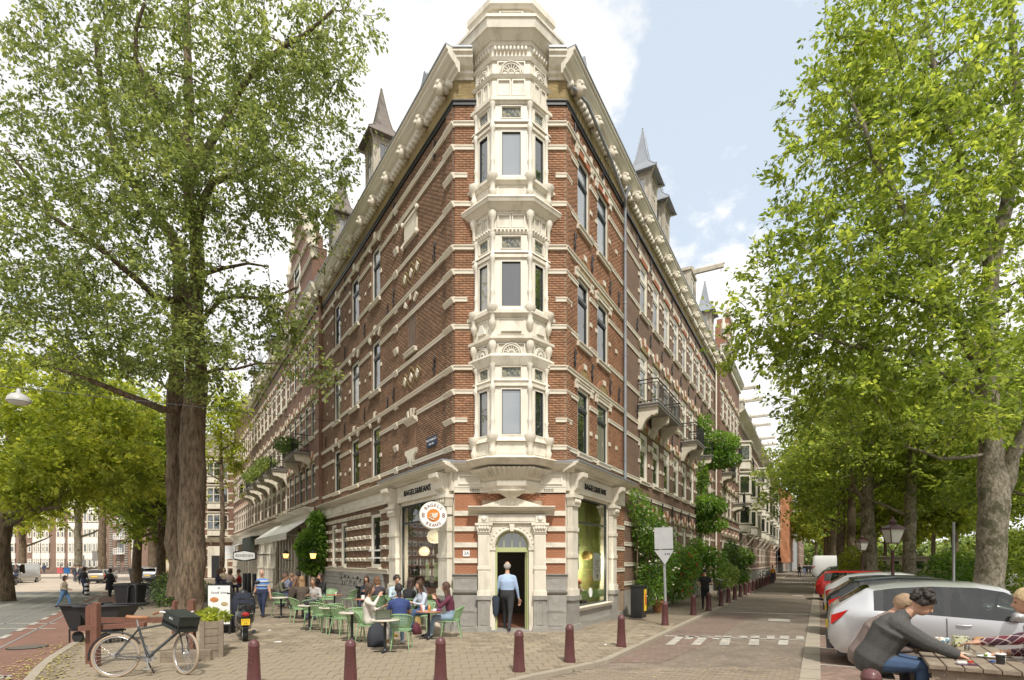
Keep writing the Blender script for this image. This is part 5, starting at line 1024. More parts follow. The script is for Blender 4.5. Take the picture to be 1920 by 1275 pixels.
for a in (24.9, 28.4, 32, 36, 40): balcony(FL, L3, a, a+2.4, 8.3, 1.1, ncon=2)
dormer_turret(FL, L3, 32.5, -.45, 17.2); hoist(FL, L3, 26.4, 17.3, -.2, 1.5, 2.4, 1.9); dormer_turret(FL, L3, 41.0, -.45, 17.2)
L4 = house(FL, 'terrace_row_house', 'last pale banded house at the end of the terrace row', 43.6, 57.5, 17.6, wallA, 0, [44.1+1.5*k for k in range(9)], style='white', gw=[(44.3+2*k, 45.6+2*k, .5, 3.6) for k in range(6)], ground='shop', ros=None, ww=.85, near=False, yfr=False)
shopfront(FL, L4, 43.7, 57.4, 0)
# awning
aw = thing('awning', 'cream canvas awning over the café terrace left of the climbing plant', 'awning', FL.at(18, .5, 3.9))
x0, x1 = FL.X(16.2, 27.5); add('canvas', MB().prism([(-.45, 4.5), (-.45, 4.54), (-1.75, 3.62), (-1.75, 3.58)], x0, x1, 'x'), MAT('awning_canvas', (.74, .72, .66), .8, .05), aw, M=FL.M); add('valance', MB().box(x0, x1, -1.78, -1.75, 3.25, 3.62), MAT('awning_valance', (.66, .62, .54), .8, .05), aw, M=FL.M)
add('awning_arm', MB().tube([(x1-.5, -.5, 3.6), (x1-.9, -1.2, 3.5), (x1-.5, -1.72, 3.55)], .03, 5), white, aw, M=FL.M)
aw2 = thing('awning', 'small white rolled awning far left beside the dark folded one', 'awning', FL.at(46, .2, 3.8)); x0, x1 = FL.X(45.5, 52); add('canvas', MB().prism([(-.2, 3.9), (-.2, 3.95), (-1.4, 3.5), (-1.4, 3.2), (-1.36, 3.2), (-1.36, 3.46)], x0, x1, 'x'), white, aw2, M=FL.M)
aw3 = thing('awning', 'dark green folded awning above the oval hanging sign', 'awning', FL.at(38, .3, 3.8)); x0, x1 = FL.X(36.5, 42); add('canvas', MB().prism([(-.2, 4.3), (-.9, 4.2), (-.95, 3.0), (-.7, 3.0), (-.2, 4.0)], x0, x1, 'x'), MAT('dark_awning', (.03, .04, .03), .8), aw3, M=FL.M)
# far corner building with a bay across the side street
FX = Fac(*P(438, 1052, 70).xy, -1, .0, -1)
X5 = thing('far_corner_building', 'far corner building with stacked cream bay windows seen left of the row', 'building', FX.M)
a0, a1 = 0, 16
wall(FX, 'front_wall', wallA, X5, 0, 7, 0, 15.5, [], 0)
for z in (1.2, 2.0, 2.8, 3.6, 5.2, 6.1, 7.0, 8.8, 9.7, 10.6, 12.2, 13.1, 14): band(FX, X5, 0, 7, z, .2, .06)
baycol(FX, X5, 2.0, 0, [(5.3, 8.2), (8.7, 11.6), (12.0, 14.8)], 2.6, 1.0); ub(FX, 'cornice', cream, X5, 0, 7, 0, .8, 15.4, 16, 'c'); ub(FX, 'shop_cornice', cream, X5, 0, 5, 0, .7, 4.5, 5.1, 'c'); ub(FX, 'door_surround', cream, X5, .7, 3.2, 0, .2, 0, 4.0); ub(FX, 'door', black, X5, 1.2, 2.7, .2, .22, 0, 2.8)
for k in range(1):
    for z in (5.6, 9.1, 12.4): win(FX, X5, 4.6+k*2.2, 5.6+k*2.2, z, z+2, 'white', .03, .3)
roofbody(FX, X5, 0, 7, 15.5)
# apartments across the square
apw = MBRICK('apartment_brick', (.26, .155, .11), (.21, .125, .09), (.26, .2, .15), patch=.1); apanel = MAT('white_panel', (.72, .70, .64), .6, .04)
FA = Fac(*P(-60, 1052, 96).xy, 1, .06, 1)
AP = thing('apartment_block', 'wide brown brick apartment block with white panels across the square', 'building', FA.M)
def fs(px): return FA.s(px)
wall(FA, 'front_wall', apw, AP, 0, fs(277), 0, 13.6, [], 0)
add('block_body', MB().box(0, fs(277), .3, 12, 0, 13.6), apw, AP, M=FA.M, uv=True)
fz = [(1.0, 2.5), (3.6, 5.2), (6.2, 7.8), (9.0, 10.6), (11.6, 13.1)]
def bay_(p0, p1, cols, panel=True, zs=fz, o=.25):
    a, b = fs(p0), fs(p1)
    for i, (z0, z1) in enumerate(zs):
        if panel: ub(FA, 'white_panel', apanel, AP, a, b, 0, o, z1+.02, z1+1.05 if i < 4 else z1+.5)
        n = cols; w_ = (b-a)/n
        for k in range(n): win(FA, AP, a+k*w_+.05, a+(k+1)*w_-.05, z0, z1, 'white', o-.02 if panel else .05, 0 if n > 2 else .3, fr=.1)
bay_(157, 200, 5); bay_(129, 146, 2); bay_(107, 123, 2); bay_(79, 94, 2); bay_(63, 78, 2); bay_(37, 47, 1, False); bay_(52, 60, 1, False); bay_(10, 30, 2)
for z in (3.3, 5.9, 8.6, 11.2):
    a, b = fs(219), fs(235); m_ = MB().box(a, b, -1.0, 0, z, z+.12); [m_.box(a, b, -1.0, -.95, z+h, z+h+.08) for h in (.35, .65, .95)]; [m_.box(a+(b-a)*k/4-.03, a+(b-a)*k/4+.03, -1.0, -.95, z+.12, z+1.0) for k in range(5)]; add('balcony', m_, white, AP, M=FA.M); win(FA, AP, a+.1, b-.1, z+.15, z+2.1, 'white', .04, 0)
bay_(248, 261, 1); pr_ = MB(); [pr_.box(fs(202)+.3+(k % 3)*1.3, fs(202)+.9+(k % 3)*1.3, -.12, 0, 1+.42*(k//3), 1.2+.42*(k//3)) for k in range(84)]; tag(add('relief_blocks', pr_, stoneg, AP, M=FA.M), kind='stuff')
# a farther darker block behind the trees at the far left
AP2 = thing('corner_flats', 'dull brown flats half hidden by trees at far left', 'building', TR(*P(-200, 1052, 100).xy, 0)); add('front_wall', MB().box(*sorted((P(-420, 1052, 99).x, P(-70, 1052, 99).x)), 97, 110, 0, 13), apw, AP2, M=I4, uv=True)
for k in range(10):
    for z0, z1 in fz: win(Fac(P(-400, 1052, 97).x, 97, 1, 0, 1), AP2, 2+k*3, 4+k*3, z0, z1, 'white', .03, .3, fr=.1)
# hanging signs and lanterns of the row
def lantern(name, label, px, py, Y, group=None):
    t = thing(name, label, 'lantern', TR(*P(px, py, Y)), group); m_ = MB()
    m_.T = f0 = SC(.62, .62, .62); m_.loft([[(-.13, -.13, -.22), (.13, -.13, -.22), (.13, .13, -.22), (-.13, .13, -.22)], [(-.2, -.2, .18), (.2, -.2, .18), (.2, .2, .18), (-.2, .2, .18)]], smooth=False)
    add('lantern_glass', m_, MEMIT('warm_lamp', (1, .6, .18), 1.6), t)
    f_ = MB(SC(.62, .62, .62)); f_.loft([[(-.24, -.24, .18), (.24, -.24, .18), (.24, .24, .18), (-.24, .24, .18)], [(-.1, -.1, .42), (.1, -.1, .42), (.1, .1, .42), (-.1, .1, .42)]], smooth=False); f_.box(-.14, .14, -.14, .14, -.28, -.22); f_.ell((0, 0, .48), .07, 6, 4)
    for sx in (-1, 1):
        for sy in (-1, 1): f_.tube([(sx*.135, sy*.135, -.22), (sx*.205, sy*.205, .18)], .015, 4)
    f_.tube([(0, 0, -.28), (0, 0, -.45), (.5, .25, -.4)], .025, 5); add('lantern_frame', f_, iron, t); return t
lantern('wall_lantern', 'glowing amber wall lantern on the cream café front left of the climbing plant', 536, 1042, 31); lantern('wall_lantern', 'glowing amber lantern half hidden among the climbing plant leaves', 587, 1042, 27.5)
hs_ = thing('hanging_sign', 'oval white sign with black rim projecting over the terrace pavement', 'sign', TR(*P(459, 1042, 41))); add('board', MB().prism([(-.85, -.25), (-.7, -.33), (0, -.42), (.7, -.33), (.85, -.25), (.85, .25), (.7, .33), (0, .42), (-.7, .33), (-.85, .25)], -.05, .05, 'y'), black, hs_); add('board_face', MB().prism([(-.78, -.2), (0, -.34), (.78, -.2), (.78, .2), (0, .34), (-.78, .2)], -.07, -.05, 'y'), white, hs_); text(None, 'SENSEO', 0, 0, 0, .3, black, hs_, M=W[hs_.name] @ TR(0, -.075, 0), ext=.003) if False else text(None, 'BENEDEN', 0, 0, 0, .28, black, hs_, M=W[hs_.name] @ TR(0, -.075, 0), ext=.003); add('bracket', MB().tube([(.85, 0, .1), (1.7, .2, .1)], .04, 5), iron, hs_)
h2 = thing('hanging_sign', 'small square white light box far down the terrace row', 'sign', TR(*P(431, 1038, 52))); add('light_box', MB().box(-.55, .55, -.1, .1, -.1, .75).box(-.55, .55, -.1, .1, -.5, -.18), white, h2)
# ---------------------------------------------------------------- trees and plants
leafE = MLEAF('elm_leaf', (.075, .11, .025), (.215, .255, .075), .45); leafP = MLEAF('plane_leaf', (.14, .19, .025), (.31, .34, .06), .58); leafR = MLEAF('elm_leaf_bright', (.08, .13, .018), (.27, .33, .06), .55)
leafD = MLEAF('dark_leaf', (.045, .085, .02), (.11, .17, .04), .35); leafV = MLEAF('vine_leaf', (.06, .13, .02), (.16, .27, .04), .4); leafO = MLEAF('olive_leaf', (.10, .15, .03), (.22, .27, .08), .4)
def leaf_quads(P_, dirn, size, rs, flat=.6, asp=.55):
    n = len(P_); d = dirn+rs.randn(n, 3)*.55; d[:, 2] -= .25; d /= np.linalg.norm(d, axis=1, keepdims=True)+1e-9
    up = rs.randn(n, 3)*flat; up[:, 2] += 1.0; w = np.cross(d, up); w /= np.linalg.norm(w, axis=1, keepdims=True)+1e-9
    L_ = (size*(.65+.7*rs.rand(n)))[:, None]; a = P_; m = P_+d*L_*.5+np.cross(w, d)*L_*.06; return np.stack([a, m+w*L_*asp*.5, P_+d*L_, m-w*L_*asp*.5], 1)
def grow(limbs, blobs, seed, ncl, lpc, size, twig=.9, drop=.0, minh=0, thick=1.0, sides=6, cr=.8, flat=.6):
    """limbs: [(points, radii)]; blobs: [(centre, radii, weight)]. Clusters of leaves are placed in the blobs and each is tied by a branch to the nearest limb"""
    rs = np.random.RandomState(seed); mb = MB(); nodes = []; nr_ = []
    for pts, rad in limbs:
        pts = [V(p) for p in pts]; fine = []; fr = []
        for i in range(len(pts)-1):
            k = max(2, int((pts[i+1]-pts[i]).length/.8))
            p0 = pts[max(i-1, 0)]; p3 = pts[min(i+2, len(pts)-1)]
            for j in range(k):
                t = j/k; a, b = pts[i], pts[i+1]; q = .5*((2*a)+(b-p0)*t+(2*p0-5*a+4*b-p3)*t*t+(3*a-p0-3*b+p3)*t**3)
                fine.append(q); fr.append(rad[i]*(1-t)+rad[i+1]*t)
        fine.append(pts[-1]); fr.append(rad[-1]); jit = [V(rs.randn(3))*(.12*r_ if r_ > .15 else .04) for r_ in fr]
        mb.tube([p+j for p, j in zip(fine, jit)], fr, 14 if fr[0] > .3 else (9 if fr[0] > .12 else sides)); nodes += [tuple(p) for p in fine[1:]]; nr_ += fr[1:]
    base = len(nodes); w = np.array([b[2] for b in blobs], float); w /= w.sum(); C_ = []
    for c, r, k in zip([b[0] for b in blobs], [b[1] for b in blobs], rs.multinomial(ncl, w)):
        u = rs.randn(k, 3); u /= np.linalg.norm(u, axis=1, keepdims=True); u *= (rs.rand(k, 1)**.42); p = u*np.array(r)+np.array(c); C_.append(p)
    C_ = np.concatenate(C_); C_ = C_[C_[:, 2] > minh]
    Nn = np.array(nodes); order = np.argsort([np.min(np.linalg.norm(Nn-c, axis=1)) for c in C_]); leaves = []; dirs = []
    cap = np.empty((len(nodes)+len(C_)*4, 3)); cap[:len(nodes)] = Nn; cr_ = list(nr_); cnt = len(nodes)
    for ci in order:
        c = C_[ci]; d = cap[:cnt]-c; dist = np.linalg.norm(d, axis=1); pen = dist+np.maximum(0, d[:, 2])*.9; k = int(np.argmin(pen)); a = V(cap[k]); L_ = dist[k]; b = V(c)
        r0 = min(cr_[k]*.6, .022*thick*(1+L_*.55)); mid = a.lerp(b, .5)+V(rs.randn(3))*L_*.09+V((0, 0, L_*.10)); m1 = a.lerp(mid, .5)+V(rs.randn(3))*L_*.04; m2 = mid.lerp(b, .5)+V(rs.randn(3))*L_*.04
        mb.tube([a, m1, mid, m2, b], [r0, r0*.8, r0*.62, r0*.45, max(.006, r0*.25)], 4 if r0 < .05 else 6, caps=False)
        for p, rr_ in ((m1, r0*.8), (mid, r0*.62), (m2, r0*.45), (b, r0*.3)): cap[cnt] = p; cr_.append(rr_); cnt += 1
        out = (b-a).normalized() if L_ > .01 else V((0, 0, 1)); nt_ = 4
        for t in range(nt_):
            td = V(rs.randn(3))*.8+out*.9+V((0, 0, -.1-drop)); td.normalize(); tl = twig*(.5+rs.rand()*.8); e = b+td*tl
            if lpc > 12 and t < 2: mb.tube([b, b+td*tl*.5+V((0, 0, .03)), e], [.008*thick, .005*thick, .003], 3, caps=False)
            m = lpc//nt_; q = rs.rand(m, 1)**.7; pts = np.array(b)[None]+q*np.array(td)[None]*tl+rs.randn(m, 3)*np.array([.16, .16, .10])*cr; leaves.append(pts); dirs.append(np.repeat(np.array(td)[None], m, 0))
    Lp = np.concatenate(leaves); Ld = np.concatenate(dirs)
    return mb, leaf_quads(Lp, Ld, size, rs, flat)
def tree(name, label, cat, base, limbs, blobs, seed, ncl, lpc, size, mat, barkm=None, group=None, **k):
    t = thing(name, label, cat, TR(*base), group); mb, q = grow(limbs, blobs, seed, ncl, lpc, size, **k); iv = W[t.name].inverted()
    mb.v = [(x-base[0], y-base[1], z-base[2]) for x, y, z in mb.v]; q = q-np.array(base, float)
    add('trunk', mb, barkm or bark, t); add('crown', npmesh('crown', q, 4, mat), None, t); return t
def Q(px, py, y): return tuple(P(px, py, y))
# the big elm on the left: two stems
Y = 22.0
tree('elm_tree', 'huge old elm with thick furrowed trunk and pale green crown towering over the terrace', 'tree', (G(352, 1152).x, Y, 0),
 [([Q(356, 1160, Y), Q(358, 1120, Y), Q(360, 1000, Y), Q(362, 850, Y), Q(366, 700, Y), Q(368, 560, Y), Q(368, 440, Y), Q(350, 330, Y), Q(355, 180, Y+.5), Q(350, 20, Y+1), Q(345, -120, Y+1)], [.60, .54, .49, .47, .40, .3, .24, .2, .17, .13, .08]),
  ([Q(332, 1120, Y+1.6), Q(328, 900, Y+1.6), Q(327, 740, Y+1.8), Q(338, 560, Y+1.6), Q(330, 460, Y+1.6), Q(290, 400, Y+1.5), Q(240, 330, Y+1.4), Q(200, 230, Y+1), Q(180, 60, Y)], [.36, .33, .31, .28, .25, .22, .18, .13, .08]),
  ([Q(368, 450, Y), Q(378, 400, Y-.3), Q(400, 345, Y-.8), Q(450, 330, Y-1.2), Q(490, 308, Y-1.5), Q(520, 295, Y-1.5)], [.2, .18, .14, .1, .07, .04]),
  ([Q(366, 700, Y), Q(330, 770, Y-.2), Q(270, 755, Y-.8), Q(190, 720, Y-1.6), Q(100, 690, Y-2.2)], [.1, .15, .13, .09, .05]),
  ([Q(345, 560, Y), Q(290, 555, Y-.8), Q(230, 500, Y-1.5), Q(170, 455, Y-2), Q(100, 410, Y-2.4), Q(60, 340, Y-2.5), Q(10, 270, Y-2.5)], [.14, .13, .11, .1, .08, .06, .04]),
  ([Q(372, 520, Y), Q(420, 500, Y-.6), Q(500, 495, Y-1.2)], [.1, .07, .03]), ([Q(366, 620, Y), Q(420, 560, Y+.5), Q(500, 560, Y+1), Q(560, 540, Y+1)], [.1, .08, .06, .04]),
  ([Q(360, 330, Y), Q(430, 210, Y+.3), Q(500, 110, Y-.5), Q(570, 70, Y-1), Q(630, 20, Y-1)], [.18, .14, .11, .08, .05]), ([Q(360, 300, Y), Q(310, 200, Y-1), Q(250, 110, Y-1.5), Q(270, 0, Y-2)], [.13, .1, .08, .05]),
  ([Q(360, 700, Y), Q(440, 690, Y-1), Q(520, 680, Y-1.6)], [.08, .05, .03])],
 [(Q(330, 80, Y-.5), (6.5, 4.5, 3.6), 4), (Q(150, 150, Y-1.5), (4.6, 4, 4.6), 3), (Q(60, 400, Y-2), (3.6, 3.5, 3.8), 2.0), (Q(220, 480, Y-2.0), (4.6, 3.8, 3.0), 2.6), (Q(110, 620, Y-2), (4.4, 3, 2.0), 2.0), (Q(300, 650, Y-2.0), (3.6, 2.2, 1.6), 1.6),
  (Q(520, 210, Y), (3.4, 3.2, 3.6), 2.8), (Q(535, 370, Y), (2.2, 2.5, 2.0), .8), (Q(600, 60, Y), (2.4, 2.5, 2.2), 1.3), (Q(480, 610, Y-.5), (2.3, 2.0, 1.7), 1.1), (Q(420, 370, Y-1.5), (3.4, 2.5, 2.6), 1.5), (Q(330, 300, Y-2.5), (4.5, 2.5, 3.0), 2.0), (Q(400, 720, Y-1), (1.6, 1.5, .7), .25), (Q(560, 690, Y-1), (1.0, 1.0, .7), .2)],
 11, 1200, 66, .165, leafE, twig=.95, drop=.3, thick=1.5, cr=.58)
# plane trees at the far left
def plain_tree(name, label, px, pyb, Y, hpx, rpx, seed, mat, ncl, lpc, size, trunkr, py_c, limbs_=None, bk=None, group=None, minpy=None):
    b = P(px, pyb, Y); b.z = max(-.1, min(b.z, .0)); s_ = Y/F; top = P(px, py_c, Y)
    lim = [([tuple(b), tuple(b.lerp(top, .35)+V((.1, 0, 0))), tuple(b.lerp(top, .7)), tuple(top)], [trunkr*1.2, trunkr, trunkr*.8, trunkr*.35])]
    r_ = random.Random(seed)
    for k in range(6):
        a = k*1.05+r_.random(); h = .38+.09*k; st = b.lerp(top, h); L_ = rpx*s_*.75; e = st+V((math.cos(a)*L_, math.sin(a)*L_*.7, L_*.45)); m = st.lerp(e, .5)+V((0, 0, -.05*L_)); lim.append(([tuple(st), tuple(m), tuple(e)], [trunkr*.45, trunkr*.3, trunkr*.12]))
    c = P(px, py_c, Y); R_ = rpx*s_; Hh = hpx*s_
    bl = [((c.x, c.y, c.z), (R_, R_*.8, Hh), 3)]+[((c.x+math.cos(k*1.26)*R_*.55, c.y+math.sin(k*1.26)*R_*.4, c.z+r_.uniform(-.6, .4)*Hh), (R_*.55, R_*.5, Hh*.45), 1) for k in range(5)]
    mz = P(px, minpy, Y).z if minpy else 0
    return tree(name, label, 'tree', tuple(b), lim, bl, seed, ncl, lpc, size, mat, bk, group, minh=mz, twig=1.0)
Y = 30
tree('plane_tree', 'spreading tree with low curved limbs at the far left edge', 'tree', (P(8, 1130, Y).x, Y, RZV), [([Q(8, 1132, Y), Q(6, 1050, Y), Q(8, 985, Y), Q(30, 900, Y), Q(10, 780, Y)], [.5, .38, .36, .26, .12]), ([Q(8, 985, Y), Q(50, 965, Y-1), Q(100, 945, Y-2), Q(140, 900, Y-2.5)], [.22, .18, .13, .05]), ([Q(10, 960, Y), Q(60, 958, Y-3), Q(110, 950, Y-4)], [.18, .13, .05]), ([Q(15, 940, Y), Q(60, 900, Y+1), Q(110, 870, Y+1)], [.18, .12, .05])],
 [(Q(60, 800, Y-2), (5.2, 5, 2.6), 4), (Q(130, 880, Y-3), (4.0, 4, 1.6), 3), (Q(30, 700, Y), (5, 4, 2.6), 2), (Q(200, 810, Y), (3.2, 3, 2.5), 2), (Q(20, 930, Y-3), (2.6, 3, .8), 1)], 5, 620, 60, .25, leafP, twig=1.1, minh=P(0, 990, Y-3).z)
plain_tree('street_tree', 'tree of fresh green leaves filling the gap left of the big elm', 255, 1100, 40, 130, 110, 21, leafP, 420, 56, .27, .28, 850, minpy=1010)
plain_tree('street_tree', 'darker tree close behind the elm trunk', 300, 1110, 36, 130, 60, 22, leafR, 260, 52, .25, .25, 900, minpy=1060)
plain_tree('street_tree', 'slim tree in front of the apartment block with mottled stem', 145, 1080, 62, 80, 75, 23, leafP, 260, 44, .4, .35, 880, bk=bark2, minpy=985)
plain_tree('street_tree', 'tree at the left of the apartment block', 40, 1080, 66, 70, 70, 24, leafP, 220, 44, .42, .35, 930, minpy=1000)
plain_tree('street_tree', 'tall dark tree beside the apartment block near the yellow van', 285, 1075, 60, 110, 38, 25, leafD, 260, 44, .36, .35, 900, minpy=1040)
plain_tree('street_tree', 'thin tree between the elm and the terrace row', 415, 1110, 48, 130, 42, 26, leafP, 130, 40, .28, .2, 790, minpy=930)
plain_tree('street_tree', 'tree crown rising above the square left of the elm', 190, 1085, 55, 120, 90, 27, leafR, 330, 44, .36, .32, 780, minpy=990)
# canal-side elms on the right
Y = 19.0
tree('canal_elm', 'large mossy elm trunk with forked stem behind the silver car', 'tree', (P(1862, 1160, Y).x, Y, RZV),
 [([Q(1862, 1175, Y), Q(1860, 1090, Y), Q(1860, 1000, Y), Q(1862, 900, Y), Q(1858, 820, Y), Q(1850, 700, Y), Q(1855, 560, Y), Q(1870, 450, Y), Q(1895, 330, Y), Q(1900, 150, Y), Q(1890, -20, Y)], [.52, .42, .43, .45, .33, .32, .26, .22, .18, .13, .06]),
  ([Q(1872, 935, Y), Q(1900, 860, Y-.3), Q(1935, 780, Y-.5), Q(1990, 600, Y-.5)], [.3, .22, .2, .1]), ([Q(1855, 700, Y), Q(1810, 640, Y-.6), Q(1760, 520, Y-1.2), Q(1700, 400, Y-1.6), Q(1640, 290, Y-2), Q(1600, 190, Y-2)], [.2, .17, .13, .1, .07, .04]),
  ([Q(1862, 560, Y), Q(1840, 420, Y-.5), Q(1800, 320, Y-.8), Q(1760, 180, Y-.8), Q(1740, 30, Y-.6)], [.17, .14, .12, .08, .04]), ([Q(1852, 770, Y), Q(1780, 700, Y-1), Q(1690, 660, Y-1.5), Q(1600, 650, Y-2), Q(1500, 620, Y-2.4)], [.12, .1, .08, .05, .03]),
  ([Q(1855, 640, Y), Q(1770, 580, Y-1), Q(1680, 560, Y-1.5), Q(1560, 520, Y-2)], [.1, .09, .06, .03]), ([Q(1850, 850, Y), Q(1770, 860, Y-.8), Q(1700, 840, Y-1.4)], [.07, .05, .03])],
 [(Q(1790, 90, Y-.5), (4.4, 4, 3.4), 4), (Q(1700, 300, Y-1.5), (4.2, 3.5, 3.0), 4), (Q(1600, 480, Y-1.8), (3.4, 3, 1.9), 2.6), (Q(1530, 600, Y-1.8), (2.9, 2.6, 1.2), 1.6), (Q(1720, 600, Y-1.5), (4.0, 3.2, 2.2), 3.0), (Q(1850, 450, Y), (3.6, 3.4, 3.2), 2.5), (Q(1600, 160, Y-1), (1.6, 2, 2.6), 1.1), (Q(1690, 760, Y-1.5), (3.6, 3, 1.4), 1.6), (Q(1900, 760, Y+.5), (2.5, 3, 1.6), 1.0), (Q(1560, 720, Y-1.6), (2.2, 2, 1.2), .9)],
 31, 860, 74, .175, leafR, bark2, twig=.95, drop=.15, thick=1.9, cr=.5)
def canal_tree(label, px, Y, w, seed, ncl, top, spread, size, mat=leafR, tilt=0):
    b = P(px, 1100, Y); b.z = RZV; s_ = Y/F
    r_ = random.Random(seed); tp = V((b.x+tilt, b.y, CH+(HZ-top)*s_)); lim = [([tuple(b), tuple(b.lerp(tp, .3)), tuple(b.lerp(tp, .6)+V((.1, 0, 0))), tuple(tp)], [w*.62, w*.5, w*.42, w*.15])]
    H_ = tp.z
    for k in range(7):
        h = .32+.08*k; st = b.lerp(tp, h); a = r_.uniform(0, 6.28); L_ = spread*.7; e = st+V((math.cos(a)*L_, math.sin(a)*L_*.8, L_*.5)); lim.append(([tuple(st), tuple(st.lerp(e, .5)+V((0, 0, -.1))), tuple(e)], [w*.22, w*.14, w*.05]))
    bl = [((tp.x, tp.y, tp.z*.72), (spread, spread*.9, tp.z*.3), 3)]+[((tp.x+math.cos(k*1.26)*spread*.6, tp.y+math.sin(k*1.26)*spread*.6, tp.z*r_.uniform(.42, .85)), (spread*.55, spread*.5, tp.z*.13), 1) for k in range(6)]
    return tree('canal_elm', label, 'tree', tuple(b), lim, bl, seed, ncl, 50, size, mat, bark2 if Y < 40 else bark, 'elms along the canal', minh=tp.z*.30, twig=1.1)
canal_tree('straight elm trunk right of the street lantern', 1706, 33, .62, 41, 420, 640, 5.0, .23)
canal_tree('thick dark elm trunk left of the street lantern', 1631, 34.5, .75, 42, 480, 620, 5.6, .23, tilt=-.5)
canal_tree('elm trunk next to the white van', 1597, 44, .6, 43, 380, 690, 5.4, .28)
canal_tree('elm beyond the white van with pale trunk', 1577, 54, .7, 44, 330, 740, 5.6, .32)
canal_tree('farther elm of the canal row over the far cars', 1562, 72, .8, 45, 300, 800, 6.5, .42)
canal_tree('last distinct elm at the end of the canal row', 1549, 100, .9, 46, 280, 870, 8.0, .55, leafP)
for i, (px, Y, top, sp, m, lb) in enumerate(((1790, 48, 720, 6, leafO, 'tree on the far canal bank between the trunks'), (1940, 36, 620, 6.5, leafR, 'bushy tree at the far right edge beyond the canal'), (1750, 80, 850, 8, leafD, 'dark distant tree across the water'), (1860, 60, 780, 8, leafR, 'broad green tree across the water behind the mossy elm'), (1660, 95, 900, 8, leafP, 'pale distant tree seen right of the thick dark trunk'), (2000, 26, 560, 5, leafR, 'tree just outside the right edge with branches reaching in'), (1700, 52, 850, 4.5, leafP, 'low bright tree on the quay behind the lantern'))):
    canal_tree(lb, px, Y, .5, 60+i, 300, top, sp, .011*Y*.62+.1, m).name = 'bank_tree'
# street-end tree mass
for i, (px, Y, lb) in enumerate(((1530, 190, 'far tree mass closing the end of the canal street'), (1575, 150, 'distant round tree right of the street end'))): canal_tree(lb, px, Y, .8, 80+i, 200, 960, 9, .9, leafP).name = 'distant_tree'
def bush(name, label, cat, cpts, n, size, mat, seed, stems=(), flowers=None, group=None, M0=None, kind=None):
    """cpts: [(centre, radii, weight)]"""
    rs = np.random.RandomState(seed); w = np.array([c[2] for c in cpts], float); w /= w.sum(); P_ = []; D_ = []
    for (c, r, _), k in zip(cpts, rs.multinomial(n, w)):
        u = rs.randn(k, 3); u /= np.linalg.norm(u, axis=1, keepdims=True); q = u*(rs.rand(k, 1)**.35); P_.append(q*np.array(r)+np.array(c)); D_.append(u+np.array([0, 0, -.2]))
    P_ = np.concatenate(P_); D_ = np.concatenate(D_); b = V(P_.mean(0)); b.z = P_[:, 2].min(); t = thing(name, label, cat, TR(*b), group)
    add('foliage', npmesh('foliage', leaf_quads(P_, D_, size, rs)-np.array(b), 4, mat), None, t)
    if stems:
        m_ = MB(); [m_.tube(p, .025, 5) for p in stems]; m_.v = [(x-b.x, y-b.y, z-b.z) for x, y, z in m_.v]; add('stem', m_, bark, t)
    if flowers:
        fm, nf, fs_ = flowers; k = rs.choice(len(P_), nf); m_ = MB()
        for j in k:
            out = D_[j]/np.linalg.norm(D_[j]); p = P_[j]+out*.1-np.array([0, .12, 0]); m_.ell(tuple(p-np.array(b)), (fs_, fs_, fs_*.7), 6, 4)
        tag(add('blossoms', m_, fm, t), kind='stuff')
    return t
wroses = MAT('white_rose', (.8, .74, .6), .6); rroses = MAT('red_rose', (.45, .02, .02), .6)
def fr(s_, o, z): return tuple(FR.pt(s_, o, z))
def fl(s_, o, z): return tuple(FL.pt(s_, o, z))
bush('rose_bush', 'tall climbing rose with white blooms right of the drainpipe beside the shop', 'bush', [(fr(6.9, .6, 3.4), (.7, .7, 1.0), 2), (fr(7.6, .7, 2.1), (1.0, .8, 1.3), 3), (fr(6.6, .8, 1.2), (.6, .6, .9), 1), (fr(6.3, .3, 4.4), (.5, .35, .6), .6), (fr(8.4, .6, 3.0), (.8, .5, .8), 1)], 6500, .13, leafV, 3, [[fr(6.3, .2, 0), fr(6.4, .3, 2), fr(6.5, .3, 4)], [fr(7, .5, 0), fr(7.2, .6, 1.5), fr(7.6, .5, 3)]], (wroses, 75, .055))
bush('rose_bush', 'climbing rose with red blooms behind the leaning traffic sign pole', 'bush', [(fr(12.0, .7, 2.0), (1.1, .7, .9), 2), (fr(11.2, .7, 1.1), (.8, .6, .9), 1), (fr(13.2, .7, 1.4), (.9, .6, 1.1), 1)], 4200, .14, leafV, 4, [[fr(12, .4, 0), fr(12, .6, 1.6)]], (rroses, 60, .06))
bush('wisteria', 'leafy climber hanging in clumps from the third balcony of the canal house', 'climbing plant', [(fr(21.5, .9, 9.6), (1.6, .8, .7), 2), (fr(21.6, .9, 8.6), (1.5, .9, .6), 2.2), (fr(20.3, .3, 7.2), (.35, .3, 1.1), .5), (fr(20.3, .6, 5.5), (1.2, .8, .7), 1.8), (fr(20.6, .6, 4.4), (1.2, .7, .5), 1.4), (fr(20.6, .4, 10.7), (.5, .3, .5), .4)], 7000, .2, leafV, 5, [[fr(20.3, .15, 0), fr(20.4, .25, 3), fr(20.2, .15, 6), fr(20.4, .2, 10)], [fr(20.8, .2, 0), fr(20.5, .1, 4), fr(20.7, .2, 8)]])
bush('shrub', 'green shrub spreading over the pavement beneath the climbing vine', 'bush', [(fr(17.5, .8, 2.4), (1.3, .6, .6), 1.4), (fr(18.6, .9, 1.7), (1.3, .7, .8), 1.5), (fr(16.4, .7, 2.9), (.5, .5, .5), .5)], 3200, .17, leafV, 6, [[fr(17.6, .5, 0), fr(17.5, .6, 2)]])
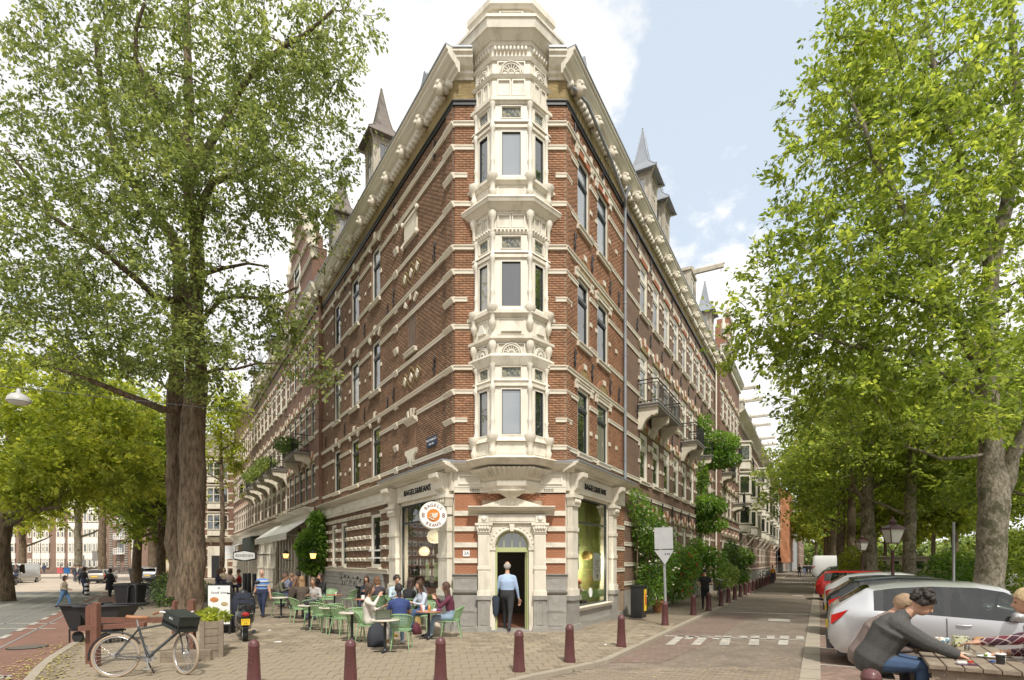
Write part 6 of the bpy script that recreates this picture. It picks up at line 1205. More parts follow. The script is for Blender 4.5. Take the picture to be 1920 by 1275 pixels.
bush('ivy', 'dark ivy column on the red brick house front', 'climbing plant', [(fr(28.5, .8, 1.7), (.8, .5, 1.6), 1), (fr(29.5, .7, 3.0), (.6, .4, .6), .5)], 2600, .2, leafD, 7)
bush('shrub', 'round potted shrub beyond the ivy column', 'bush', [(fr(33, .9, 2.4), (1.3, .8, .8), 1), (fr(33, .9, 1.0), (.9, .8, .8), .6)], 2400, .22, leafV, 8); bush('shrub', 'small low shrub in front of the ivy column', 'bush', [(fr(26, 1.0, 1.1), (.8, .6, .8), 1)], 1500, .17, leafO, 9)
bush('climbing_plant', 'broad-leaved climbing plant between the café front and striped wall', 'climbing plant', [(fl(15.1, .6, 2.9), (.95, .6, .9), 3), (fl(14.9, .5, 4.1), (.4, .4, .6), 1), (fl(15.3, .6, 1.9), (.7, .5, .5), 1.2)], 3600, .2, leafV, 10, [[fl(15, .2, 0), fl(15.0, .3, 2), fl(14.9, .3, 4.3)]])
for s_, lb in ((18.6, 'flowering plants spilling over the nearest terrace-side balcony'), (25.8, 'yellow-green plants on the second terrace-side balcony'), (29.4, 'trailing plants on the third terrace-side balcony'), (33, 'small plants on the fourth terrace-side balcony')): bush('balcony_plant', lb, 'plant', [(fl(s_, 1.3, 8.8), (.8, .35, .35), 2), (fl(s_-.6, 1.6, 8.5), (.35, .2, .35), .5)], 650, .17, leafO if s_ > 20 else leafD, int(s_))
bush('quay_shrub', 'leafy bush with pink flowers on the canal bank behind the black car', 'bush', [((*P(1665, 1070, 36).xy, .9), (2.4, 1, 1.0), 1)], 2200, .2, leafO, 12, flowers=(MAT('pink_flower', (.6, .3, .32), .6), 60, .06)); bush('quay_shrub', 'bush on the canal bank right of the second elm trunk', 'bush', [((*P(1785, 1062, 30).xy, 1.4), (1.6, 1, 1.2), 1)], 2400, .18, leafV, 13); bush('quay_shrub', 'bushes lining the far bank at the right edge', 'bush', [((*P(1900, 1060, 34).xy, 1.8), (4.5, 2, 2.0), 1), ((*P(1960, 1010, 34).xy, 4.6), (4.5, 2, 3.0), 1)], 6000, .25, leafR, 14); bush('quay_shrub', 'light green bush beside the elm next to the van', 'bush', [((*P(1612, 1050, 40).xy, 1.8), (1.5, 1, 1.5), 1)], 1800, .22, leafP, 15)
bush('tree_base_shrub', 'small bushy growth at the foot of the great elm', 'bush', [(G(325, 1140)+V((0, 0, .8)), (.9, .7, .9), 1), (G(375, 1128)+V((0, 0, .5)), (.6, .5, .6), .4)], 1500, .14, leafD, 16)
bush('bank_greenery', 'ground cover along the canal bank under the elms', 'ground cover', [((*FR.pt(10+i*6, 12.5, 0).xy, .25), (1.2, 3, .3), 1) for i in range(10)], 3000, .25, leafO, 17)

rs = np.random.RandomState(77); P_ = []
for _ in range(30000):
    t_, o_ = rs.uniform(0, 1), rs.uniform(0, 10); s_ = 20+t_*300; q = FR.pt(s_, 48+o_, 0); hh = 7+3*math.sin(s_*.11)+2*math.sin(s_*.37); P_.append((q.x, q.y, rs.uniform(0, 1)**.8*hh))
for _ in range(9000):
    q = FR.pt(300+rs.uniform(0, 20), rs.uniform(-1, 48), 0); P_.append((q.x, q.y, rs.uniform(0, 11)))
for _ in range(9000): P_.append((rs.uniform(-170, -60), rs.uniform(100, 118), rs.uniform(0, 13)))
P_ = np.array(P_); D_ = rs.randn(len(P_), 3)*.6+np.array([-.3, -.8, 0]); tag(add('tree_belt', npmesh('tree_belt', leaf_quads(P_, D_, 1.5, rs, asp=.8), 4, leafO)), kind='stuff')
# ---------------------------------------------------------------- vehicles
tyre = MAT('tyre_rubber', (.022, .022, .022), .8, .1); rim = MAT('alloy_rim', (.55, .56, .57), .3, .05, metal=.7); cglass = MCLEAR('car_glass', .07, (.34, .38, .35)); redl = MAT('red_lamp', (.45, .015, .01), .15, .05, coat=.6); whl = MAT('clear_lamp', (.7, .7, .68), .15, .05, coat=.6); platey = MAT('yellow_plate', (.75, .5, .03), .5, .05); trim = MAT('black_trim', (.02, .02, .021), .5, .1)
def paint(name, c, metal=.5): return MAT(name, c, .3, .02, 3, metal=metal, coat=.8)
def lerpf(pts, x):
    for (a, b), (c, d) in zip(pts, pts[1:]):
        if x <= c: t = (x-a)/(c-a) if c > a else 0; t = max(0, min(1, t)); return b+(d-b)*t
    return pts[-1][1]
_wh = {}
def wheel(parent, L, r=.31, w=.2, spokes=10, steel=False):
    k = (r, w, spokes)
    if k not in _wh:
        T = RX(math.pi/2); a = MB(T).lathe([(r*.66, -w/2+.01), (r*.72, -w/2), (r*.93, -w/2), (r, -w*.32), (r, w*.32), (r*.93, w/2), (r*.72, w/2), (r*.66, w/2-.01)], n=26, caps=True)
        b = MB(T); b.lathe([(r*.67, -w*.5), (r*.62, -w*.5), (r*.6, -w*.2)], n=26, caps=False); b.lathe([(r*.67, w*.5), (r*.62, w*.5), (r*.6, w*.2)], n=26, caps=False); b.lathe([(.07*r/.31, -w*.48), (.07*r/.31, w*.48)], n=12)
        for i in range(spokes):
            an = 2*math.pi*i/spokes; c, s_ = math.cos(an), math.sin(an)
            for yy in (-w*.44, w*.44): b.tube([(c*.04, s_*.04, yy), (c*r*.35, s_*r*.35, yy*1.03), (c*r*.63, s_*r*.63, yy)], [.022, .016, .018], 4)
        d = MB(T).lathe([(r*.6, -w*.15), (r*.6, w*.15)], n=20)
        _wh[k] = (a.mesh('tyre', tyre), b.mesh('rim', rim), d.mesh('brake_drum', trim))
    e = add('wheel', _wh[k][0], None, parent, L=L); add('rim', _wh[k][1], None, e); add('brake_drum', _wh[k][2], None, e); return e
def car(name, label, M, p, L_, Wd, top, belt, win_, ws, rw, xr, xf, R=.36, cat='car', tail='hatch', r=.31, plate='', group=None, sill=.24, roofw=.74):
    """top/belt: profiles along x (rear negative); win_: side window x-ranges; ws, rw: windscreen and rear window x-ranges"""
    t = thing(name, label, cat, M, group); n = int(L_/.045); xs = [-L_/2+L_*i/n for i in range(n+1)]; rings = []
    for x in xs:
        tp = lerpf(top, x); be = min(lerpf(belt, x), tp-.05); e = abs(x)/(L_/2); w = Wd/2*(1-.02*e**2-.13*max(0, (e-.82)/.18)**2)
        zl = sill+(.12*max(0, (e-.9)/.1))
        for xc in (xr, xf):
            if abs(x-xc) < R: zl = max(zl, .30+math.sqrt(R*R-(x-xc)**2))
        zl = min(zl, be-.06); g = max(0, min(1, (tp-be-.06)/.4)); wr = w*(.93-(.93-roofw)*g)
        side_ = [(w*.93, zl-.0), (w*.985, zl+(be-zl)*.12), (w*1.0, zl+(be-zl)*.38), (w*1.005, zl+(be-zl)*.6), (w*.985, zl+(be-zl)*.86), (w*.955, be), (wr+(w*.955-wr)*.12, tp-.085*min(1, g+.35)), (wr*.88, tp-.028*min(1, g+.35)), (wr*.5, tp-.004)]
        rings.append([(x, y, z) for y, z in side_]+[(x, 0, tp)]+[(x, -y, z) for y, z in side_[::-1]])
    m = len(rings[0]); B = MB(); Gs = {'side_window': MB(), 'side_window ': MB(), 'windscreen': MB(), 'rear_window': MB()}
    for i in range(len(xs)-1):
        xm = (xs[i]+xs[i+1])/2
        for j in range(m-1):
            jj = min(j, m-2-j); k = None; q = [rings[i][j], rings[i+1][j], rings[i+1][j+1], rings[i][j+1]]
            if jj == 5 and any(a < xm < b for a, b in win_): k = 'side_window' if j < m/2 else 'side_window '
            elif jj >= 7 and ws[0] < xm < ws[1] or (jj == 6 and ws[0]+.1 < xm < ws[1]-.12): k = 'windscreen'
            elif jj >= 7 and rw[0] < xm < rw[1]: k = 'rear_window'
            elif jj == 5 and any(a-.12 < xm < b+.12 for a, b in win_): k = 'window_pillar '+('l' if j < m/2 else 'r')+str(sum(1 for a, b in win_ if xm > b))
            (Gs.setdefault(k, MB()) if k and k in Gs or k else B).add(q, [(0, 1, 2, 3)] if True else 0, 0, True)
    for rg in (rings[0], rings[-1]): B.add(rg, [tuple(range(m))] if rg is rings[0] else [tuple(range(m))[::-1]], 0, False)
    def wel(mb, nm, mt):
        if not mb.v: return
        me = mb.mesh(nm, mt); import bmesh; b_ = bmesh.new(); b_.from_mesh(me); bmesh.ops.remove_doubles(b_, verts=b_.verts, dist=.0004); bmesh.ops.recalc_face_normals(b_, faces=b_.faces); b_.to_mesh(me); b_.free(); return add(nm, me, None, t)
    wel(B, 'body', p); [wel(v, k.split(' ')[0], cglass if not k.startswith('window_p') else trim) for k, v in Gs.items()]
    u = MB(); u.box(-L_/2+.15, L_/2-.15, -Wd/2+.1, Wd/2-.1, .2, .5); [u.box(xc-R, xc+R, -Wd/2+.24, Wd/2-.24, .2, .72) for xc in (xr, xf)]; add('underbody', u, trim, t)
    for xc in (xr, xf):
        for s_ in (-1, 1): wheel(t, TR(xc, s_*(Wd/2-.12), r), r)
    for s_ in (-1, 1):
        y = s_*Wd/2*1.0
        ml = MB(); ml.ell((ws[0]+.12 if ws[0] > 0 else ws[1]-.1, y*1.08, lerpf(belt, ws[0])+.09), (.09, .12, .075), 10, 6); ml.box(ws[0]+.05, ws[0]+.17, min(y*.93, y*1.0), max(y*.93, y*1.0), lerpf(belt, ws[0])+.01, lerpf(belt, ws[0])+.06); add('wing_mirror', ml, p, t)
        for a, b in win_[:2]:
            xh = a+.12; zb = lerpf(belt, xh)-.12; add('door_handle', MB().tube([(xh-.07, y*1.0, zb), (xh-.03, y*1.02, zb), (xh+.09, y*1.02, zb), (xh+.12, y*1.0, zb)], .014, 6), p, t)
        for a, b in win_[:2]:
            sm = MB(); w = Wd/2; sm.tube([(b+.03, s_*(w*.985), lerpf(belt, b)-.03), (b+.03, s_*(w*1.012), .62), (b+.03, s_*(w*1.0), .34)], .006, 4); sm.tube([(b+.03, s_*w*1.0, .34), (a, s_*w*1.0, .34)], .006, 4); add('door_seam', sm, trim, t)
        b_ = lerpf(belt, -L_/2+.15); tl = MB(); tl.prism([(-L_/2+.05, b_-.10), (-L_/2+.30, b_-.0), (-L_/2+.20, b_-.13), (-L_/2+.04, b_-.26)], min(s_*(Wd/2*.82), s_*(Wd/2*.965)), max(s_*(Wd/2*.82), s_*(Wd/2*.965)), 'y'); add('tail_lamp', tl, redl, t)
        f_ = lerpf(belt, L_/2-.3)-.12; hl = MB(); hl.prism([(L_/2-.02, f_-.12), (L_/2-.03, f_+.0), (L_/2-.45, f_+.1), (L_/2-.4, f_-.05)], min(s_*(Wd/2*.6), s_*(Wd/2*.94)), max(s_*(Wd/2*.6), s_*(Wd/2*.94)), 'y'); add('headlight', hl, whl, t)
    add('bumper', MB().box(-L_/2-.02, -L_/2+.1, -Wd/2+.12, Wd/2-.12, .3, .46), trim, t)
    st = MB(); bt0 = lerpf(belt, 0)
    for x in (.12, -.75):
        for y in (-.38, .38): st.loft([[(x-.12, y-.24, bt0-.35), (x+.05, y-.24, bt0-.35), (x+.05, y+.24, bt0-.35), (x-.12, y+.24, bt0-.35)], [(x-.26, y-.2, bt0+.22), (x-.16, y-.2, bt0+.22), (x-.16, y+.2, bt0+.22), (x-.26, y+.2, bt0+.22)]]); st.ell((x-.24, y, bt0+.33), (.06, .12, .08), 8, 5)
    st.box(-L_*.4, L_*.3, -Wd/2+.12, Wd/2-.12, .5, bt0-.4); st.box(L_*.17, L_*.27, -Wd/2+.14, Wd/2-.14, bt0-.3, bt0-.02); add('seats', st, MAT('car_seat', (.05, .05, .052), .8), t)
    add('number_plate', MB().box(-L_/2-.03, -L_/2+.0, -.26, .26, .62, .73), platey, t)
    return t
HD = math.atan2(-.4875, .873)
def pk(tt, ln=0, s=1.18): c = offs(along((7.2, 12.2), DR, tt), 2.16+ln); return TR(c[0], c[1], RZV) @ RZ(HD) @ SC(s, s, s)
hatch = dict(L_=3.95, Wd=1.70, top=[(-1.975, .74), (-1.94, 1.0), (-1.80, 1.12), (-1.40, 1.40), (-1.0, 1.47), (-.5, 1.51), (.1, 1.5), (.45, 1.44), (1.12, 1.03), (1.35, .98), (1.8, .8), (1.96, .55)], belt=[(-1.97, 1.0), (-1.2, 1.0), (.9, .88), (1.2, .9), (1.97, .7)], win_=[(-1.16, -.34), (-.24, .60), (.66, .98)], ws=(.42, 1.1), rw=(-1.78, -1.36), xr=-1.24, xf=1.27)
car('parked_car', 'silver hatchback with spoked alloy wheels parked beside the picnic table', pk(0), paint('silver_paint', (.52, .52, .53), .6), **hatch)
car('parked_car', 'glossy black hatchback directly behind the silver one', pk(5.0, .0), paint('black_paint', (.004, .004, .005), 0), **{**hatch, 'L_': 3.9})
car('parked_car', 'white hatchback between the black car and the red estate', pk(10.6), paint('white_car_paint', (.62, .62, .6), 0), **hatch)
sed = dict(L_=4.5, Wd=1.7, top=[(-2.25, .75), (-2.2, .95), (-1.85, 1.36), (-1.5, 1.40), (.4, 1.40), (.95, 1.0), (1.2, .96), (2.1, .82), (2.25, .6)], belt=[(-2.2, .92), (1, .88), (2.2, .75)], win_=[(-1.75, -1.0), (-.9, -.15), (-.05, .6)], ws=(.38, .96), rw=(-2.17, -1.88), xr=-1.3, xf=1.35)
car('parked_car', 'bright red older estate car with chrome roof edge', pk(21.5), paint('red_paint', (.42, .015, .015), .1), **sed)
car('parked_car', 'dark low car whose roof shows behind the red estate', pk(28), paint('dark_paint', (.03, .03, .035), .3), **sed)
car('parked_car', 'small grey hatchback parked before the white van', pk(45), paint('grey_paint', (.30, .31, .32), .5), **hatch)
van = dict(L_=5.4, Wd=1.95, top=[(-2.7, 1.2), (-2.68, 2.2), (-2.5, 2.42), (1.2, 2.42), (1.6, 2.2), (2.05, 1.35), (2.5, 1.15), (2.7, .8)], belt=[(-2.7, 1.4), (2, 1.15), (2.7, .9)], win_=[(.7, 1.55)], ws=(1.45, 2.05), rw=(9, 9.1), xr=-1.7, xf=1.75, roofw=.86)
v_ = car('delivery_van', 'tall white van parked under the elms beyond the small grey car', pk(62), paint('van_white', (.6, .6, .58), 0), cat='van', **van)
add('rear_window', MB().box(-2.74, -2.69, -.75, .75, 1.45, 1.95), cglass, v_)
car('parked_van', 'pale blue truck at the end of the parking strip', pk(95), paint('truck_blue', (.12, .22, .30), 0), cat='van', **van)
for i, (px, py, c, rz, lb, kw) in enumerate(((37, 1093, (.58, .58, .56), -1.35, 'white van with roof bars at the left edge of the square', van), (191, 1093, (.35, .30, .24), 1.95, 'beige saloon car seen from behind on the square', sed), (5, 1094, (.03, .03, .03), -1.4, 'dark car at the far left edge beside the white van', hatch), (287, 1090, (.35, .36, .37), 1.9, 'silver car partly hidden by the parked bicycles', hatch), (303, 1078, (.6, .38, .04), 1.9, 'yellow van beyond the parked bicycles near the elm', van), (268, 1080, (.3, .31, .33), 1.9, 'grey car far beyond the row of bicycles', sed))):
    g = G(px, py, RZV); sc_ = .8 if kw is van and i == 0 else 1.0; car('parked_car', lb, TR(g.x, g.y, RZV) @ RZ(rz) @ SC(sc_, sc_, sc_), paint('car_paint', c, .3), cat='van' if kw is van else 'car', **kw)
# ---- bicycles
tan_t = MAT('tan_tyre', (.36, .28, .20), .7, .1); silver = MAT('silver_metal', (.6, .6, .6), .25, .05, metal=.8); leather = MAT('brown_leather', (.30, .13, .06), .5, .15); bframe = MAT('charcoal_frame', (.05, .055, .06), .35, .1, coat=.4)
_bw = {}
def bwheel(parent, L, r, tm, spokes=28):
    k = (tm.name, spokes, r)
    if k not in _bw:
        T = RX(math.pi/2); a = MB(T); n = 36; a.loft([[((r-.02+.02*math.cos(q))*math.cos(2*math.pi*i/n), (r-.02+.02*math.cos(q))*math.sin(2*math.pi*i/n), .02*math.sin(q)) for q in [k_*math.pi/3 for k_ in range(6)]] for i in range(n+1)], False)
        b = MB(T); b.loft([[((r-.045+.012*math.cos(q))*math.cos(2*math.pi*i/n), (r-.045+.012*math.cos(q))*math.sin(2*math.pi*i/n), .014*math.sin(q)) for q in [k_*math.pi/2+.78 for k_ in range(4)]] for i in range(n+1)], False); b.lathe([(.02, -.05), (.03, -.04), (.03, .04), (.02, .05)], n=8)
        for i in range(spokes): an = 2*math.pi*i/spokes; a2 = an+(.25 if i % 2 else -.25); y = .035*(1 if i % 2 else -1); b.tube([(.025*math.cos(a2), .025*math.sin(a2), y), ((r-.05)*math.cos(an), (r-.05)*math.sin(an), 0)], .0022, 3, caps=False)
        _bw[k] = (a.mesh('tyre', tm), b.mesh('rim', silver))
    e = add('wheel', _bw[k][0], None, parent, L=L); add('rim', _bw[k][1], None, e); return e
def bicycle(name, label, M, fm, tm, sad=black, detail=True, crate=False, steer=0, group=None, spokes=28, grip=black, bar=None, cat='bicycle'):
    """rear hub at x=0, front hub at x=1.05, real scale; lies in the xz plane"""
    t = thing(name, label, cat, M, group); r = .345; bwheel(t, TR(0, 0, r), r, tm, spokes); FT = TR(.93, 0, .0) @ RZ(steer) @ TR(.12, 0, 0); bwheel(t, FT @ TR(0, 0, r), r, tm, spokes)
    f_ = MB(); bb = (.45, 0, .30); st = (.30, 0, .80); hd0 = (.90, 0, .72); hd1 = (.86, 0, .86); sd_ = (.27, 0, .93)
    f_.tube([bb, st], .019, 8); f_.tube([bb, hd0], .024, 8); f_.tube([(.315, 0, .76), hd1], .017, 8); f_.tube([hd0, hd1], .022, 8)
    for y in (-.045, .045): f_.tube([(0, y, r), (bb[0], y*.6, bb[2])], .011, 6); f_.tube([(0, y, r), (.31, y*.5, .77)], .010, 6)
    add('frame', f_, fm, t); k = MB(FT); hx = -.12-.05
    for y in (-.05, .05): k.tube([(0, y, r), (-.02, y, r+.15), (hx+.07, y, .68), (hx+.06, 0, .72)], .012, 6)
    k.tube([(hx+.05, 0, .72), (hx-.0, 0, .95)], .016, 6); add('fork', k, fm, t)
    h = MB(FT); h.tube([(hx-.22, -.30, 1.0), (hx-.08, -.27, 1.03), (hx+.03, -.12, 1.0), (hx, 0, .97), (hx+.03, .12, 1.0), (hx-.08, .27, 1.03), (hx-.22, .30, 1.0)], .013, 6); hb = add('handlebar', h, bar or silver, t)
    g = MB(FT); [g.tube([(hx-.24, y, .995), (hx-.10, y*.93, 1.028)], .019, 6) for y in (-.30, .30)]; add('grip', g, grip, hb)
    s_ = MB(); s_.loft([[(x, y*w, z+dz) for y, dz in ((-1, -.02), (-.7, .02), (0, .03), (.7, .02), (1, -.02), (0, -.03))] for x, w, z in ((.12, .02, .955), (.14, .075, .965), (.22, .08, .955), (.32, .045, .945), (.42, .018, .945), (.43, .008, .94))]); add('saddle', s_, sad, t); add('seat_post', MB().tube([st, sd_], .013, 6), silver, t)
    c = MB(); c.T = TR(*bb); c.add(*(lambda q: (q.v, q.f))(MB(RX(math.pi/2)).lathe([(.085, -.045), (.085, -.038)], n=16)), smooth=False); c.tube([(0, -.05, 0), (.03, -.06, -.17)], .01, 5); c.box(-.02, .08, -.13, -.05, -.185, -.165); c.tube([(0, .05, 0), (-.03, .06, .17)], .01, 5); c.box(-.08, .02, .05, .13, .165, .185); add('crankset', c, silver, t)
    if detail:
        m_ = MB(); [m_.tube([(R_*math.cos(a_), 0, r+R_*math.sin(a_)) for a_ in np.linspace(a0, a1, 12)], .016, 4) for R_, a0, a1 in ((.375, .5, 3.3),)]; m_.tube([(-.36, 0, r+.05), (0, .05, r)], .005, 3); add('mudguard', m_, trim, t)
        ch = MB(); [ch.tube([(0, -.04, r+q), (bb[0], -.042, bb[2]+q*2)], .005, 4) for q in (.03, -.03)]; add('chain', ch, trim, t)
        add('kickstand', MB().tube([(.42, .04, .27), (.5, .16, .02)], .01, 5), trim, t)
    if crate:
        K = MB(TR(.85, 0, .78) @ RZ(steer) @ RY(.30)); K.box(-.14, .30, -.17, .17, 0, .02)
        for (x0, x1, y0, y1) in ((-.14, .30, -.17, -.155), (-.14, .30, .155, .17), (-.14, -.125, -.155, .155), (.285, .30, -.155, .155)):
            K.box(x0, x1, y0, y1, .02, .05); K.box(x0, x1, y0, y1, .10, .24); lx = x1-x0 > .1
            for i in range(9): q = i/8; a = (x0+(x1-x0-.012)*q) if lx else x0; b = (y0+(y1-y0-.012)*q) if not lx else y0; K.box(a, a+.012 if lx else x1, b, b+.012 if not lx else y1, .05, .10)
        K.box(-.15, .31, -.18, .18, .24, .255); kr = add('crate', K, MAT('crate_plastic', (.02, .025, .022), .5, .1), t)
        text(None, 'BICI', 0, 0, 0, .05, white, kr, M=W[t.name] @ K.T @ TR(.08, -.172, .17), ext=.001)
        add('front_lamp', MB(K.T).ell((-.16, -.02, .1), (.03, .09, .1), 8, 6), white, t)
    return t
rb, fb = V((-7.14, 9.88, 0)), V((-5.98, 10.2, 0)); ang = math.atan2(fb.y-rb.y, fb.x-rb.x)
bicycle('bicycle', 'charcoal bicycle with tan tyres, leather saddle and black front crate leaning on the rail', TR(*rb) @ RZ(ang) @ RX(-.09) @ SC(1.13, 1.13, 1.13), bframe, tan_t, leather, crate=True, steer=-.75, grip=leather, bar=white)
ORD = 'first second third fourth fifth sixth seventh eighth ninth tenth eleventh twelfth thirteenth fourteenth fifteenth'.split()
dkb = MAT('black_bike_frame', (.02, .02, .02), .4, .1)
bk0 = bicycle('parked_bicycle', 'black bicycle parked nearest in the bike rows left of the elm', TR(*G(283, 1131)) @ RZ(.25) @ SC(1.1, 1.1, 1.1), dkb, tyre, black, spokes=16, group='bicycles parked beside the elm')
rr_ = random.Random(12)
for i in range(15):
    px, py = 268+rr_.uniform(0, 55), 1128-i*2.6; g = G(px+4, py); copyt(bk0, TR(g.x+rr_.uniform(-.3, .3), g.y, 0) @ RZ(rr_.uniform(-.15, .5)) @ RX(rr_.uniform(-.15, .15)) @ SC(1.1, 1.1, 1.1), ORD[i]+' dark bicycle back in the crowded rows left of the elm')
for i in range(9):
    s_ = 44+i*2.0; p_ = FR.pt(s_, 2.1+rr_.uniform(-.2, .2), 0); copyt(bk0, TR(*p_) @ RZ(math.atan2(DR[1], DR[0])+rr_.uniform(-.3, .6)) @ SC(1.1, 1.1, 1.1), ORD[i]+' dark bicycle along the canal-side pavement before the orange netting', 'bicycles along the canal pavement')
for i in range(14):
    g = P(165+i*10, 1062, 92); copyt(bk0, TR(g.x, 90, 0) @ RZ(rr_.uniform(-.4, .4)) @ SC(1.2, 1.2, 1.2), ORD[i]+' tiny bicycle from the left in the rack before the apartment block', 'bicycles before the apartment block')
copyt(bk0, TR(*G(1345, 1126)) @ RZ(1.2) @ RX(.15) @ SC(1.1, 1.1, 1.1), 'bicycle leaning by the black-clothed person on the canal pavement', 'bicycles along the canal pavement')['group'] = 'lone bicycles'
# ---- scooter
def scooter(name, label, M, col=black):
    t = thing(name, label, 'scooter', M); gl = MAT('gloss_black', (.012, .012, .014), .2, .03, coat=.7)
    for x in (0, 1.25): w_ = wheel(t, TR(x, 0, .22), .22, .11, 5)
    b = MB(); b.loft([[(x, y*w, z0+(z1-z0)*(.5+.5*q)) for y, q in ((-1, -.6), (-1, .5), (-.6, 1), (.6, 1), (1, .5), (1, -.6), (.5, -1), (-.5, -1))] for x, w, z0, z1 in ((-.3, .05, .55, .68), (-.22, .15, .42, .74), (0, .2, .38, .78), (.3, .19, .33, .78), (.5, .13, .25, .70), (.62, .16, .2, .34), (.95, .17, .2, .32), (1.02, .2, .22, .6), (1.08, .2, .35, .95), (1.13, .12, .6, 1.02))]); add('body', b, gl, t)
    add('seat', MB().loft([[(x, y*w, .76+h*q) for y, q in ((-1, 0), (-.8, .8), (0, 1), (.8, .8), (1, 0), (0, -.2))] for x, w, h in ((-.2, .1, .08), (-.12, .15, .11), (.2, .16, .11), (.42, .12, .07))]), black, t)
    add('front_fender', MB().loft([[(1.25+.27*math.cos(a), y, .22+.27*math.sin(a)) for y in (-.08, 0, .08)]+[(1.25+.24*math.cos(a), y, .22+.24*math.sin(a)) for y in (.08, 0, -.08)] for a in np.linspace(.3, 2.6, 9)]), gl, t)
    add('handlebar', MB().tube([(.98, -.36, 1.08), (1.06, -.15, 1.06), (1.1, 0, 1.04), (1.06, .15, 1.06), (.98, .36, 1.08)], .018, 6).ell((1.14, 0, 1.06), (.1, .12, .1), 10, 6), black, t)
    for s_ in (-1, 1): add('mirror', MB().tube([(1.03, s_*.22, 1.08), (1.02, s_*.3, 1.3)], .008, 4).ell((1.02, s_*.32, 1.34), (.02, .075, .05), 10, 6), black, t)
    rk = MB(); [rk.tube([(-.2, y, .82), (-.35, y, .9), (-.5, y, .9)], .01, 4) for y in (-.12, 0, .12)]; [rk.tube([(-.5, -.15, z), (-.5, .15, z), (-.25, .15, z), (-.25, -.15, z), (-.5, -.15, z)], .01, 4) for z in (.9, 1.02)]; add('rack', rk, iron, t)
    add('tail_lamp', MB().ell((-.31, 0, .66), (.04, .09, .05), 8, 5), redl, t); pl = add('number_plate', MB().box(-.36, -.345, -.09, .09, .42, .56), platey, t)
    lm = W[t.name] @ TR(-.362, 0, .49) @ RZ(-math.pi/2); text(None, 'F-117', 0, .0, 0, .05, black, pl, M=lm @ TR(0, 0, .03), ext=.001); text(None, '-LK', 0, 0, 0, .05, black, pl, M=lm @ TR(0, 0, -.03), ext=.001)
    add('leg_cover', MB().loft([[(x+dx, y*w, z) for y, dx in ((-1, 0), (-.4, .12), (.4, .12), (1, 0), (.4, -.04), (-.4, -.04))] for x, w, z in ((1.05, .22, .35), (1.0, .27, .6), (.96, .28, .85), (1.05, .2, 1.08))]), MAT('navy_cover', (.02, .025, .04), .9, .2), t)
    add('exhaust', MB().tube([(.1, -.16, .2), (-.35, -.17, .26)], [.03, .05], 8), trim, t); return t
g = G(463, 1204); scooter('scooter', 'black scooter with yellow plate and dark leg cover parked by the wooden planter', TR(g.x-.1, g.y+.1, 0) @ RZ(math.radians(118)) @ SC(1.12, 1.12, 1.12))
for px, py, lb in ((15, 1100, 'dark motor scooter with rider at the left edge of the square'), (29, 1097, 'second dark motor scooter just right of the first rider')): scooter('scooter', lb, TR(*G(px, py, RZV)) @ RZ(-1.3) @ SC(1.1, 1.1, 1.1))
# ---------------------------------------------------------------- street furniture
boll = MAT('maroon_bollard', (.105, .035, .035), .4, .15, 8, .3, 30, coat=.2, dirt=.3)
def bollard(M, label, group, head=False):
    t = thing('bollard', label, 'bollard', M, group); m_ = MB(); m_.lathe([(.125, 0), (.125, .06), (.112, .1), (.085, .66), (.09, .67), (.092, .70), (.085, .71), (.085, .735), (.06, .775), (.02, .795)], n=18)
    add('post', m_, boll, t); c = MB()
    for k in range(3):
        for q in (-1, 1): c.tube([(q*.03*1, -.088-.004*k, .58-.07*k), (-q*.03, -.091-.004*k, .53-.07*k)], .006, 4)
    add('relief_crosses', c, boll, t); return t
blist = [(476, 1288.0, 'tapered maroon bollard nearest the parked bicycle and planter'), (657, 1288.0, 'maroon bollard in front of the empty green café chairs'), (826, 1281, 'maroon bollard directly in front of the woman in the maroon jacket'), (973, 1260, 'maroon bollard standing in front of the man entering the café'), (1068, 1242, 'maroon bollard right of the café door by the kerb corner'), (1165, 1213, 'maroon bollard in line with the right shop window'), (1247, 1173, 'maroon bollard beside the leaning traffic sign pole'), (1300, 1153, 'maroon bollard left of the person in black'), (1329, 1146, 'maroon bollard right beside the person in black'), (1352, 1137, 'maroon bollard just past the person in black')]
b0 = None; bm = None
for px, py, lb in blist:
    g = G(px, py)
    if b0 is None: b0 = bollard(TR(*g), lb, 'maroon bollards along the pavement edge')
    else: copyt(b0, TR(*g), lb)
g0 = G(1352, 1137)
for i in range(1, 16): copyt(b0, TR(g0.x+DR[0]*2.4*i, g0.y+DR[1]*2.4*i, 0), ORD[i-1]+' small maroon bollard of the receding kerb row beyond the person in black')
g = G(1633, 1253, .8); copyt(b0, TR(g.x, g.y, 0) @ SC(1.25, 1.25, 1), 'round-headed maroon bollard close to the camera before the grey sweater man')
g = G(1535, 1120); copyt(b0, TR(g.x+.2, g.y, 0), 'maroon bollard beside the rear of the red car')
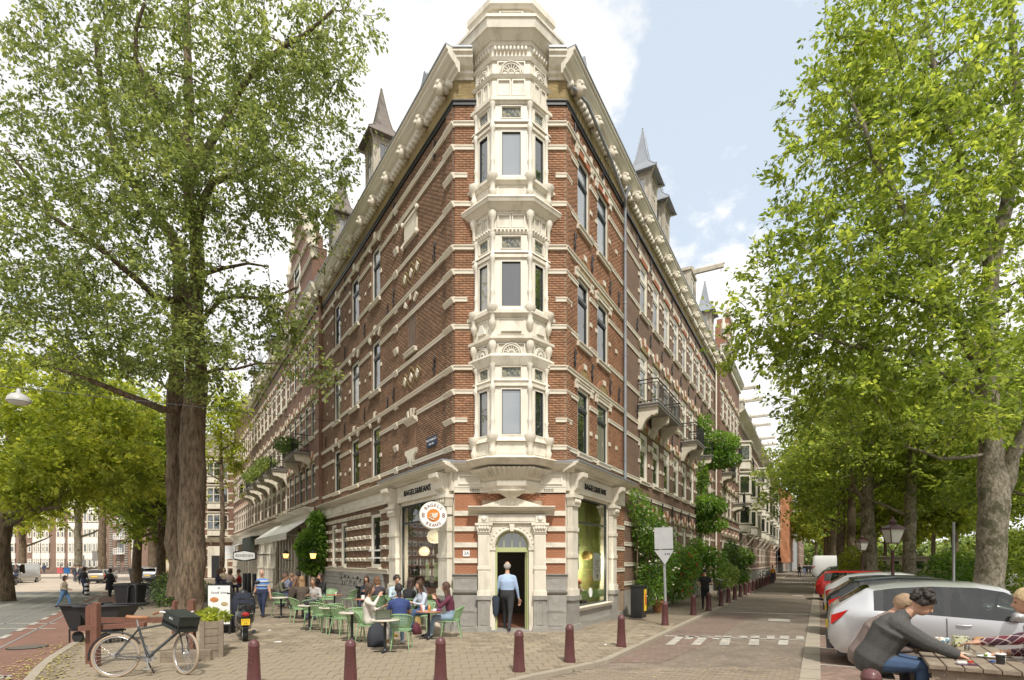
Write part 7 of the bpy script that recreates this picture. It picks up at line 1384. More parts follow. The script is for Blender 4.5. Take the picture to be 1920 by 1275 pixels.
# traffic sign seen from behind
t = thing('traffic_sign', 'leaning grey sign pole with rectangular and triangular plates seen from behind', 'sign', TR(*G(1249, 1172)) @ RY(-.03)); sgm = MAT('sign_back', (.40, .40, .40), .5, .08, 4)
add('pole', MB().tube([(0, 0, 0), (0, 0, 3.25)], .045, 8), grey, t); add('sign_plate', MB().box(-.32, .28, -.09, -.06, 2.5, 3.2), sgm, t); add('triangle_plate', MB().prism([(-.34, 2.46), (.3, 2.46), (0, 1.98)], -.09, -.06, 'y'), sgm, t)
for z in (2.46, 2.75, 3.0, 2.3): add('clamp', MB().box(-.2, .2, -.06, -.035, z-.02, z+.02), grey, t)
m_ = MB(); [m_.tube([(x+.02*math.cos(k*2), -.093, 2.33+.04*math.sin(k*1.7)) for k in range(5)], .006, 3) for x in (.02, .09, .15)]; add('graffiti', m_, black, t)
# cabinet with poster
t = thing('utility_cabinet', 'black kerbside cabinet with a yellow poster beside the rose bush', 'cabinet', FR.at(5.05, .75, 0) @ SC(1, 1, 1)); add('casing', MB().box(-.3, .3, -.2, .22, 0, 1.15).box(-.33, .33, -.23, .25, 1.15, 1.2), black, t); add('poster', MB().box(.31-.01, .325, -.17, .19, .25, 1.05), MAT('poster_yellow', (.8, .55, .03), .5), t); add('poster_print', MB().box(.325, .33, -.08, .1, .5, .9), MAT('poster_ink', (.6, .1, .03), .5), t); add('front_poster', MB().box(-.0, .24, -.225, -.2, .25, 1.05), MAT('poster_yellow2', (.8, .55, .03), .5), t); add('poster_print', MB().prism([(.03, .5), (.2, .45), (.21, .8), (.1, .95), (.04, .75)], -.232, -.225, 'y'), MAT('poster_ink2', (.6, .1, .03), .5), t)
def pot(label, M, s, col, plant=True, pm=None):
    t = thing('flower_pot', label, 'pot', M); add('pot', MB().lathe([(.16*s, 0), (.2*s, .1*s), (.27*s, .38*s), (.31*s, .4*s), (.31*s, .46*s), (.27*s, .46*s)], n=14), col, t)
    add('soil', MB().lathe([(.26*s, .42*s), (.26*s, .43*s)], n=12), dark, t); return t
terra = MAT('terracotta', (.38, .17, .08), .8, .15, 6); pot('wide terracotta bowl at the foot of the rose bush', TR(*G(1234, 1148)), 1.0, terra); pot('pale stone pot beside the person in black', TR(*G(1358, 1122)), 1.2, stoneg)
bush('potted_plant', 'leafy plant in the pale stone pot', 'plant', [(G(1358, 1122)+V((0, 0, .85)), (.45, .45, .35), 1)], 500, .13, leafO, 33)
# Amsterdam street lantern on the canal side
def street_lamp(label, px, Y, s=1.0):
    t = thing('street_lamp', label, 'lamp post', TR(P(px, 0, Y).x, Y, RZV) @ SC(s, s, s), 'crowned lanterns along the canal'); dm = MAT('lamp_maroon', (.07, .03, .03), .45, .1)
    add('post', MB().lathe([(.14, 0), (.14, .3), (.09, .4), (.07, 1.4), (.09, 1.45), (.055, 1.55), (.045, 2.55), (.07, 2.6)], n=12).tube([(0, 0, 2.55), (-.18, 0, 2.8), (-.16, 0, 2.9)], .02, 5).tube([(0, 0, 2.55), (.18, 0, 2.8), (.16, 0, 2.9)], .02, 5), dm, t)
    add('lantern_glass', MB().loft([[(-.15, -.15, 2.9), (.15, -.15, 2.9), (.15, .15, 2.9), (-.15, .15, 2.9)], [(-.26, -.26, 3.38), (.26, -.26, 3.38), (.26, .26, 3.38), (-.26, .26, 3.38)]], smooth=False), MAT('lantern_pane', (.55, .55, .48), .3, .1), t)
    m_ = MB(); [m_.tube([(a*.155, b*.155, 2.9), (a*.265, b*.265, 3.38)], .018, 4) for a in (-1, 1) for b in (-1, 1)]; m_.loft([[(-.3, -.3, 3.38), (.3, -.3, 3.38), (.3, .3, 3.38), (-.3, .3, 3.38)], [(-.28, -.28, 3.44), (.28, -.28, 3.44), (.28, .28, 3.44), (-.28, .28, 3.44)], [(-.12, -.12, 3.56), (.12, -.12, 3.56), (.12, .12, 3.56), (-.12, .12, 3.56)]], smooth=False)
    m_.lathe([(.1, 3.56), (.11, 3.62), (.14, 3.68), (.1, 3.72), (.03, 3.78), (.02, 3.86)], n=8); [m_.ell((.26*a, .26*b, 3.48), .035, 6, 4) for a in (-1, 1) for b in (-1, 1)]; m_.box(-.17, .17, -.17, .17, 2.87, 2.9); add('lantern_frame', m_, dm, t)
street_lamp('crowned street lantern on maroon post between two canal elms', 1674, 19.8, .98); street_lamp('smaller distant crowned lantern left of the thick elm trunk', 1616, 33, .98)
t = thing('steel_pole', 'bare galvanised pole right of the second canal elm', 'pole', TR(P(1788, 0, 27).x, 27, RZV)); add('pole', MB().tube([(0, 0, 0), (0, 0, 4.1)], .06, 8), grey, t)
# suspended street lamp top left with its wire
t = thing('hanging_street_lamp', 'grey dome street lamp hung on a wire at the left edge', 'lamp', TR(*P(35, 752, 15))); add('lamp_shade', MB().lathe([(.27, -.02), (.27, .02), (.24, .1), (.16, .18), (.06, .22), (.04, .34)], n=20), MAT('lamp_grey', (.42, .42, .40), .4, .08), t); add('diffuser', MB().ell((0, 0, -.02), (.24, .24, .09), 14, 6), MAT('lamp_diffuser', (.6, .6, .55), .3, .05), t); add('wire', MB().tube([(-6, 0, .8), (0, 0, .36), (9, 10, 1.6)], .012, 4), iron, t)
# zebra bollard, bins, racks
t = thing('striped_bollard', 'black and white banded post on the tram road island', 'bollard', TR(*G(163, 1117, RZV)))
for k in range(6): add('post_band', MB().lathe([(.13, .13*k), (.13, .13*k+.128)], n=12), black if k % 2 == 0 else white, t)
binm = MAT('bin_plastic', (.028, .028, .03), .55, .1)
def wbin(label, M):
    t = thing('wheelie_bin', label, 'bin', M); add('bin_body', MB().loft([[(-.26, -.24, .06), (.26, -.24, .06), (.26, .24, .06), (-.26, .24, .06)], [(-.34, -.34, 1.0), (.34, -.34, 1.0), (.34, .34, 1.0), (-.34, .34, 1.0)]], smooth=False).box(-.37, .37, -.37, .37, .95, 1.0), binm, t); add('lid', MB().loft([[(-.38, -.38, 1.0), (.38, -.38, 1.0), (.38, .38, 1.0), (-.38, .38, 1.0)], [(-.3, -.3, 1.08), (.3, -.3, 1.08), (.3, .3, 1.08), (-.3, .3, 1.08)]], smooth=False), binm, t)
    for x in (-.24, .24): add('wheel', MB(TR(x, .28, .1) @ RY(math.pi/2)).lathe([(.1, -.03), (.1, .03)], n=12), tyre, t)
    return t
wbin('left of two dark wheelie bins before the bike rows', TR(*G(236, 1137))); wbin('right of two dark wheelie bins before the bike rows', TR(*G(253, 1136.5))); wbin('lone dark bin near the far crossing', TR(*G(255, 1092)) @ SC(1.3, 1.3, 1.3))
for i, (px, py, s_) in enumerate(((249, 1146, 1),)):
    t = thing('bike_stand', 'bent steel bicycle stand in front of the wheelie bins', 'bike stand', TR(*G(px, py))); add('hoop', MB().tube([(-.5, -.1, .02), (-.38, 0, .12), (-.25, 0, .25), (-.22, .05, 1.0), (-.1, .05, 1.12), (.05, .05, 1.1), (.1, .05, .9), (.12, 0, .25)], .028, 6).tube([(-.25, 0, .25), (.3, 0, .22), (.55, -.1, .02)], .028, 6), iron, t)
for i, (px, py, lb, w_, s_) in enumerate(((203, 1206, 'open black cargo tub with wire basket behind the wooden rail', .55, 1), (152, 1203, 'black bin with folded rim at the left of the wooden rail', .28, 1))):
    t = thing('cargo_tub', lb, 'container', TR(*G(px, py))); z1 = .95; add('tub', MB().loft([[(-w_*.5, -.2, .35), (w_*.45, -.2, .35), (w_*.45, .25, .35), (-w_*.5, .25, .35)], [(-w_, -.35, z1), (w_, -.35, z1), (w_, .4, z1), (-w_, .4, z1)]], smooth=False), binm, t); add('rim_bar', MB().tube([(-w_-.06, -.38, z1), (w_+.2, -.38, z1+.03), (w_+.2, .42, z1+.03), (-w_-.06, .42, z1), (-w_-.06, -.38, z1)], .03, 6), black, t); add('wheel', MB(TR(0, -.1, .14) @ RX(math.pi/2)).lathe([(.14, -.03), (.14, .03)], n=16), tyre, t); add('stand_frame', MB().tube([(-w_*.5, -.2, .35), (-w_*.5, -.2, 0)], .02, 4).tube([(w_*.4, .2, .35), (w_*.4, .2, 0)], .02, 4).box(-w_*.5, w_*.5, -.22, .26, .3, .34), black, t)
# wooden rail
rail = thing('wooden_rail', 'worn brown wooden rail with chunky posts behind the bicycle', 'railing', TR(*G(175, 1252)))
def wp(px0, px1, yt, yb, dpt=.12, m=brownw, nm='post'):
    a = G(px0, yb); b = G(px1, yb); a2 = P(px0, yt, a.y); add(nm, MB().prism([(a.x, a.z), (b.x, b.z), (b.x, a2.z), ((a.x+b.x)/2, a2.z+.03), (a.x, a2.z-.02)], a.y, a.y+dpt, 'y'), m, rail, M=I4)
wp(160, 168, 1137, 1246); wp(168.5, 181, 1132, 1252); wp(351, 362, 1126, 1228); wp(322, 328, 1128, 1190)
def beam(p0, p1, h, d, m=brownw, nm='rail_beam', par=None): 
    a, b = V(p0), V(p1); v = (b-a).normalized(); q = V((-v.y, v.x, 0)).normalized()*d/2; u = V((0, 0, h/2)); add(nm, MB().loft([[tuple(e-q-u), tuple(e+q-u), tuple(e+q+u), tuple(e-q+u)] for e in (a, b)], smooth=False), m, par or rail, M=I4)
beam(P(181, 1163, 11.6), P(362, 1162, 12.8), .12, .06); beam(P(150, 1178, 11.0), P(273, 1171, 11.2), .09, .14); beam(P(352, 1166, 12.6), P(379, 1166, 12.4), .09, .07)
plt = thing('wooden_planter', 'weathered grey plank planter beside the scooter and menu board', 'planter', TR(*G(377, 1236)) @ RZ(.50))
g = G(379, 1236); pw = .42
for k in range(5):
    z = .16*k*1.0; r0 = rnd.uniform(-.01, .01); add('plank', MB().box(r0, pw+r0, 0, .04, z+.005, z+.155), wood, plt); add('plank', MB().box(pw-.03, pw+.01, .045, 1.5, z+.005, z+.155), wood, plt); add('plank', MB().box(-.01, .03, .045, 1.5, z+.005, z+.155), wood, plt)
for x in (0, pw-.06): add('corner_post', MB().box(x-.03, x+.06, -.03, 0, 0, .82), wood, plt)
add('soil', MB().box(.03, pw-.03, .04, 1.5, .3, .74), dark, plt)
bush('planter_greens', 'yellow-green plants growing out of the grey wooden planter', 'plant', [(W[plt.name] @ V((.2, .6, .86)), (.3, .4, .13), 1)], 500, .12, leafP, 44)
for (px, py, w_, lb) in ((334, 1244, .75, 'low weathered timber block under the bicycle frame'), (372, 1240, .5, 'low timber block between bicycle and planter')): 
    q = G(px, py); t = thing('timber_edge', lb, 'timber', TR(*q)); [add('plank', MB().box(-w_/2, w_/2, 0, .1, .12*k, .12*k+.115), wood, t) for k in range(2)]
t = thing('timber_deck', 'grey wooden deck boards around the foot of the elm', 'deck', TR(*G(300, 1160)))
for k in range(7): add('plank', MB().box(-2.6+.08*k, 1.3+.05*k, k*.75, k*.75+.7, .0, .1), wood, t)
# menu board
t = thing('menu_board', 'white A-board menu with plates of food between planter and scooter', 'menu board', TR(*G(411, 1190)) @ RZ(.08)); bw, bh = .30, 1.3
add('board_frame', MB().box(-bw-.03, bw+.03, 0, .04, .25, bh+.13), black, t); add('board_leg', MB().box(-bw, -bw+.04, 0, .05, 0, .25).box(bw-.04, bw, 0, .05, 0, .25).box(-bw, bw, .35, .38, 0, 1.2), black, t); add('poster', MB().box(-bw, bw, -.012, 0, .3, bh+.1), white, t)
M_ = W[t.name]; text(None, 'food time', 0, 0, 0, .105, black, t, M=M_ @ TR(0.02, -.016, bh-.1), ext=.001); text(None, 'BB', 0, 0, 0, .06, black, t, M=M_ @ TR(0, -.016, bh+.03), ext=.001)
for x, z, r_, c in ((-.13, 1.0, .12, (.5, .2, .06)), (.15, .88, .1, (.45, .36, .2)), (-.1, .72, .12, (.25, .28, .12)), (.16, .62, .08, (.1, .25, .06))): add('printed_dish', MB().ell((x, -.016, z), (r_, .004, r_*.62), 14, 6), MAT('dish_print', c, .6, .4, 30), t)
# poles and small signs on the square
for px, top, col, lb in ((187, 955, (.10, .06, .06), 'tall brown pole with a square plate on the square'), (157, 1040, (.4, .4, .4), 'short grey pole with a beige plate'), (127, 1055, (.02, .15, .45), 'small pole with a blue round sign'), (114, 1055, (.5, .1, .1), 'small pole with a red-rimmed round sign')):
    Y = 66; b = P(px, 1084, Y); tp = P(px, top, Y); t = thing('sign_pole', lb, 'sign', TR(b.x, b.y, RZV)); add('pole', MB().tube([(0, 0, 0), (0, 0, tp.z)], .09 if px == 187 else .06, 6), MAT('pole_paint', (.2, .18, .17) if px != 187 else col, .6), t)
    add('sign_plate', MB().box(-.35, .35, -.14, -.1, tp.z-1.2, tp.z-.5) if px != 187 else MB().box(-.8, .1, -.14, -.1, 2.2, 3.4), MAT('plate_paint', col if px != 187 else (.5, .5, .48), .5), t)
for k in range(5): lantern('terrace_post_light', ['black terrace post one', 'black terrace post two', 'b', 'c', 'd'][k], 0, 0, 1) if False else None
for k, (px, py) in enumerate(((459, 1112), (467, 1111), (477, 1114))): 
    t = thing('terrace_post', ['slim black post left of the striped-shirt man', 'middle black post beside the striped-shirt man', 'black post closest behind the striped-shirt man'][k], 'post', TR(*G(px, py))); add('post', MB().lathe([(.16, 0), (.14, .1), (.13, 1.25), (.1, 1.3)], n=10), black, t)
# houseboats on the canal
def boat(label, px, Y, L_, hull, cab, rz=1.0):
    c = P(px, 1052, Y); t = thing('houseboat', label, 'boat', TR(c.x, c.y, 0) @ RZ(rz)); h = MB().loft([[(x, y*w, z) for y, z in ((-1, .1), (-1.1, 1.0), (1.1, 1.0), (1, .1))] for x, w in ((-L_/2, 1.2), (-L_/2+2, 2.1), (L_/2-2, 2.1), (L_/2, .5))], smooth=False); add('hull', h, hull, t)
    add('cabin', MB().box(-L_*.4, L_*.3, -1.6, 1.6, 1.0, 2.4).box(-L_*.42, L_*.32, -1.75, 1.75, 2.4, 2.5), cab, t)
    for k in range(int(L_*.6)): add('window', MB().box(-L_*.38+k*1.1, -L_*.38+k*1.1+.7, -1.64, -1.6, 1.5, 2.1), glass, t)
boat('grey concrete houseboat beyond the lantern', 1745, 46, 16, MAT('hull_grey', (.3, .29, .26), .8), MAT('cabin_wood', (.3, .24, .17), .8), .1); boat('white-cabined houseboat farther along the canal', 1690, 70, 18, MAT('hull_dark', (.06, .07, .1), .6), white, .2); boat('low houseboat with orange front far along the canal', 1655, 100, 18, MAT('hull_orange', (.6, .2, .05), .6), white, .4)
q = tag(add('far_quay', MB().box(-200, 200, 0, 2, -.2, .9), kerbm, None, M=TR(*P(1800, 1052, 90).xy, 0) @ RZ(math.atan2(DR[1], DR[0])+.0) @ TR(0, -36, 0)), kind='structure')
# ---------------------------------------------------------------- terrace furniture
chairm = MAT('sage_green_chair', (.25, .40, .20), .5, .06, 5)
def make_chair(label, M):
    t = thing('cafe_chair', label, 'chair', M, 'sage green café chairs on the terrace')
    add('seat', MB().loft([[(x, y*w, z) for y, z in ((-1, .445-d), (-.5, .44-d), (.5, .44-d), (1, .445-d), (1, .465-d), (0, .458-d), (-1, .465-d))] for x, w, d in ((-.21, .19, 0), (0, .215, .006), (.16, .225, 0), (.225, .215, .012), (.235, .2, .02))], smooth=False), chairm, t)
    rows = []; N_ = 13
    for k in range(7):
        h = k/6; row = []
        for i in range(N_):
            a = math.radians(-78+156*i/(N_-1)); e = abs(i/(N_-1)-.5)*2; r = .185+.085*h; z0 = .50; z1 = .83-.10*e**2.2; row.append((-.03-r*math.cos(a)*(1.02)-.05*h, r*math.sin(a)*1.08, z0+(z1-z0)*h))
        rows.append(row)
    b = MB()
    for k in range(6):
        for i in range(N_-1):
            p, q, r, s_ = V(rows[k][i]), V(rows[k][i+1]), V(rows[k+1][i+1]), V(rows[k+1][i]); c = (p+q+r+s_)/4
            pts = [p, q, r, s_]; inn = [c+(v-c)*.45 for v in pts]
            for j in range(4): b.add([pts[j], pts[(j+1) % 4], inn[(j+1) % 4], inn[j]], [(0, 1, 2, 3)], 0, True)
    b.tube([rows[0][0]]+rows[6]+[rows[0][-1]], .013, 6); b.tube(rows[0], .012, 5); b.tube([rows[0][3], (-.17, -.13, .455)], .012, 5); b.tube([rows[0][9], (-.17, .13, .455)], .012, 5)
    add('backrest', b, chairm, t)
    for x, y, ex, ey in ((.19, .18, .25, .22), (.19, -.18, .25, -.22), (-.18, .16, -.27, .2), (-.18, -.16, -.27, -.2)): add('leg', MB().tube([(x, y, .45), (ex, ey, 0)], [.017, .011], 7), chairm, t)
    return t
topw = MAT('white_table_top', (.62, .56, .48), .35, .05); topr = MAT('terracotta_table_top', (.36, .16, .09), .4, .1)
def cafe_table(label, p, m=topw, r=.34):
    t = thing('cafe_table', label, 'table', TR(*p), 'round café tables on the terrace'); add('table_top', MB().lathe([(r-.01, .735), (r, .74), (r, .76), (r-.01, .765)], n=28), m, t); add('column', MB().lathe([(.035, .02), (.035, .735)], n=10), iron, t)
    add('foot', MB().box(-.26, .26, -.03, .03, 0, .03).box(-.03, .03, -.26, .26, .03, .05).lathe([(.07, .03), (.04, .09)], n=10), iron, t); return t
def Tt(px, py, z=.8): g = G(px, py, z); return (g.x, g.y, 0)
s11 = 1.06
tabs = {}
for k, px, py, m, lb in (('A', 722, 1158, topw, 'round table under the laptop, nearest the camera'), ('B', 804, 1143, topr, 'round table with drinks before the maroon-jacket woman'), ('C', 660, 1145, topw, 'empty round table with metal napkin holder next to the laptop table'), ('D', 620, 1136, topw, 'empty round table in the middle of the green chair row'), ('E', 580, 1132, topw, 'round table with black bag in front of the grey-shirt woman'), ('F', 627, 1113, topr, 'terracotta-topped empty table against the striped wall'), ('G', 682, 1121, topr, 'table of the dark-dressed woman by the wall'), ('H', 765, 1131, topw, 'table between the two reading people near the shop window'), ('I', 527, 1118, topw, 'small table behind the brown-coat women'), ('J', 545, 1096, topw, 'far table beside the cream café front')):
    tabs[k] = Tt(px, py); cafe_table(lb, tabs[k], m)
ch = [(752, 1219, 95, 'empty-backed green chair under the navy T-shirt woman, nearest the camera'), (846, 1196, 180, 'green chair carrying the woman in the maroon jacket'), (668, 1199, 110, 'vacant green chair left of the white-shirt woman'), (641, 1191, 60, 'vacant green chair turned towards the middle table'), (622, 1187, 120, 'vacant green chair behind the middle table'), (604, 1183, 70, 'vacant green chair third from the grey-shirt woman'), (584, 1175, 105, 'vacant green chair in front of the grey-shirt woman table'), (562, 1168, 40, 'vacant green chair at the left end of the near row'), (527, 1153, 75, 'green chair at the small table behind the brown-coat women'), (618, 1143, -80, 'green chair facing out from the terracotta table'), (655, 1143, 170, 'green chair right of the terracotta table'), (822, 1160, -100, 'green chair glimpsed behind the drinks table by the shop window'), (690, 1207, 0, 'green chair under the white-shirt woman'), (795, 1182, 250, 'green chair under the pink-scarf woman'), (590, 1160, -80, 'green chair under the grey-shirt woman'), (688, 1150, -85, 'green chair under the dark-dressed woman by the wall'), (742, 1163, -20, 'green chair under the man with glasses'), (764, 1172, 100, 'green chair under the woman in black with long hair'), (710, 1162, 110, 'green chair under the auburn-haired visitor'), (780, 1160, 200, 'green chair behind the pink-scarf woman')]
c0 = None; CH_ = []
for px, py, a, lb in ch:
    g = G(px, py); M = TR(g.x, g.y, 0) @ RZ(math.radians(a)) @ SC(s11, s11, s11)
    if c0 is None: c0 = make_chair(lb, M)
    else: copyt(c0, M, lb)
# things on the tables
def put(name, label, cat, tk, dx_, dy_, mb, m, z=.765):
    p = tabs[tk]; t = add(name, mb, m, None, M=TR(p[0]+dx_, p[1]+dy_, z)); return tag(t, label, cat)
steel = MAT('brushed_steel', (.5, .5, .5), .3, .05, metal=.8)
for k, lb in (('C', 'metal napkin holder on the empty table beside the laptop table'), ('D', 'metal napkin holder on the middle empty table'), ('E', 'pale menu holder on the grey-shirt woman table'), ('G', 'white card holder on the dark-dressed woman table')): put('napkin_holder', lb, 'napkin holder', k, -.02, 0, MB().box(-.05, .05, -.04, .04, 0, .02).box(-.05, .05, -.035, -.03, .02, .13).box(-.05, .05, .03, .035, .02, .13).box(-.045, .045, -.03, .03, .02, .115), steel if k in 'CD' else white)
lt = thing('laptop', 'open dark laptop on the nearest café table', 'laptop', TR(tabs['A'][0]-.06, tabs['A'][1], .767) @ RZ(math.radians(200))); add('base', MB().box(-.17, .17, -.12, .12, 0, .018), grey, lt); add('screen', MB(TR(0, .12, .015) @ RX(-.3)).box(-.17, .17, 0, .012, 0, .23), MAT('laptop_lid', (.05, .05, .05), .3), lt); add('display', MB(TR(0, .12, .015) @ RX(-.3)).box(-.155, .155, -.002, 0, .012, .215).box(-.155, .155, .012, .014, .012, .215), MAT('laptop_display', (.12, .14, .10), .2), lt)
for k, dx_, dy_, h, c, lb in (('B', -.14, 0, .15, (.75, .72, .68), 'tall white cup on the drinks table'), ('B', .02, -.05, .16, (.5, .2, .03), 'orange iced drink on the drinks table'), ('B', -.2, .08, .16, (.6, .2, .15), 'pink juice glass on the drinks table'), ('H', .05, 0, .1, (.6, .5, .4), 'small glass on the reading people table'), ('F', .05, .03, .09, (.6, .55, .45), 'white cup on the terracotta table')): put('drink', lb, 'drink', k, dx_, dy_, MB().lathe([(.028, 0), (.038, h), (.034, h)], n=12), MAT('drink', c, .3))
put('plate', 'white plate with food on the drinks table', 'plate', 'B', .16, .02, MB().lathe([(.06, 0), (.11, .012), (.11, .016)], n=16).ell((0, 0, .03), (.06, .05, .03), 8, 5), white); put('purple_purse', 'purple purse at the right edge of the drinks table', 'purse', 'B', .28, -.03, MB().ell((0, 0, .03), (.08, .05, .03), 10, 5), MAT('purple', (.2, .02, .15), .5)); put('handbag', 'slumped black bag on the grey-shirt woman table', 'bag', 'E', .02, -.05, MB().ell((0, 0, .07), (.2, .12, .08), 12, 6).ell((.12, 0, .1), (.1, .1, .07), 10, 5), black)
def backpack(label, p, rz, c, s_=1):
    t = thing('backpack', label, 'bag', TR(*p) @ RZ(rz) @ RX(-.25) @ SC(s_, s_, s_)); add('pack', MB().loft([[(x*w, y*d, z) for x, y in ((-1, -.6), (-.6, -1), (.6, -1), (1, -.6), (1, .6), (.6, 1), (-.6, 1), (-1, .6))] for z, w, d in ((0, .15, .1), (.03, .19, .13), (.25, .19, .13), (.42, .15, .1), (.5, .07, .05))]), MAT('pack_fabric', c, .8, .15), t); add('strap', MB().tube([(-.08, .1, .45), (-.1, .2, .3), (-.09, .14, .08)], .02, 5).tube([(.08, .1, .45), (.1, .2, .3), (.09, .14, .08)], .02, 5).tube([(-.04, 0, .49), (0, 0, .55), (.04, 0, .49)], .012, 5), black, t)
backpack('black backpack leaning on the nearest café table foot', G(707, 1213), .4, (.025, .028, .035), 1.15); backpack('maroon bag on the ground under the drinks table', G(784, 1190), 1.2, (.1, .02, .03), .7); backpack('striped pale tote under the drinks table', G(818, 1192), .3, (.45, .38, .3), .75); backpack('straw-coloured bag under the pink-scarf woman chair', G(783, 1172), .3, (.4, .26, .1), .6)
# ---------------------------------------------------------------- people
skinm = MAT('skin', (.52, .30, .20), .5, .06, 12); skind = MAT('skin_tan', (.36, .19, .11), .5, .06, 12)
def cloth(c, n='fabric', r=.85, bump=.3): return MAT(n, c, r, .12, 9, bump, 90)
def ik(a, b, l1, l2, pole):
    a, b = V(a), V(b); d = b-a; L_ = min(d.length, (l1+l2)*.995); u = d.normalized(); k = (l1*l1-l2*l2+L_*L_)/(2*L_); h = math.sqrt(max(0, l1*l1-k*k)); p = V(pole); p = (p-u*p.dot(u)).normalized(); return a+u*k+p*h, a+u*L_
_eye = MAT('eye', (.03, .02, .015), .3); _lip = MAT('lips', (.36, .12, .10), .5)
def person(label, M, pose='stand', lean=0, bulk=0, hands=((.05, -.3, .85), (.05, .3, .85)), shirt=(.5, .5, .5), pants=(.05, .06, .1), hair=(.05, .03, .02), style='short', skin=None, shoe=(.03, .03, .03), step=.0, vox=.024, short_sleeve=False, sleeve=None, turn=0, nod=0, legs=None, coat=False, fat=1.0, group=None, fingers=False, shirtm=None, headr=1.0, cross=False, name='person', hem=0):
    """origin on the ground under the pelvis, facing +x; hands are given in local coordinates (right, left)"""
    t = thing('person', label, 'person', M, group); sk = skin or skinm; seg = []; zp = .93 if pose != 'sit' else .55; pel = V((0, 0, zp))
    up = V((math.sin(lean), 0, math.cos(lean))); fw = V((math.cos(lean), 0, -math.sin(lean)))
    ch = pel+up*.36; nb = pel+up*.53-fw*.0; hd = nb+up*(.10)+fw*(.035)+V((math.sin(nod)*.05, 0, 0)); hc = hd+up*.115+fw*(.02+.08*nod)
    def S_(a, b, ra, rb, reg, fl_=1.0):
        if reg == 0: ra += bulk; rb += bulk
        seg.append((V(a), V(b), ra, rb, reg, fl_))
    S_(pel+up*.0, pel+up*.16, .15*fat, .135*fat, 1 if not coat else 0, 1.15); S_(pel+up*.13, ch, .135*fat, .155*fat, 0, 1.15); S_(ch, nb-up*.07, .155*fat, .10, 0, 1.25); S_(nb-up*.05, hd, .062, .056, 2)
    if bulk: S_(nb-up*.06, nb+up*.02+fw*.012, .06, .054, 0)
    body = MB(); sh = []
    for i, s_ in enumerate((-1, 1)):
        a = nb-up*.085+V((0, s_*.175, 0)); sh.append(a); S_(nb-up*.07+V((0, s_*.05, 0)), a, .085, .07, 0)
        el, wr = ik(a, hands[i], .29, .26, (-.5, s_*.55, -.75)); armreg = 0; fore = 2 if short_sleeve else 0
        S_(a, a.lerp(el, .5 if short_sleeve else 1), .066, .055 if short_sleeve else .048, 0)
        if short_sleeve: S_(a.lerp(el, .45), el, .05, .044, 2)
        S_(el, wr, .046, .031, fore); hdv = (wr-el).normalized(); S_(wr, wr+hdv*.05, .03, .034, 2)
        Hn = MB(); pz = wr+hdv*.03; side = hdv.cross(V((0, 0, 1))); side = side.normalized() if side.length > .1 else V((0, 1, 0)); dn = hdv.cross(side).normalized(); dn = dn if dn.z < 0 else -dn; hb = body if fingers else Hn
        hb.loft([[tuple(pz+hdv*q+side*w*math.cos(k*math.pi/4)+dn*.017*math.sin(k*math.pi/4)) for k in range(8)] for q, w in ((-.02, .024), (.02, .036), (.06, .042), (.085, .038))])
        for f_ in range(4):
            o_ = side*(-.03+.02*f_); L1 = (.036, .042, .04, .032)[f_]; b0_ = pz+hdv*.08+o_; b1 = b0_+hdv*L1+dn*.006; b2 = b1+hdv*L1*.6+dn*.016; b3 = b2+hdv*L1*.35+dn*.018; hb.tube([b0_-hdv*.02, b0_, b1, b2, b3], [.0095, .0098, .009, .008, .006], 6)
        tb = pz+side*(.036*(-1 if s_ > 0 else 1)); td = (hdv*.7+side*(.6*(-1 if s_ > 0 else 1))); hb.tube([tb-hdv*.01, tb+td*.035, tb+td*.05+hdv*.025], [.013, .011, .008], 6)
        if not fingers: add('hand', Hn, sk, t)
        seg.append((pz, pz+hdv*.16, .05, .04, 2, 0))
    for i, s_ in enumerate((-1, 1)):
        hip = pel+V((0, s_*.09, -.02))
        if pose == 'sit':
            kn = V((.43, s_*.11, .52)); an = V((.45 if not legs else legs[i], s_*.12, .09))
            if cross and s_ < 0: kn = V((.42, .0, .62)); an = V((.55, .10, .25))
        else: kn = V((.03+step*s_*.5*.6+max(0, step*s_)*.05, s_*.09, .50)); an = V((step*s_*.55-(.05 if step*s_ < 0 else 0), s_*.085, .09+(.06 if step*s_ < -.1 else 0)))
        tr = 1; S_(hip, kn, .095*fat, .068, tr); S_(kn, an, .062, .045, tr); tn = V((.15, .015*s_, -.045)) if an.z < .14 else V((.12, 0, -.10)); S_(an+V((-.03, 0, -.03)), an+tn, .042, .035, 3)
    for a, b, ra, rb, reg, fl_ in seg:
        if fl_ == 0: continue
        L_ = (b-a).length; u = (b-a)/max(L_, 1e-6)
        if fl_ > 1.01:
            ya = V((0, 1, 0)); xa = ya.cross(u).normalized(); rings = []
            for q, rr_ in ((-ra*.75, ra*.55), (-ra*.4, ra*.85), (0, ra), (L_, rb), (L_+rb*.4, rb*.85), (L_+rb*.75, rb*.55)):
                c = a+u*q; rings.append([tuple(c+ya*rr_*fl_*math.cos(k*math.pi/6)+xa*rr_*.82*math.sin(k*math.pi/6)) for k in range(12)])
            body.loft(rings)
        else: body.tube([a-u*ra*.8, a-u*ra*.45, a, b, b+u*rb*.45, b+u*rb*.8], [ra*.5, ra*.85, ra, rb, rb*.85, rb*.5], 10)
    T0 = body.T; HM = Matrix.Translation(hc) @ RZ(turn) @ RY(lean*.5+nod) @ SC(headr, headr, headr); body.T = HM
    body.ell((-.01, 0, .015), (.098, .078, .105), 14, 9); body.ell((.025, 0, -.045), (.07, .058, .075), 12, 8); body.tube([(.09, 0, .01), (.112, 0, -.025), (.085, 0, -.035)], [.009, .014, .009], 6); [body.ell((-.005, s_*.078, -.015), (.018, .01, .03), 8, 5) for s_ in (-1, 1)]; body.T = T0
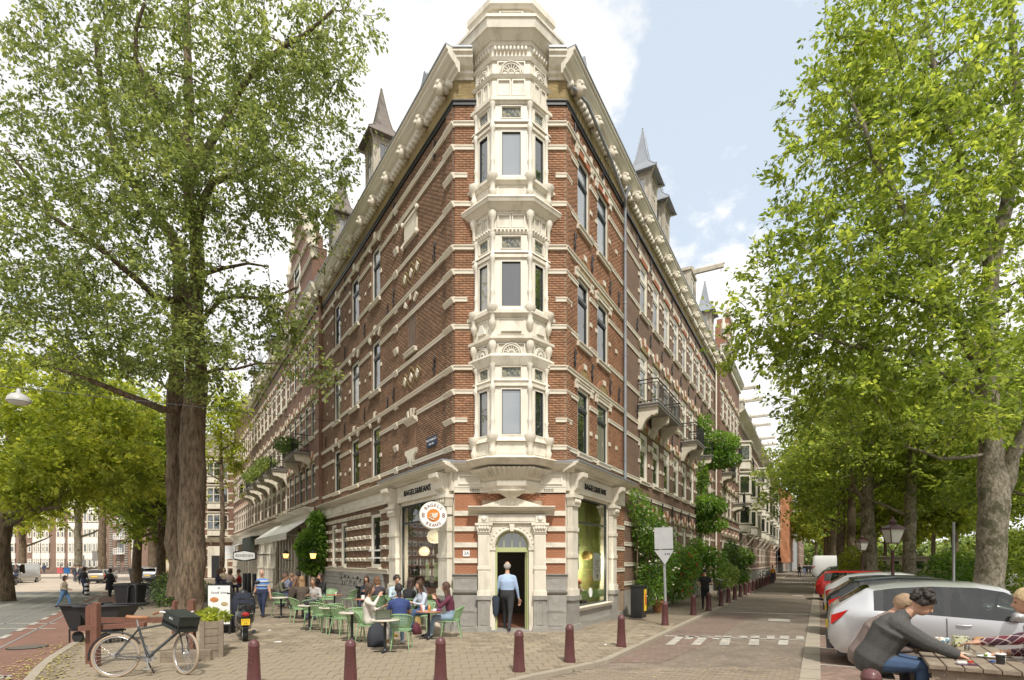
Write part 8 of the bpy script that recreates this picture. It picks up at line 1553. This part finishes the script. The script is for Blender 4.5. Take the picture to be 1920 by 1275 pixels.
    seg.append((hc-V((0, 0, .09)), hc+V((0, 0, .08)), .1, .1, 2, 0))
    me = body.mesh('tmp'); o = bpy.data.objects.new('tmp', me); COL.link(o); md = o.modifiers.new('r', 'REMESH'); md.mode = 'VOXEL'; md.voxel_size = vox; md.use_smooth_shade = True; m2 = o.modifiers.new('s', 'SMOOTH'); m2.iterations = 3 if vox > .015 else 2; m2.factor = .5
    dg = bpy.context.evaluated_depsgraph_get(); nm = bpy.data.meshes.new_from_object(o.evaluated_get(dg)); bpy.data.objects.remove(o); bpy.data.meshes.remove(me); nm.name = 'body'; nm.materials.clear()
    for m in (shirtm or cloth(shirt, 'shirt_fabric'), cloth(pants, 'trouser_fabric'), sk, MAT('shoe', shoe, .5)): nm.materials.append(m)
    n = len(nm.vertices); co_ = np.empty(n*3); nm.vertices.foreach_get('co', co_); co_ = co_.reshape(-1, 3); pc = np.empty(len(nm.polygons)*3); nm.polygons.foreach_get('center', pc); pc = pc.reshape(-1, 3); best = np.full(len(pc), 1e9); reg = np.zeros(len(pc), np.int32)
    for a, b, ra, rb, rg, fl_ in seg:
        a_, d = np.array(a), np.array(b-a); tt = np.clip(((pc-a_) @ d)/max(d @ d, 1e-9), 0, 1); q = np.linalg.norm(pc-(a_+tt[:, None]*d), axis=1)/(ra+(rb-ra)*tt); k = q < best; best[k] = q[k]; reg[k] = rg
    nm.polygons.foreach_set('material_index', reg); nm.polygons.foreach_set('use_smooth', np.ones(len(pc), bool)); nm.update(); add('body', nm, None, t)
    e = MB(HM); [e.ell((.082, s_*.032, .012), (.008, .013, .008), 8, 5) for s_ in (-1, 1)]; add('eyes', e, _eye, t); add('mouth', MB(HM).ell((.090, 0, -.062), (.006, .024, .007), 8, 4), _lip, t)
    if style != 'bald' or True:
        hm = MAT('hair', hair, .6, .25, 25, .6, 60); h = MB(HM)
        def cap(thk, front, low):
            rings = []
            for j in range(9):
                th = math.pi*.5*j/8*1.22; row = []
                for i in range(18):
                    ph = 2*math.pi*i/18; f_ = math.cos(ph); lim = 1-.62*max(0, f_)**1.2*front if j > 4 else 1; tq = min(th, math.pi*.5*(1.22 if f_ < .2 else 1.22-.62*front*f_)) if low else min(th, math.pi*.42)
                    r_ = 1+thk+.03*math.sin(ph*7+j*2); row.append((-.016+.1*r_*math.sin(tq)*math.cos(ph), .082*r_*math.sin(tq)*math.sin(ph), .018+.112*r_*math.cos(tq)))
                rings.append(row)
            h.loft(rings)
        if style == 'bald': cap(.03, 1.15, False) if False else [h.ell((-.05, s_*.05, -.02), (.05, .035, .04), 8, 5) for s_ in (-1, 1)]; h.ell((-.074, 0, .0), (.04, .074, .085), 12, 8); [h.ell((-.03, s_*.074, .0), (.06, .016, .05), 8, 5) for s_ in (-1, 1)]
        elif style == 'short': cap(.10, .8, True)
        elif style == 'curly': cap(.16, .8, True); rr2 = random.Random(3); [h.ell((-.02+.11*math.cos(a)*math.cos(b), .1*math.sin(a)*math.cos(b), .03+.12*math.sin(b)), .03, 6, 4) for a, b in [(rr2.uniform(.9, 5.3), rr2.uniform(-.3, 1.5)) for _ in range(40)]]
        else:
            cap(.13, .85, True); Ln = {'long': .34, 'verylong': .46, 'bob': .17, 'pony': .36}[style]; w0 = .095 if style != 'pony' else .045
            h.loft([[(-.055-.03*math.sin(q*2.2)-.035*d_+.0, y*w0*(1.05+.2*math.sin(q*3)-.35*q*q), .02-Ln*q) for y, d_ in ((-1, -.8), (-.75, .4), (-.3, 1), (.3, 1), (.75, .4), (1, -.8), (.5, -.9), (-.5, -.9))] for q in np.linspace(0, 1, 8)])
            if style in ('long', 'verylong', 'bob'): [h.loft([[(.03-.05*q+.022*math.cos(k*1.05), s_*(.083+.02*q)+.016*math.sin(k*1.05), .02-Ln*.85*q) for k in range(6)] for q in np.linspace(0, 1, 6)]) for s_ in (-1, 1)]
        add('hair', h, hm, t)
    if hem:
        add('coat_skirt', MB().loft([[((.17+q*.06)*math.cos(k*math.pi/6)*.95, (.19+q*.07)*math.sin(k*math.pi/6), zp+.12-hem*q) for k in range(12)] for q in (0, .4, 1)], False), cloth(shirt, 'coat_fabric'), t)
    return t
def PM(px, py, deg, h=1.0, z=0): g = G(px, py, z); return TR(g.x, g.y, z) @ RZ(math.radians(deg)) @ SC(h, h, h)
TBL = ((.42, -.14, .80), (.42, .14, .80))
person('elderly man in light blue shirt and dark trousers walking into the café door', PM(951, 1184, 84, 1.165), hands=((.08, -.30, .80), (.12, .30, .82)), shirt=(.36, .47, .66), pants=(.03, .032, .035), hair=(.42, .39, .35), style='bald', step=.42, fat=1.12)
jk = thing('jacket', 'dark jacket hanging over the arm of the man entering the café', 'jacket', TR(G(930, 1180).x, 16.3, 0)); add('cloth', MB().loft([[(x*w, y, z) for x, y in ((-1, 0), (-.5, -.05), (.3, -.06), (1, 0), (.4, .05), (-.5, .05))] for z, w in ((.45, .04), (.55, .1), (.8, .12), (1.0, .13), (1.08, .07))]), cloth((.03, .04, .06)), jk)
ppl = [
 ('woman in white shirt and trousers sitting at the laptop with raised hand', 690, 1207, 10, dict(pose='sit', hands=((.26, -.24, 1.12), (.35, .12, .86)), shirt=(.62, .57, .5), pants=(.58, .54, .47), style='bob', hair=(.06, .035, .02), shoe=(.55, .28, .03), cross=True), 1.08),
 ('woman in navy T-shirt and jeans seen from behind with a ponytail', 750, 1214, 110, dict(pose='sit', lean=.2, hands=TBL, shirt=(.03, .05, .16), pants=(.22, .30, .42), style='pony', hair=(.02, .014, .014), short_sleeve=True, skin=skind, shoe=(.5, .5, .5)), 1.1),
 ('woman in pale striped blouse with pink scarf and long brown hair', 795, 1182, 220, dict(pose='sit', lean=.15, hands=TBL, shirt=(.48, .52, .60), pants=(.05, .09, .18), style='long', hair=(.07, .035, .02)), 1.08),
 ('woman in maroon jacket with long hair seated at the right end', 846, 1196, 180, dict(pose='sit', lean=.12, hands=((.36, -.1, 1.0), (.38, .1, .98)), shirt=(.12, .025, .05), pants=(.24, .32, .42), style='verylong', hair=(.08, .04, .025), legs=(.62, .5)), 1.08),
 ('man with glasses and curly dark hair in a light blue shirt', 742, 1163, 300, dict(pose='sit', lean=.1, hands=TBL, shirt=(.42, .52, .58), style='curly', hair=(.04, .03, .02)), 1.12),
 ('woman in black with long dark hair facing the shop window', 764, 1172, 60, dict(pose='sit', lean=.15, hands=TBL, shirt=(.02, .02, .022), style='long', hair=(.04, .02, .015)), 1.1),
 ('dark-haired visitor reading by the shop window', 780, 1160, 200, dict(pose='sit', lean=.2, hands=TBL, shirt=(.3, .25, .2), style='short', hair=(.03, .02, .015)), 1.08),
 ('woman in dark dress with crossed arms at the wall table', 688, 1150, -95, dict(pose='sit', hands=((.3, -.05, .85), (.3, .1, .82)), shirt=(.02, .025, .04), style='long', hair=(.05, .025, .015)), 1.06),
 ('auburn-haired visitor seen from behind at the wall table', 710, 1162, 120, dict(pose='sit', lean=.2, hands=TBL, shirt=(.05, .04, .05), style='bob', hair=(.15, .07, .03)), 1.1),
 ('woman in grey shirt bent over her black bag', 590, 1160, -85, dict(pose='sit', lean=.22, hands=TBL, shirt=(.42, .40, .37), style='pony', hair=(.16, .11, .07)), 1.08),
 ('woman with long blond-brown hair and brown coat seen from behind', 567, 1162, 120, dict(pose='sit', lean=.1, hands=TBL, shirt=(.08, .06, .045), pants=(.06, .045, .035), style='verylong', hair=(.28, .17, .08), coat=True), 1.1),
 ('woman in dark brown coat left of the blond-haired woman', 546, 1160, 45, dict(pose='sit', lean=.15, hands=TBL, shirt=(.06, .045, .03), pants=(.3, .25, .2), style='long', hair=(.16, .09, .05), coat=True), 1.1),
 ('visitor in olive jacket leaning over a far table', 521, 1142, 10, dict(pose='sit', lean=.3, hands=TBL, shirt=(.12, .115, .08), style='pony', hair=(.14, .08, .05)), 1.12),
 ('visitor in navy top facing the olive jacket', 552, 1138, 190, dict(pose='sit', lean=.1, hands=TBL, shirt=(.03, .04, .1), style='short', hair=(.2, .12, .07)), 1.1),
 ('visitor in dark maroon top with black hair by the lantern', 566, 1135, 200, dict(pose='sit', lean=.15, hands=TBL, shirt=(.06, .015, .02), style='short', hair=(.02, .015, .015)), 1.1),
 ('visitor in black leather jacket under the climbing plant', 606, 1142, 230, dict(pose='sit', lean=.1, hands=((.2, -.1, 1.2), (.35, .1, .85)), shirt=(.02, .02, .02), style='long', hair=(.05, .03, .02)), 1.12),
 ('visitor with dark hair between olive jacket and wall', 538, 1132, 240, dict(pose='sit', hands=TBL, shirt=(.3, .32, .4), style='short', hair=(.12, .08, .05)), 1.1),
 ('distant visitor in pale pink top behind the menu board', 431, 1118, 80, dict(pose='sit', hands=TBL, shirt=(.55, .42, .36), style='bob', hair=(.12, .07, .04)), 1.15),
 ('distant visitor in red top behind the menu board', 449, 1117, 200, dict(pose='sit', hands=TBL, shirt=(.4, .03, .03), style='short', hair=(.08, .05, .03)), 1.12),
 ('distant visitor in dark jacket left of the pink top', 408, 1115, 20, dict(pose='sit', hands=TBL, shirt=(.05, .05, .08), style='long', hair=(.1, .05, .03)), 1.15),
 ('distant visitor in beige coat closest to the far door', 420, 1108, 300, dict(pose='sit', hands=TBL, shirt=(.45, .36, .25), style='bob', hair=(.2, .12, .06)), 1.15),
 ('guest in patterned top seen through the right shop window', 1095.7, 1052+F*CH/19.2, 200, dict(pose='sit', lean=.25, hands=TBL, shirt=(.3, .25, .28), style='short', hair=(.3, .08, .04)), 1.05),
]
for lb, px, py, a, kw, h in ppl: person(lb, PM(px, py, a, h), **kw)
st_m = cloth((.1, .2, .4), 'striped_shirt'); t_ = st_m.node_tree; b_ = t_.nodes['Principled BSDF']; tcn = t_.nodes.new('ShaderNodeTexCoord'); sp_ = t_.nodes.new('ShaderNodeSeparateXYZ'); t_.links.new(tcn.outputs['Object'], sp_.inputs[0]); mm_ = t_.nodes.new('ShaderNodeMath'); mm_.operation = 'MULTIPLY'; mm_.inputs[1].default_value = 6.5; t_.links.new(sp_.outputs[2], mm_.inputs[0]); fr_ = t_.nodes.new('ShaderNodeMath'); fr_.operation = 'FRACT'; t_.links.new(mm_.outputs[0], fr_.inputs[0]); rp_ = t_.nodes.new('ShaderNodeValToRGB'); rp_.color_ramp.interpolation = 'CONSTANT'; e_ = rp_.color_ramp.elements; e_[0].color = (.10, .22, .5, 1); e_[1].position = .5; e_[1].color = (.02, .03, .08, 1); q_ = e_.new(.75); q_.color = (.6, .6, .55, 1); t_.links.new(fr_.outputs[0], rp_.inputs[0]); t_.links.new(rp_.outputs[0], b_.inputs['Base Color'])
person('stout man in blue striped T-shirt walking towards the camera', PM(492, 1157, -88, .99), hands=((.05, -.33, .78), (.05, .33, .78)), shirtm=st_m, pants=(.02, .03, .07), hair=(.6, .55, .5), style='bald', step=.22, fat=1.28, short_sleeve=True)
person('person in black T-shirt and wide black trousers beside the bicycle', PM(1322, 1143, 75, .98), hands=((.22, -.22, 1.1), (.22, .22, 1.1)), shirt=(.01, .01, .012), pants=(.01, .01, .012), hair=(.015, .01, .01), style='short', short_sleeve=True, step=.12, fat=1.1)
person('woman in cream fleece jacket and jeans crossing the tram road', PM(120, 1141, 15, .84, RZV), hands=((.2, -.15, 1.05), (.22, .12, 1.05)), shirt=(.5, .42, .31), pants=(.12, .24, .42), hair=(.04, .02, .02), style='bob', step=.5, fat=1.25, shoe=(.6, .6, .6))
person('person in long black padded coat walking away on the bike lane', PM(206, 1119, 95, .96, RZV), hands=((.15, -.2, 1.0), (.15, .2, 1.0)), shirt=(.015, .015, .02), pants=(.015, .015, .02), hair=(.03, .02, .02), style='bob', step=.1, fat=1.15, hem=.62, coat=True)
for px, py, a, c, lb in ((157, 1115, 90, (.03, .03, .035), 'pedestrian in dark jacket beside the striped post'), (140, 1091, 80, (.04, .04, .04), 'pedestrian in black, left of the walking trio'), (146, 1091, 70, (.35, .36, .33), 'pedestrian in grey jacket, middle of the walking trio'), (152, 1092, 100, (.05, .04, .04), 'pedestrian in dark coat, right of the walking trio'), (68, 1076, 90, (.05, .05, .06), 'distant pedestrian in dark clothes near the white van'), (74, 1076, 90, (.4, .38, .35), 'distant pedestrian in pale top near the white van'), (83, 1076, 120, (.03, .05, .1), 'distant pedestrian in blue jacket near the white van'), (171, 1072, 60, (.1, .1, .1), 'distant pedestrian by the bicycle racks')): person(lb, PM(px, py, a, 1.0, RZV), shirt=c, step=.25, vox=.035, style='bob' if px % 2 else 'short')
for i, (px, py, c) in enumerate(((1499, 1082, (.05, .04, .03)), (1508, 1078, (.02, .02, .025)), (1513, 1079, (.03, .03, .04)), (1519, 1078, (.02, .02, .02)), (1525, 1078, (.05, .05, .06)), (1530, 1079, (.02, .03, .05)), (1535, 1077, (.06, .06, .07)))): person('pedestrian in '+('brown coat left of the group', 'black jacket and jeans first in the group', 'dark jacket second in the group', 'black clothes in the middle of the group', 'dark grey jacket right of the middle', 'navy jacket near the group end', 'grey jacket at the right end of the group')[i]+' walking down the canal street', PM(px, py, 80, .98, RZV), shirt=c, pants=(.12, .2, .35) if i in (1, 5) else (.03, .03, .04), step=.25*(-1)**i, vox=.035, group='walkers down the canal street')
person('person in orange jacket standing by the parked bicycles', PM(1449, 1094, 100, .95), shirt=(.5, .2, .02), vox=.035)
for px, py, lb in ((15, 1100, 'rider sitting on the dark scooter at the far left edge'), (29, 1097, 'second rider on the scooter beside the white van')): person(lb, PM(px, py, -80, 1.1, RZV) @ TR(-.1, 0, .3), 'sit', hands=((.45, -.25, .95), (.45, .25, .95)), shirt=(.03, .03, .035), vox=.035)
# ---------------------------------------------------------------- picnic table and its people
tdir, ndir, TO = V((.5192, .8547, 0)), V((.8547, -.5192, 0)), V((5.14, 6.76, 0))
MT = Matrix(((ndir.x, tdir.x, 0, TO.x), (ndir.y, tdir.y, 0, TO.y), (0, 0, 1, 0), (0, 0, 0, 1)))
wd2 = MAT('picnic_wood', (.25, .20, .145), .8, .25, 6, .5, 30, dirt=.5)
pt_ = thing('picnic_table', 'weathered grey plank picnic table with attached bench at lower right', 'picnic table', MT)
_t = wd2.node_tree; 
for k in range(6):
    x0 = .172*k; j = rnd.uniform(-.012, .012); add('plank', MB().prism([(x0, .775), (x0+.158, .775), (x0+.158, .812), (x0+.15, .82), (x0+.008, .82), (x0, .812)], j, 2.36+j, 'y'), wd2, pt_)
for x0 in (-.62, -.45, 1.35, 1.52): add('plank', MB().box(x0, x0+.155, .0, 2.3, .43, .47), wd2, pt_)
for y in (.3, 2.0):
    m_ = MB(); m_.box(-.62, 1.66, y-.05, y-.0, .33, .43); m_.box(.02, 1.0, y-.05, y, .68, .775); m_.loft([[(-.25, y, 0), (-.1, y, 0), (-.1, y+.05, 0), (-.25, y+.05, 0)], [(.2, y, .77), (.33, y, .77), (.33, y+.05, .77), (.2, y+.05, .77)]], smooth=False); m_.loft([[(1.13, y, 0), (1.28, y, 0), (1.28, y+.05, 0), (1.13, y+.05, 0)], [(.7, y, .77), (.83, y, .77), (.83, y+.05, .77), (.7, y+.05, .77)]], smooth=False); add('trestle', m_, wd2, pt_)
add('fascia_board', MB().box(.03, 1.0, .06, .1, .64, .772), wd2, pt_); add('bolts', MB().ell((.15, .055, .7), .012, 6, 4).ell((.85, .055, .7), .012, 6, 4), steel, pt_)
swm = MAT('charcoal_knit', (.085, .083, .08), .95, .3, 90, .8, 120); tau = cloth((.22, .17, .15))
def PT(u, v): return MT @ V((v, u, 0))
angn = math.atan2(ndir.y, ndir.x)
p0 = PT(.9, -.56); person('dark-haired man in charcoal knit sweater leaning on the picnic table', TR(p0.x, p0.y, 0) @ RZ(angn) @ SC(1.3, 1.3, 1.3), 'sit', lean=.5, bulk=.028, coat=True, hands=((.72, -.12, .665), (.64, .26, .67)), shirtm=swm, pants=(.05, .09, .17), hair=(.028, .02, .016), style='curly', vox=.011, fingers=True, skin=skinm, fat=1.3, nod=.35)
p1 = PT(1.5, -.68); person('fair-haired man in taupe sweater sitting behind the charcoal-sweater man', TR(p1.x, p1.y, 0) @ RZ(angn-.1) @ SC(1.24, 1.24, 1.24), 'sit', lean=.5, bulk=.02, coat=True, hands=((.5, -.14, .68), (.5, .14, .68)), shirtm=tau, pants=(.06, .06, .07), hair=(.3, .2, .12), style='short', vox=.014, fingers=True, fat=1.12, nod=.2)
plaid = cloth((.16, .03, .04), 'plaid_shirt'); t_ = plaid.node_tree; b_ = t_.nodes['Principled BSDF']; tcn = t_.nodes.new('ShaderNodeTexCoord'); bt_ = t_.nodes.new('ShaderNodeTexBrick'); mp_ = t_.nodes.new('ShaderNodeMapping'); mp_.inputs['Rotation'].default_value = (.9, .5, .6); t_.links.new(tcn.outputs['Object'], mp_.inputs[0]); t_.links.new(mp_.outputs[0], bt_.inputs['Vector'])
for k, v in {'Color1': (.17, .025, .04, 1), 'Color2': (.05, .03, .05, 1), 'Mortar': (.5, .42, .38, 1), 'Scale': 1, 'Mortar Size': .0035, 'Brick Width': .05, 'Row Height': .05, 'Mortar Smooth': .2}.items(): bt_.inputs[k].default_value = v
bt_.offset = 0; t_.links.new(bt_.outputs[0], b_.inputs['Base Color'])
p2 = PT(.95, 1.52); person('fair person in red plaid shirt reaching across the picnic table from the right', TR(p2.x, p2.y, 0) @ RZ(angn+math.pi) @ SC(1.3, 1.3, 1.3), 'sit', lean=.4, bulk=.008, hands=((.42, -.2, .68), (.80, .0, .76)), shirtm=plaid, pants=(.03, .05, .1), hair=(.45, .33, .18), style='short', vox=.012, fingers=True, fat=1.08)
def tb(name, label, cat, px, py, mb, m, z=.821, rz=0): g = G(px, py, .82); return tag(add(name, mb, m, None, M=TR(g.x, g.y, z) @ RZ(rz)), label, cat)
def MPRINT(nm, base, cols, sc):
    m = MAT(nm, base, .5, .02); t = m.node_tree; v = t.nodes.new('ShaderNodeTexVoronoi'); v.inputs['Scale'].default_value = sc; tcn = t.nodes.new('ShaderNodeTexCoord'); t.links.new(tcn.outputs['Object'], v.inputs['Vector']); r = t.nodes.new('ShaderNodeValToRGB'); r.color_ramp.interpolation = 'CONSTANT'; e = r.color_ramp.elements; e[0].color = (*base, 1); e[1].position = .55; e[1].color = (*cols[0], 1); 
    for i, c in enumerate(cols[1:]): q = e.new(.7+.12*i); q.color = (*c, 1)
    s_ = t.nodes.new('ShaderNodeSeparateXYZ'); t.links.new(v.outputs['Color'], s_.inputs[0]); t.links.new(s_.outputs[0], r.inputs[0]); t.links.new(r.outputs[0], t.nodes['Principled BSDF'].inputs['Base Color']); return m
tb('bowl', 'white bowl with orange and blue blobs on the picnic table', 'bowl', 1767, 1208, MB().lathe([(.055, 0), (.075, .04), (.095, .10), (.088, .10), (.06, .03)], n=20).ell((0, 0, .08), (.07, .07, .03), 10, 5), MPRINT('bowl_print', (.75, .72, .66), [(.6, .25, .05), (.1, .3, .4)], 28))
tb('plate', 'white plate left of the patterned bowl', 'plate', 1757, 1212, MB().lathe([(.09, 0), (.15, .012), (.15, .018), (.1, .008)], n=24), white, z=.8205)
tb('card_box', 'pale green printed carton under the reaching hand', 'carton', 1801, 1212, MB().box(-.09, .09, -.06, .06, 0, .15), MPRINT('carton_print', (.55, .56, .4), [(.5, .5, .2), (.1, .08, .06)], 30), rz=-.3)
clr = MCLEAR('drinking_glass', .12, (.9, .9, .86)); tb('water_glass', 'small empty glass beside the pale carton', 'glass', 1813, 1220, MB().lathe([(.028, 0), (.036, .09), (.033, .09), (.026, .008)], n=16), clr); tb('water_glass', 'tall ribbed glass behind the paper cup', 'glass', 1860, 1213, MB().lathe([(.035, 0), (.05, .14), (.046, .14), (.03, .01)], n=12), clr)
tb('latte_drink', 'milky drink in the tall ribbed glass', 'drink', 1860, 1213, MB().lathe([(.028, .012), (.04, .09)], n=12), MAT('latte', (.45, .33, .22), .4))
cp = thing('paper_cup', 'black printed paper cup with white rim and wooden stick', 'cup', TR(*G(1876, 1245, .82)) @ SC(1.12, 1.12, 1.12)); add('cup_body', MB().lathe([(.036, 0), (.046, .108)], n=20), MAT('cup_black', (.025, .022, .02), .5), cp); add('rim', MB().lathe([(.047, .104), (.05, .108), (.05, .116), (.045, .118)], n=20), white, cp); add('wooden_stick', MB().box(-.002, .002, -.008, .008, .1, .165), MAT('stick_wood', (.45, .28, .13), .7), cp)
text(None, 'SORBETTO', 0, 0, 0, .013, white, cp, M=W[cp.name] @ RZ(.75) @ TR(0, -.0455, .087), ext=.0005)
for i in range(5):
    M_ = W[cp.name] @ RZ(.75+(i % 3-1)*.38+(.19 if i > 2 else 0)) @ TR(0, -.0435, .06 if i < 3 else .035); add('cone_icon', MB().prism([(-.006, .004), (.006, .004), (0, -.01)], -.001, .0, 'y').ell((0, 0, .007), (.006, .001, .005), 8, 4), white, cp, M=M_)
tb('phone', 'dark purple phone lying at the table edge', 'phone', 1815, 1247, MB().box(-.12, .10, -.035, .035, 0, .009), MAT('phone_purple', (.06, .02, .06), .3), rz=-.25); tb('cigarette_pack', 'white and red pack on the phone', 'pack', 1808, 1245, MB().box(-.08, .02, -.025, .025, 0, .022), white, z=.831, rz=-.25); tb('red_pack', 'small red pack on the phone', 'pack', 1817, 1244, MB().box(-.01, .035, -.022, .022, 0, .022), MAT('pack_red', (.5, .03, .02), .4), z=.831, rz=-.25); tb('lighter', 'blue lighter beside the paper cup', 'lighter', 1861, 1241, MB().box(-.035, .03, -.01, .01, 0, .016), MAT('lighter_blue', (.02, .1, .5), .3), rz=.1)
tb('tray_paper', 'white paper with food scraps on the picnic table', 'paper', 1825, 1226, MB().box(-.16, .16, -.1, .1, 0, .004).ell((.03, .02, .012), (.06, .04, .012), 8, 4), MPRINT('scraps', (.68, .64, .56), [(.4, .28, .14), (.6, .55, .45)], 22), rz=-.5); tb('napkins', 'crumpled napkins and green lime on a small plate', 'plate', 1850, 1232, MB().lathe([(.06, 0), (.1, .01), (.1, .014)], n=18).ell((.02, 0, .03), (.05, .04, .03), 7, 4).ell((-.05, -.02, .03), (.025, .02, .02), 7, 4, m=1), [white, MAT('lime', (.25, .35, .03), .5)], rz=.3)
tb('bread', 'brown bread roll beyond the reaching hand', 'bread', 1838, 1204, MB().ell((0, 0, .04), (.12, .08, .045), 10, 6), MAT('bread', (.35, .2, .09), .7, .2, 20))

pt0 = p0; ep = add('elbow_patch', MB().ell((0, 0, 0), (.09, .03, .055), 10, 6), leather, [o for o in bpy.data.objects if o.get('label', '').startswith('dark-haired man in charcoal')][0], L=TR(.50, -.40, .66)) if False else None
# ---- what stands behind the camera: the opposite side of the junction (seen in window reflections)
OB = Fac(40, -34, -1, 0, 1)
ob = house(OB, 'opposite_house', 'brick house row across the junction behind the viewer', 0, 34, 13, wallA, 0, [1+3*k for k in range(11)], [(5, 7), (8.4, 10.4)], 1.4, [4.6, 7.6, 10.9], gw=[(1+3*k, 2.4+3*k, 1, 3.4) for k in range(11)], near=False, ros=None, arches=False, blocks=False)
OB2 = Fac(-8, -40, -1, 0, 1)
ob2 = house(OB2, 'opposite_house', 'second brick house row across the junction behind the viewer', 0, 40, 14, wallC, 0, [1+3*k for k in range(13)], [(5, 7), (8.4, 10.4)], 1.4, [4.6, 7.6, 10.9], gw=[(1+3*k, 2.4+3*k, 1, 3.4) for k in range(13)], near=False, ros=None, arches=False, blocks=False)
for i, (x, y, lb) in enumerate(((-20, -14, 'street tree behind the viewer on the left'), (19, -16, 'street tree behind the viewer on the right'), (32, -8, 'street tree behind the viewer by the canal'), (-34, -4, 'street tree behind the viewer near the tram road'))):
    r_ = random.Random(i); tree('street_tree', lb, 'tree', (x, y, 0), [([(x, y, 0), (x, y, 6), (x+.4, y, 12)], [.5, .4, .15]), ([(x, y, 5), (x+3, y+1, 8)], [.2, .08]), ([(x, y, 5.5), (x-3, y-1, 8.5)], [.2, .08])], [((x, y, 9.5), (5.2, 5, 4.2), 1)], 200+i, 200, 36, .42, leafE)
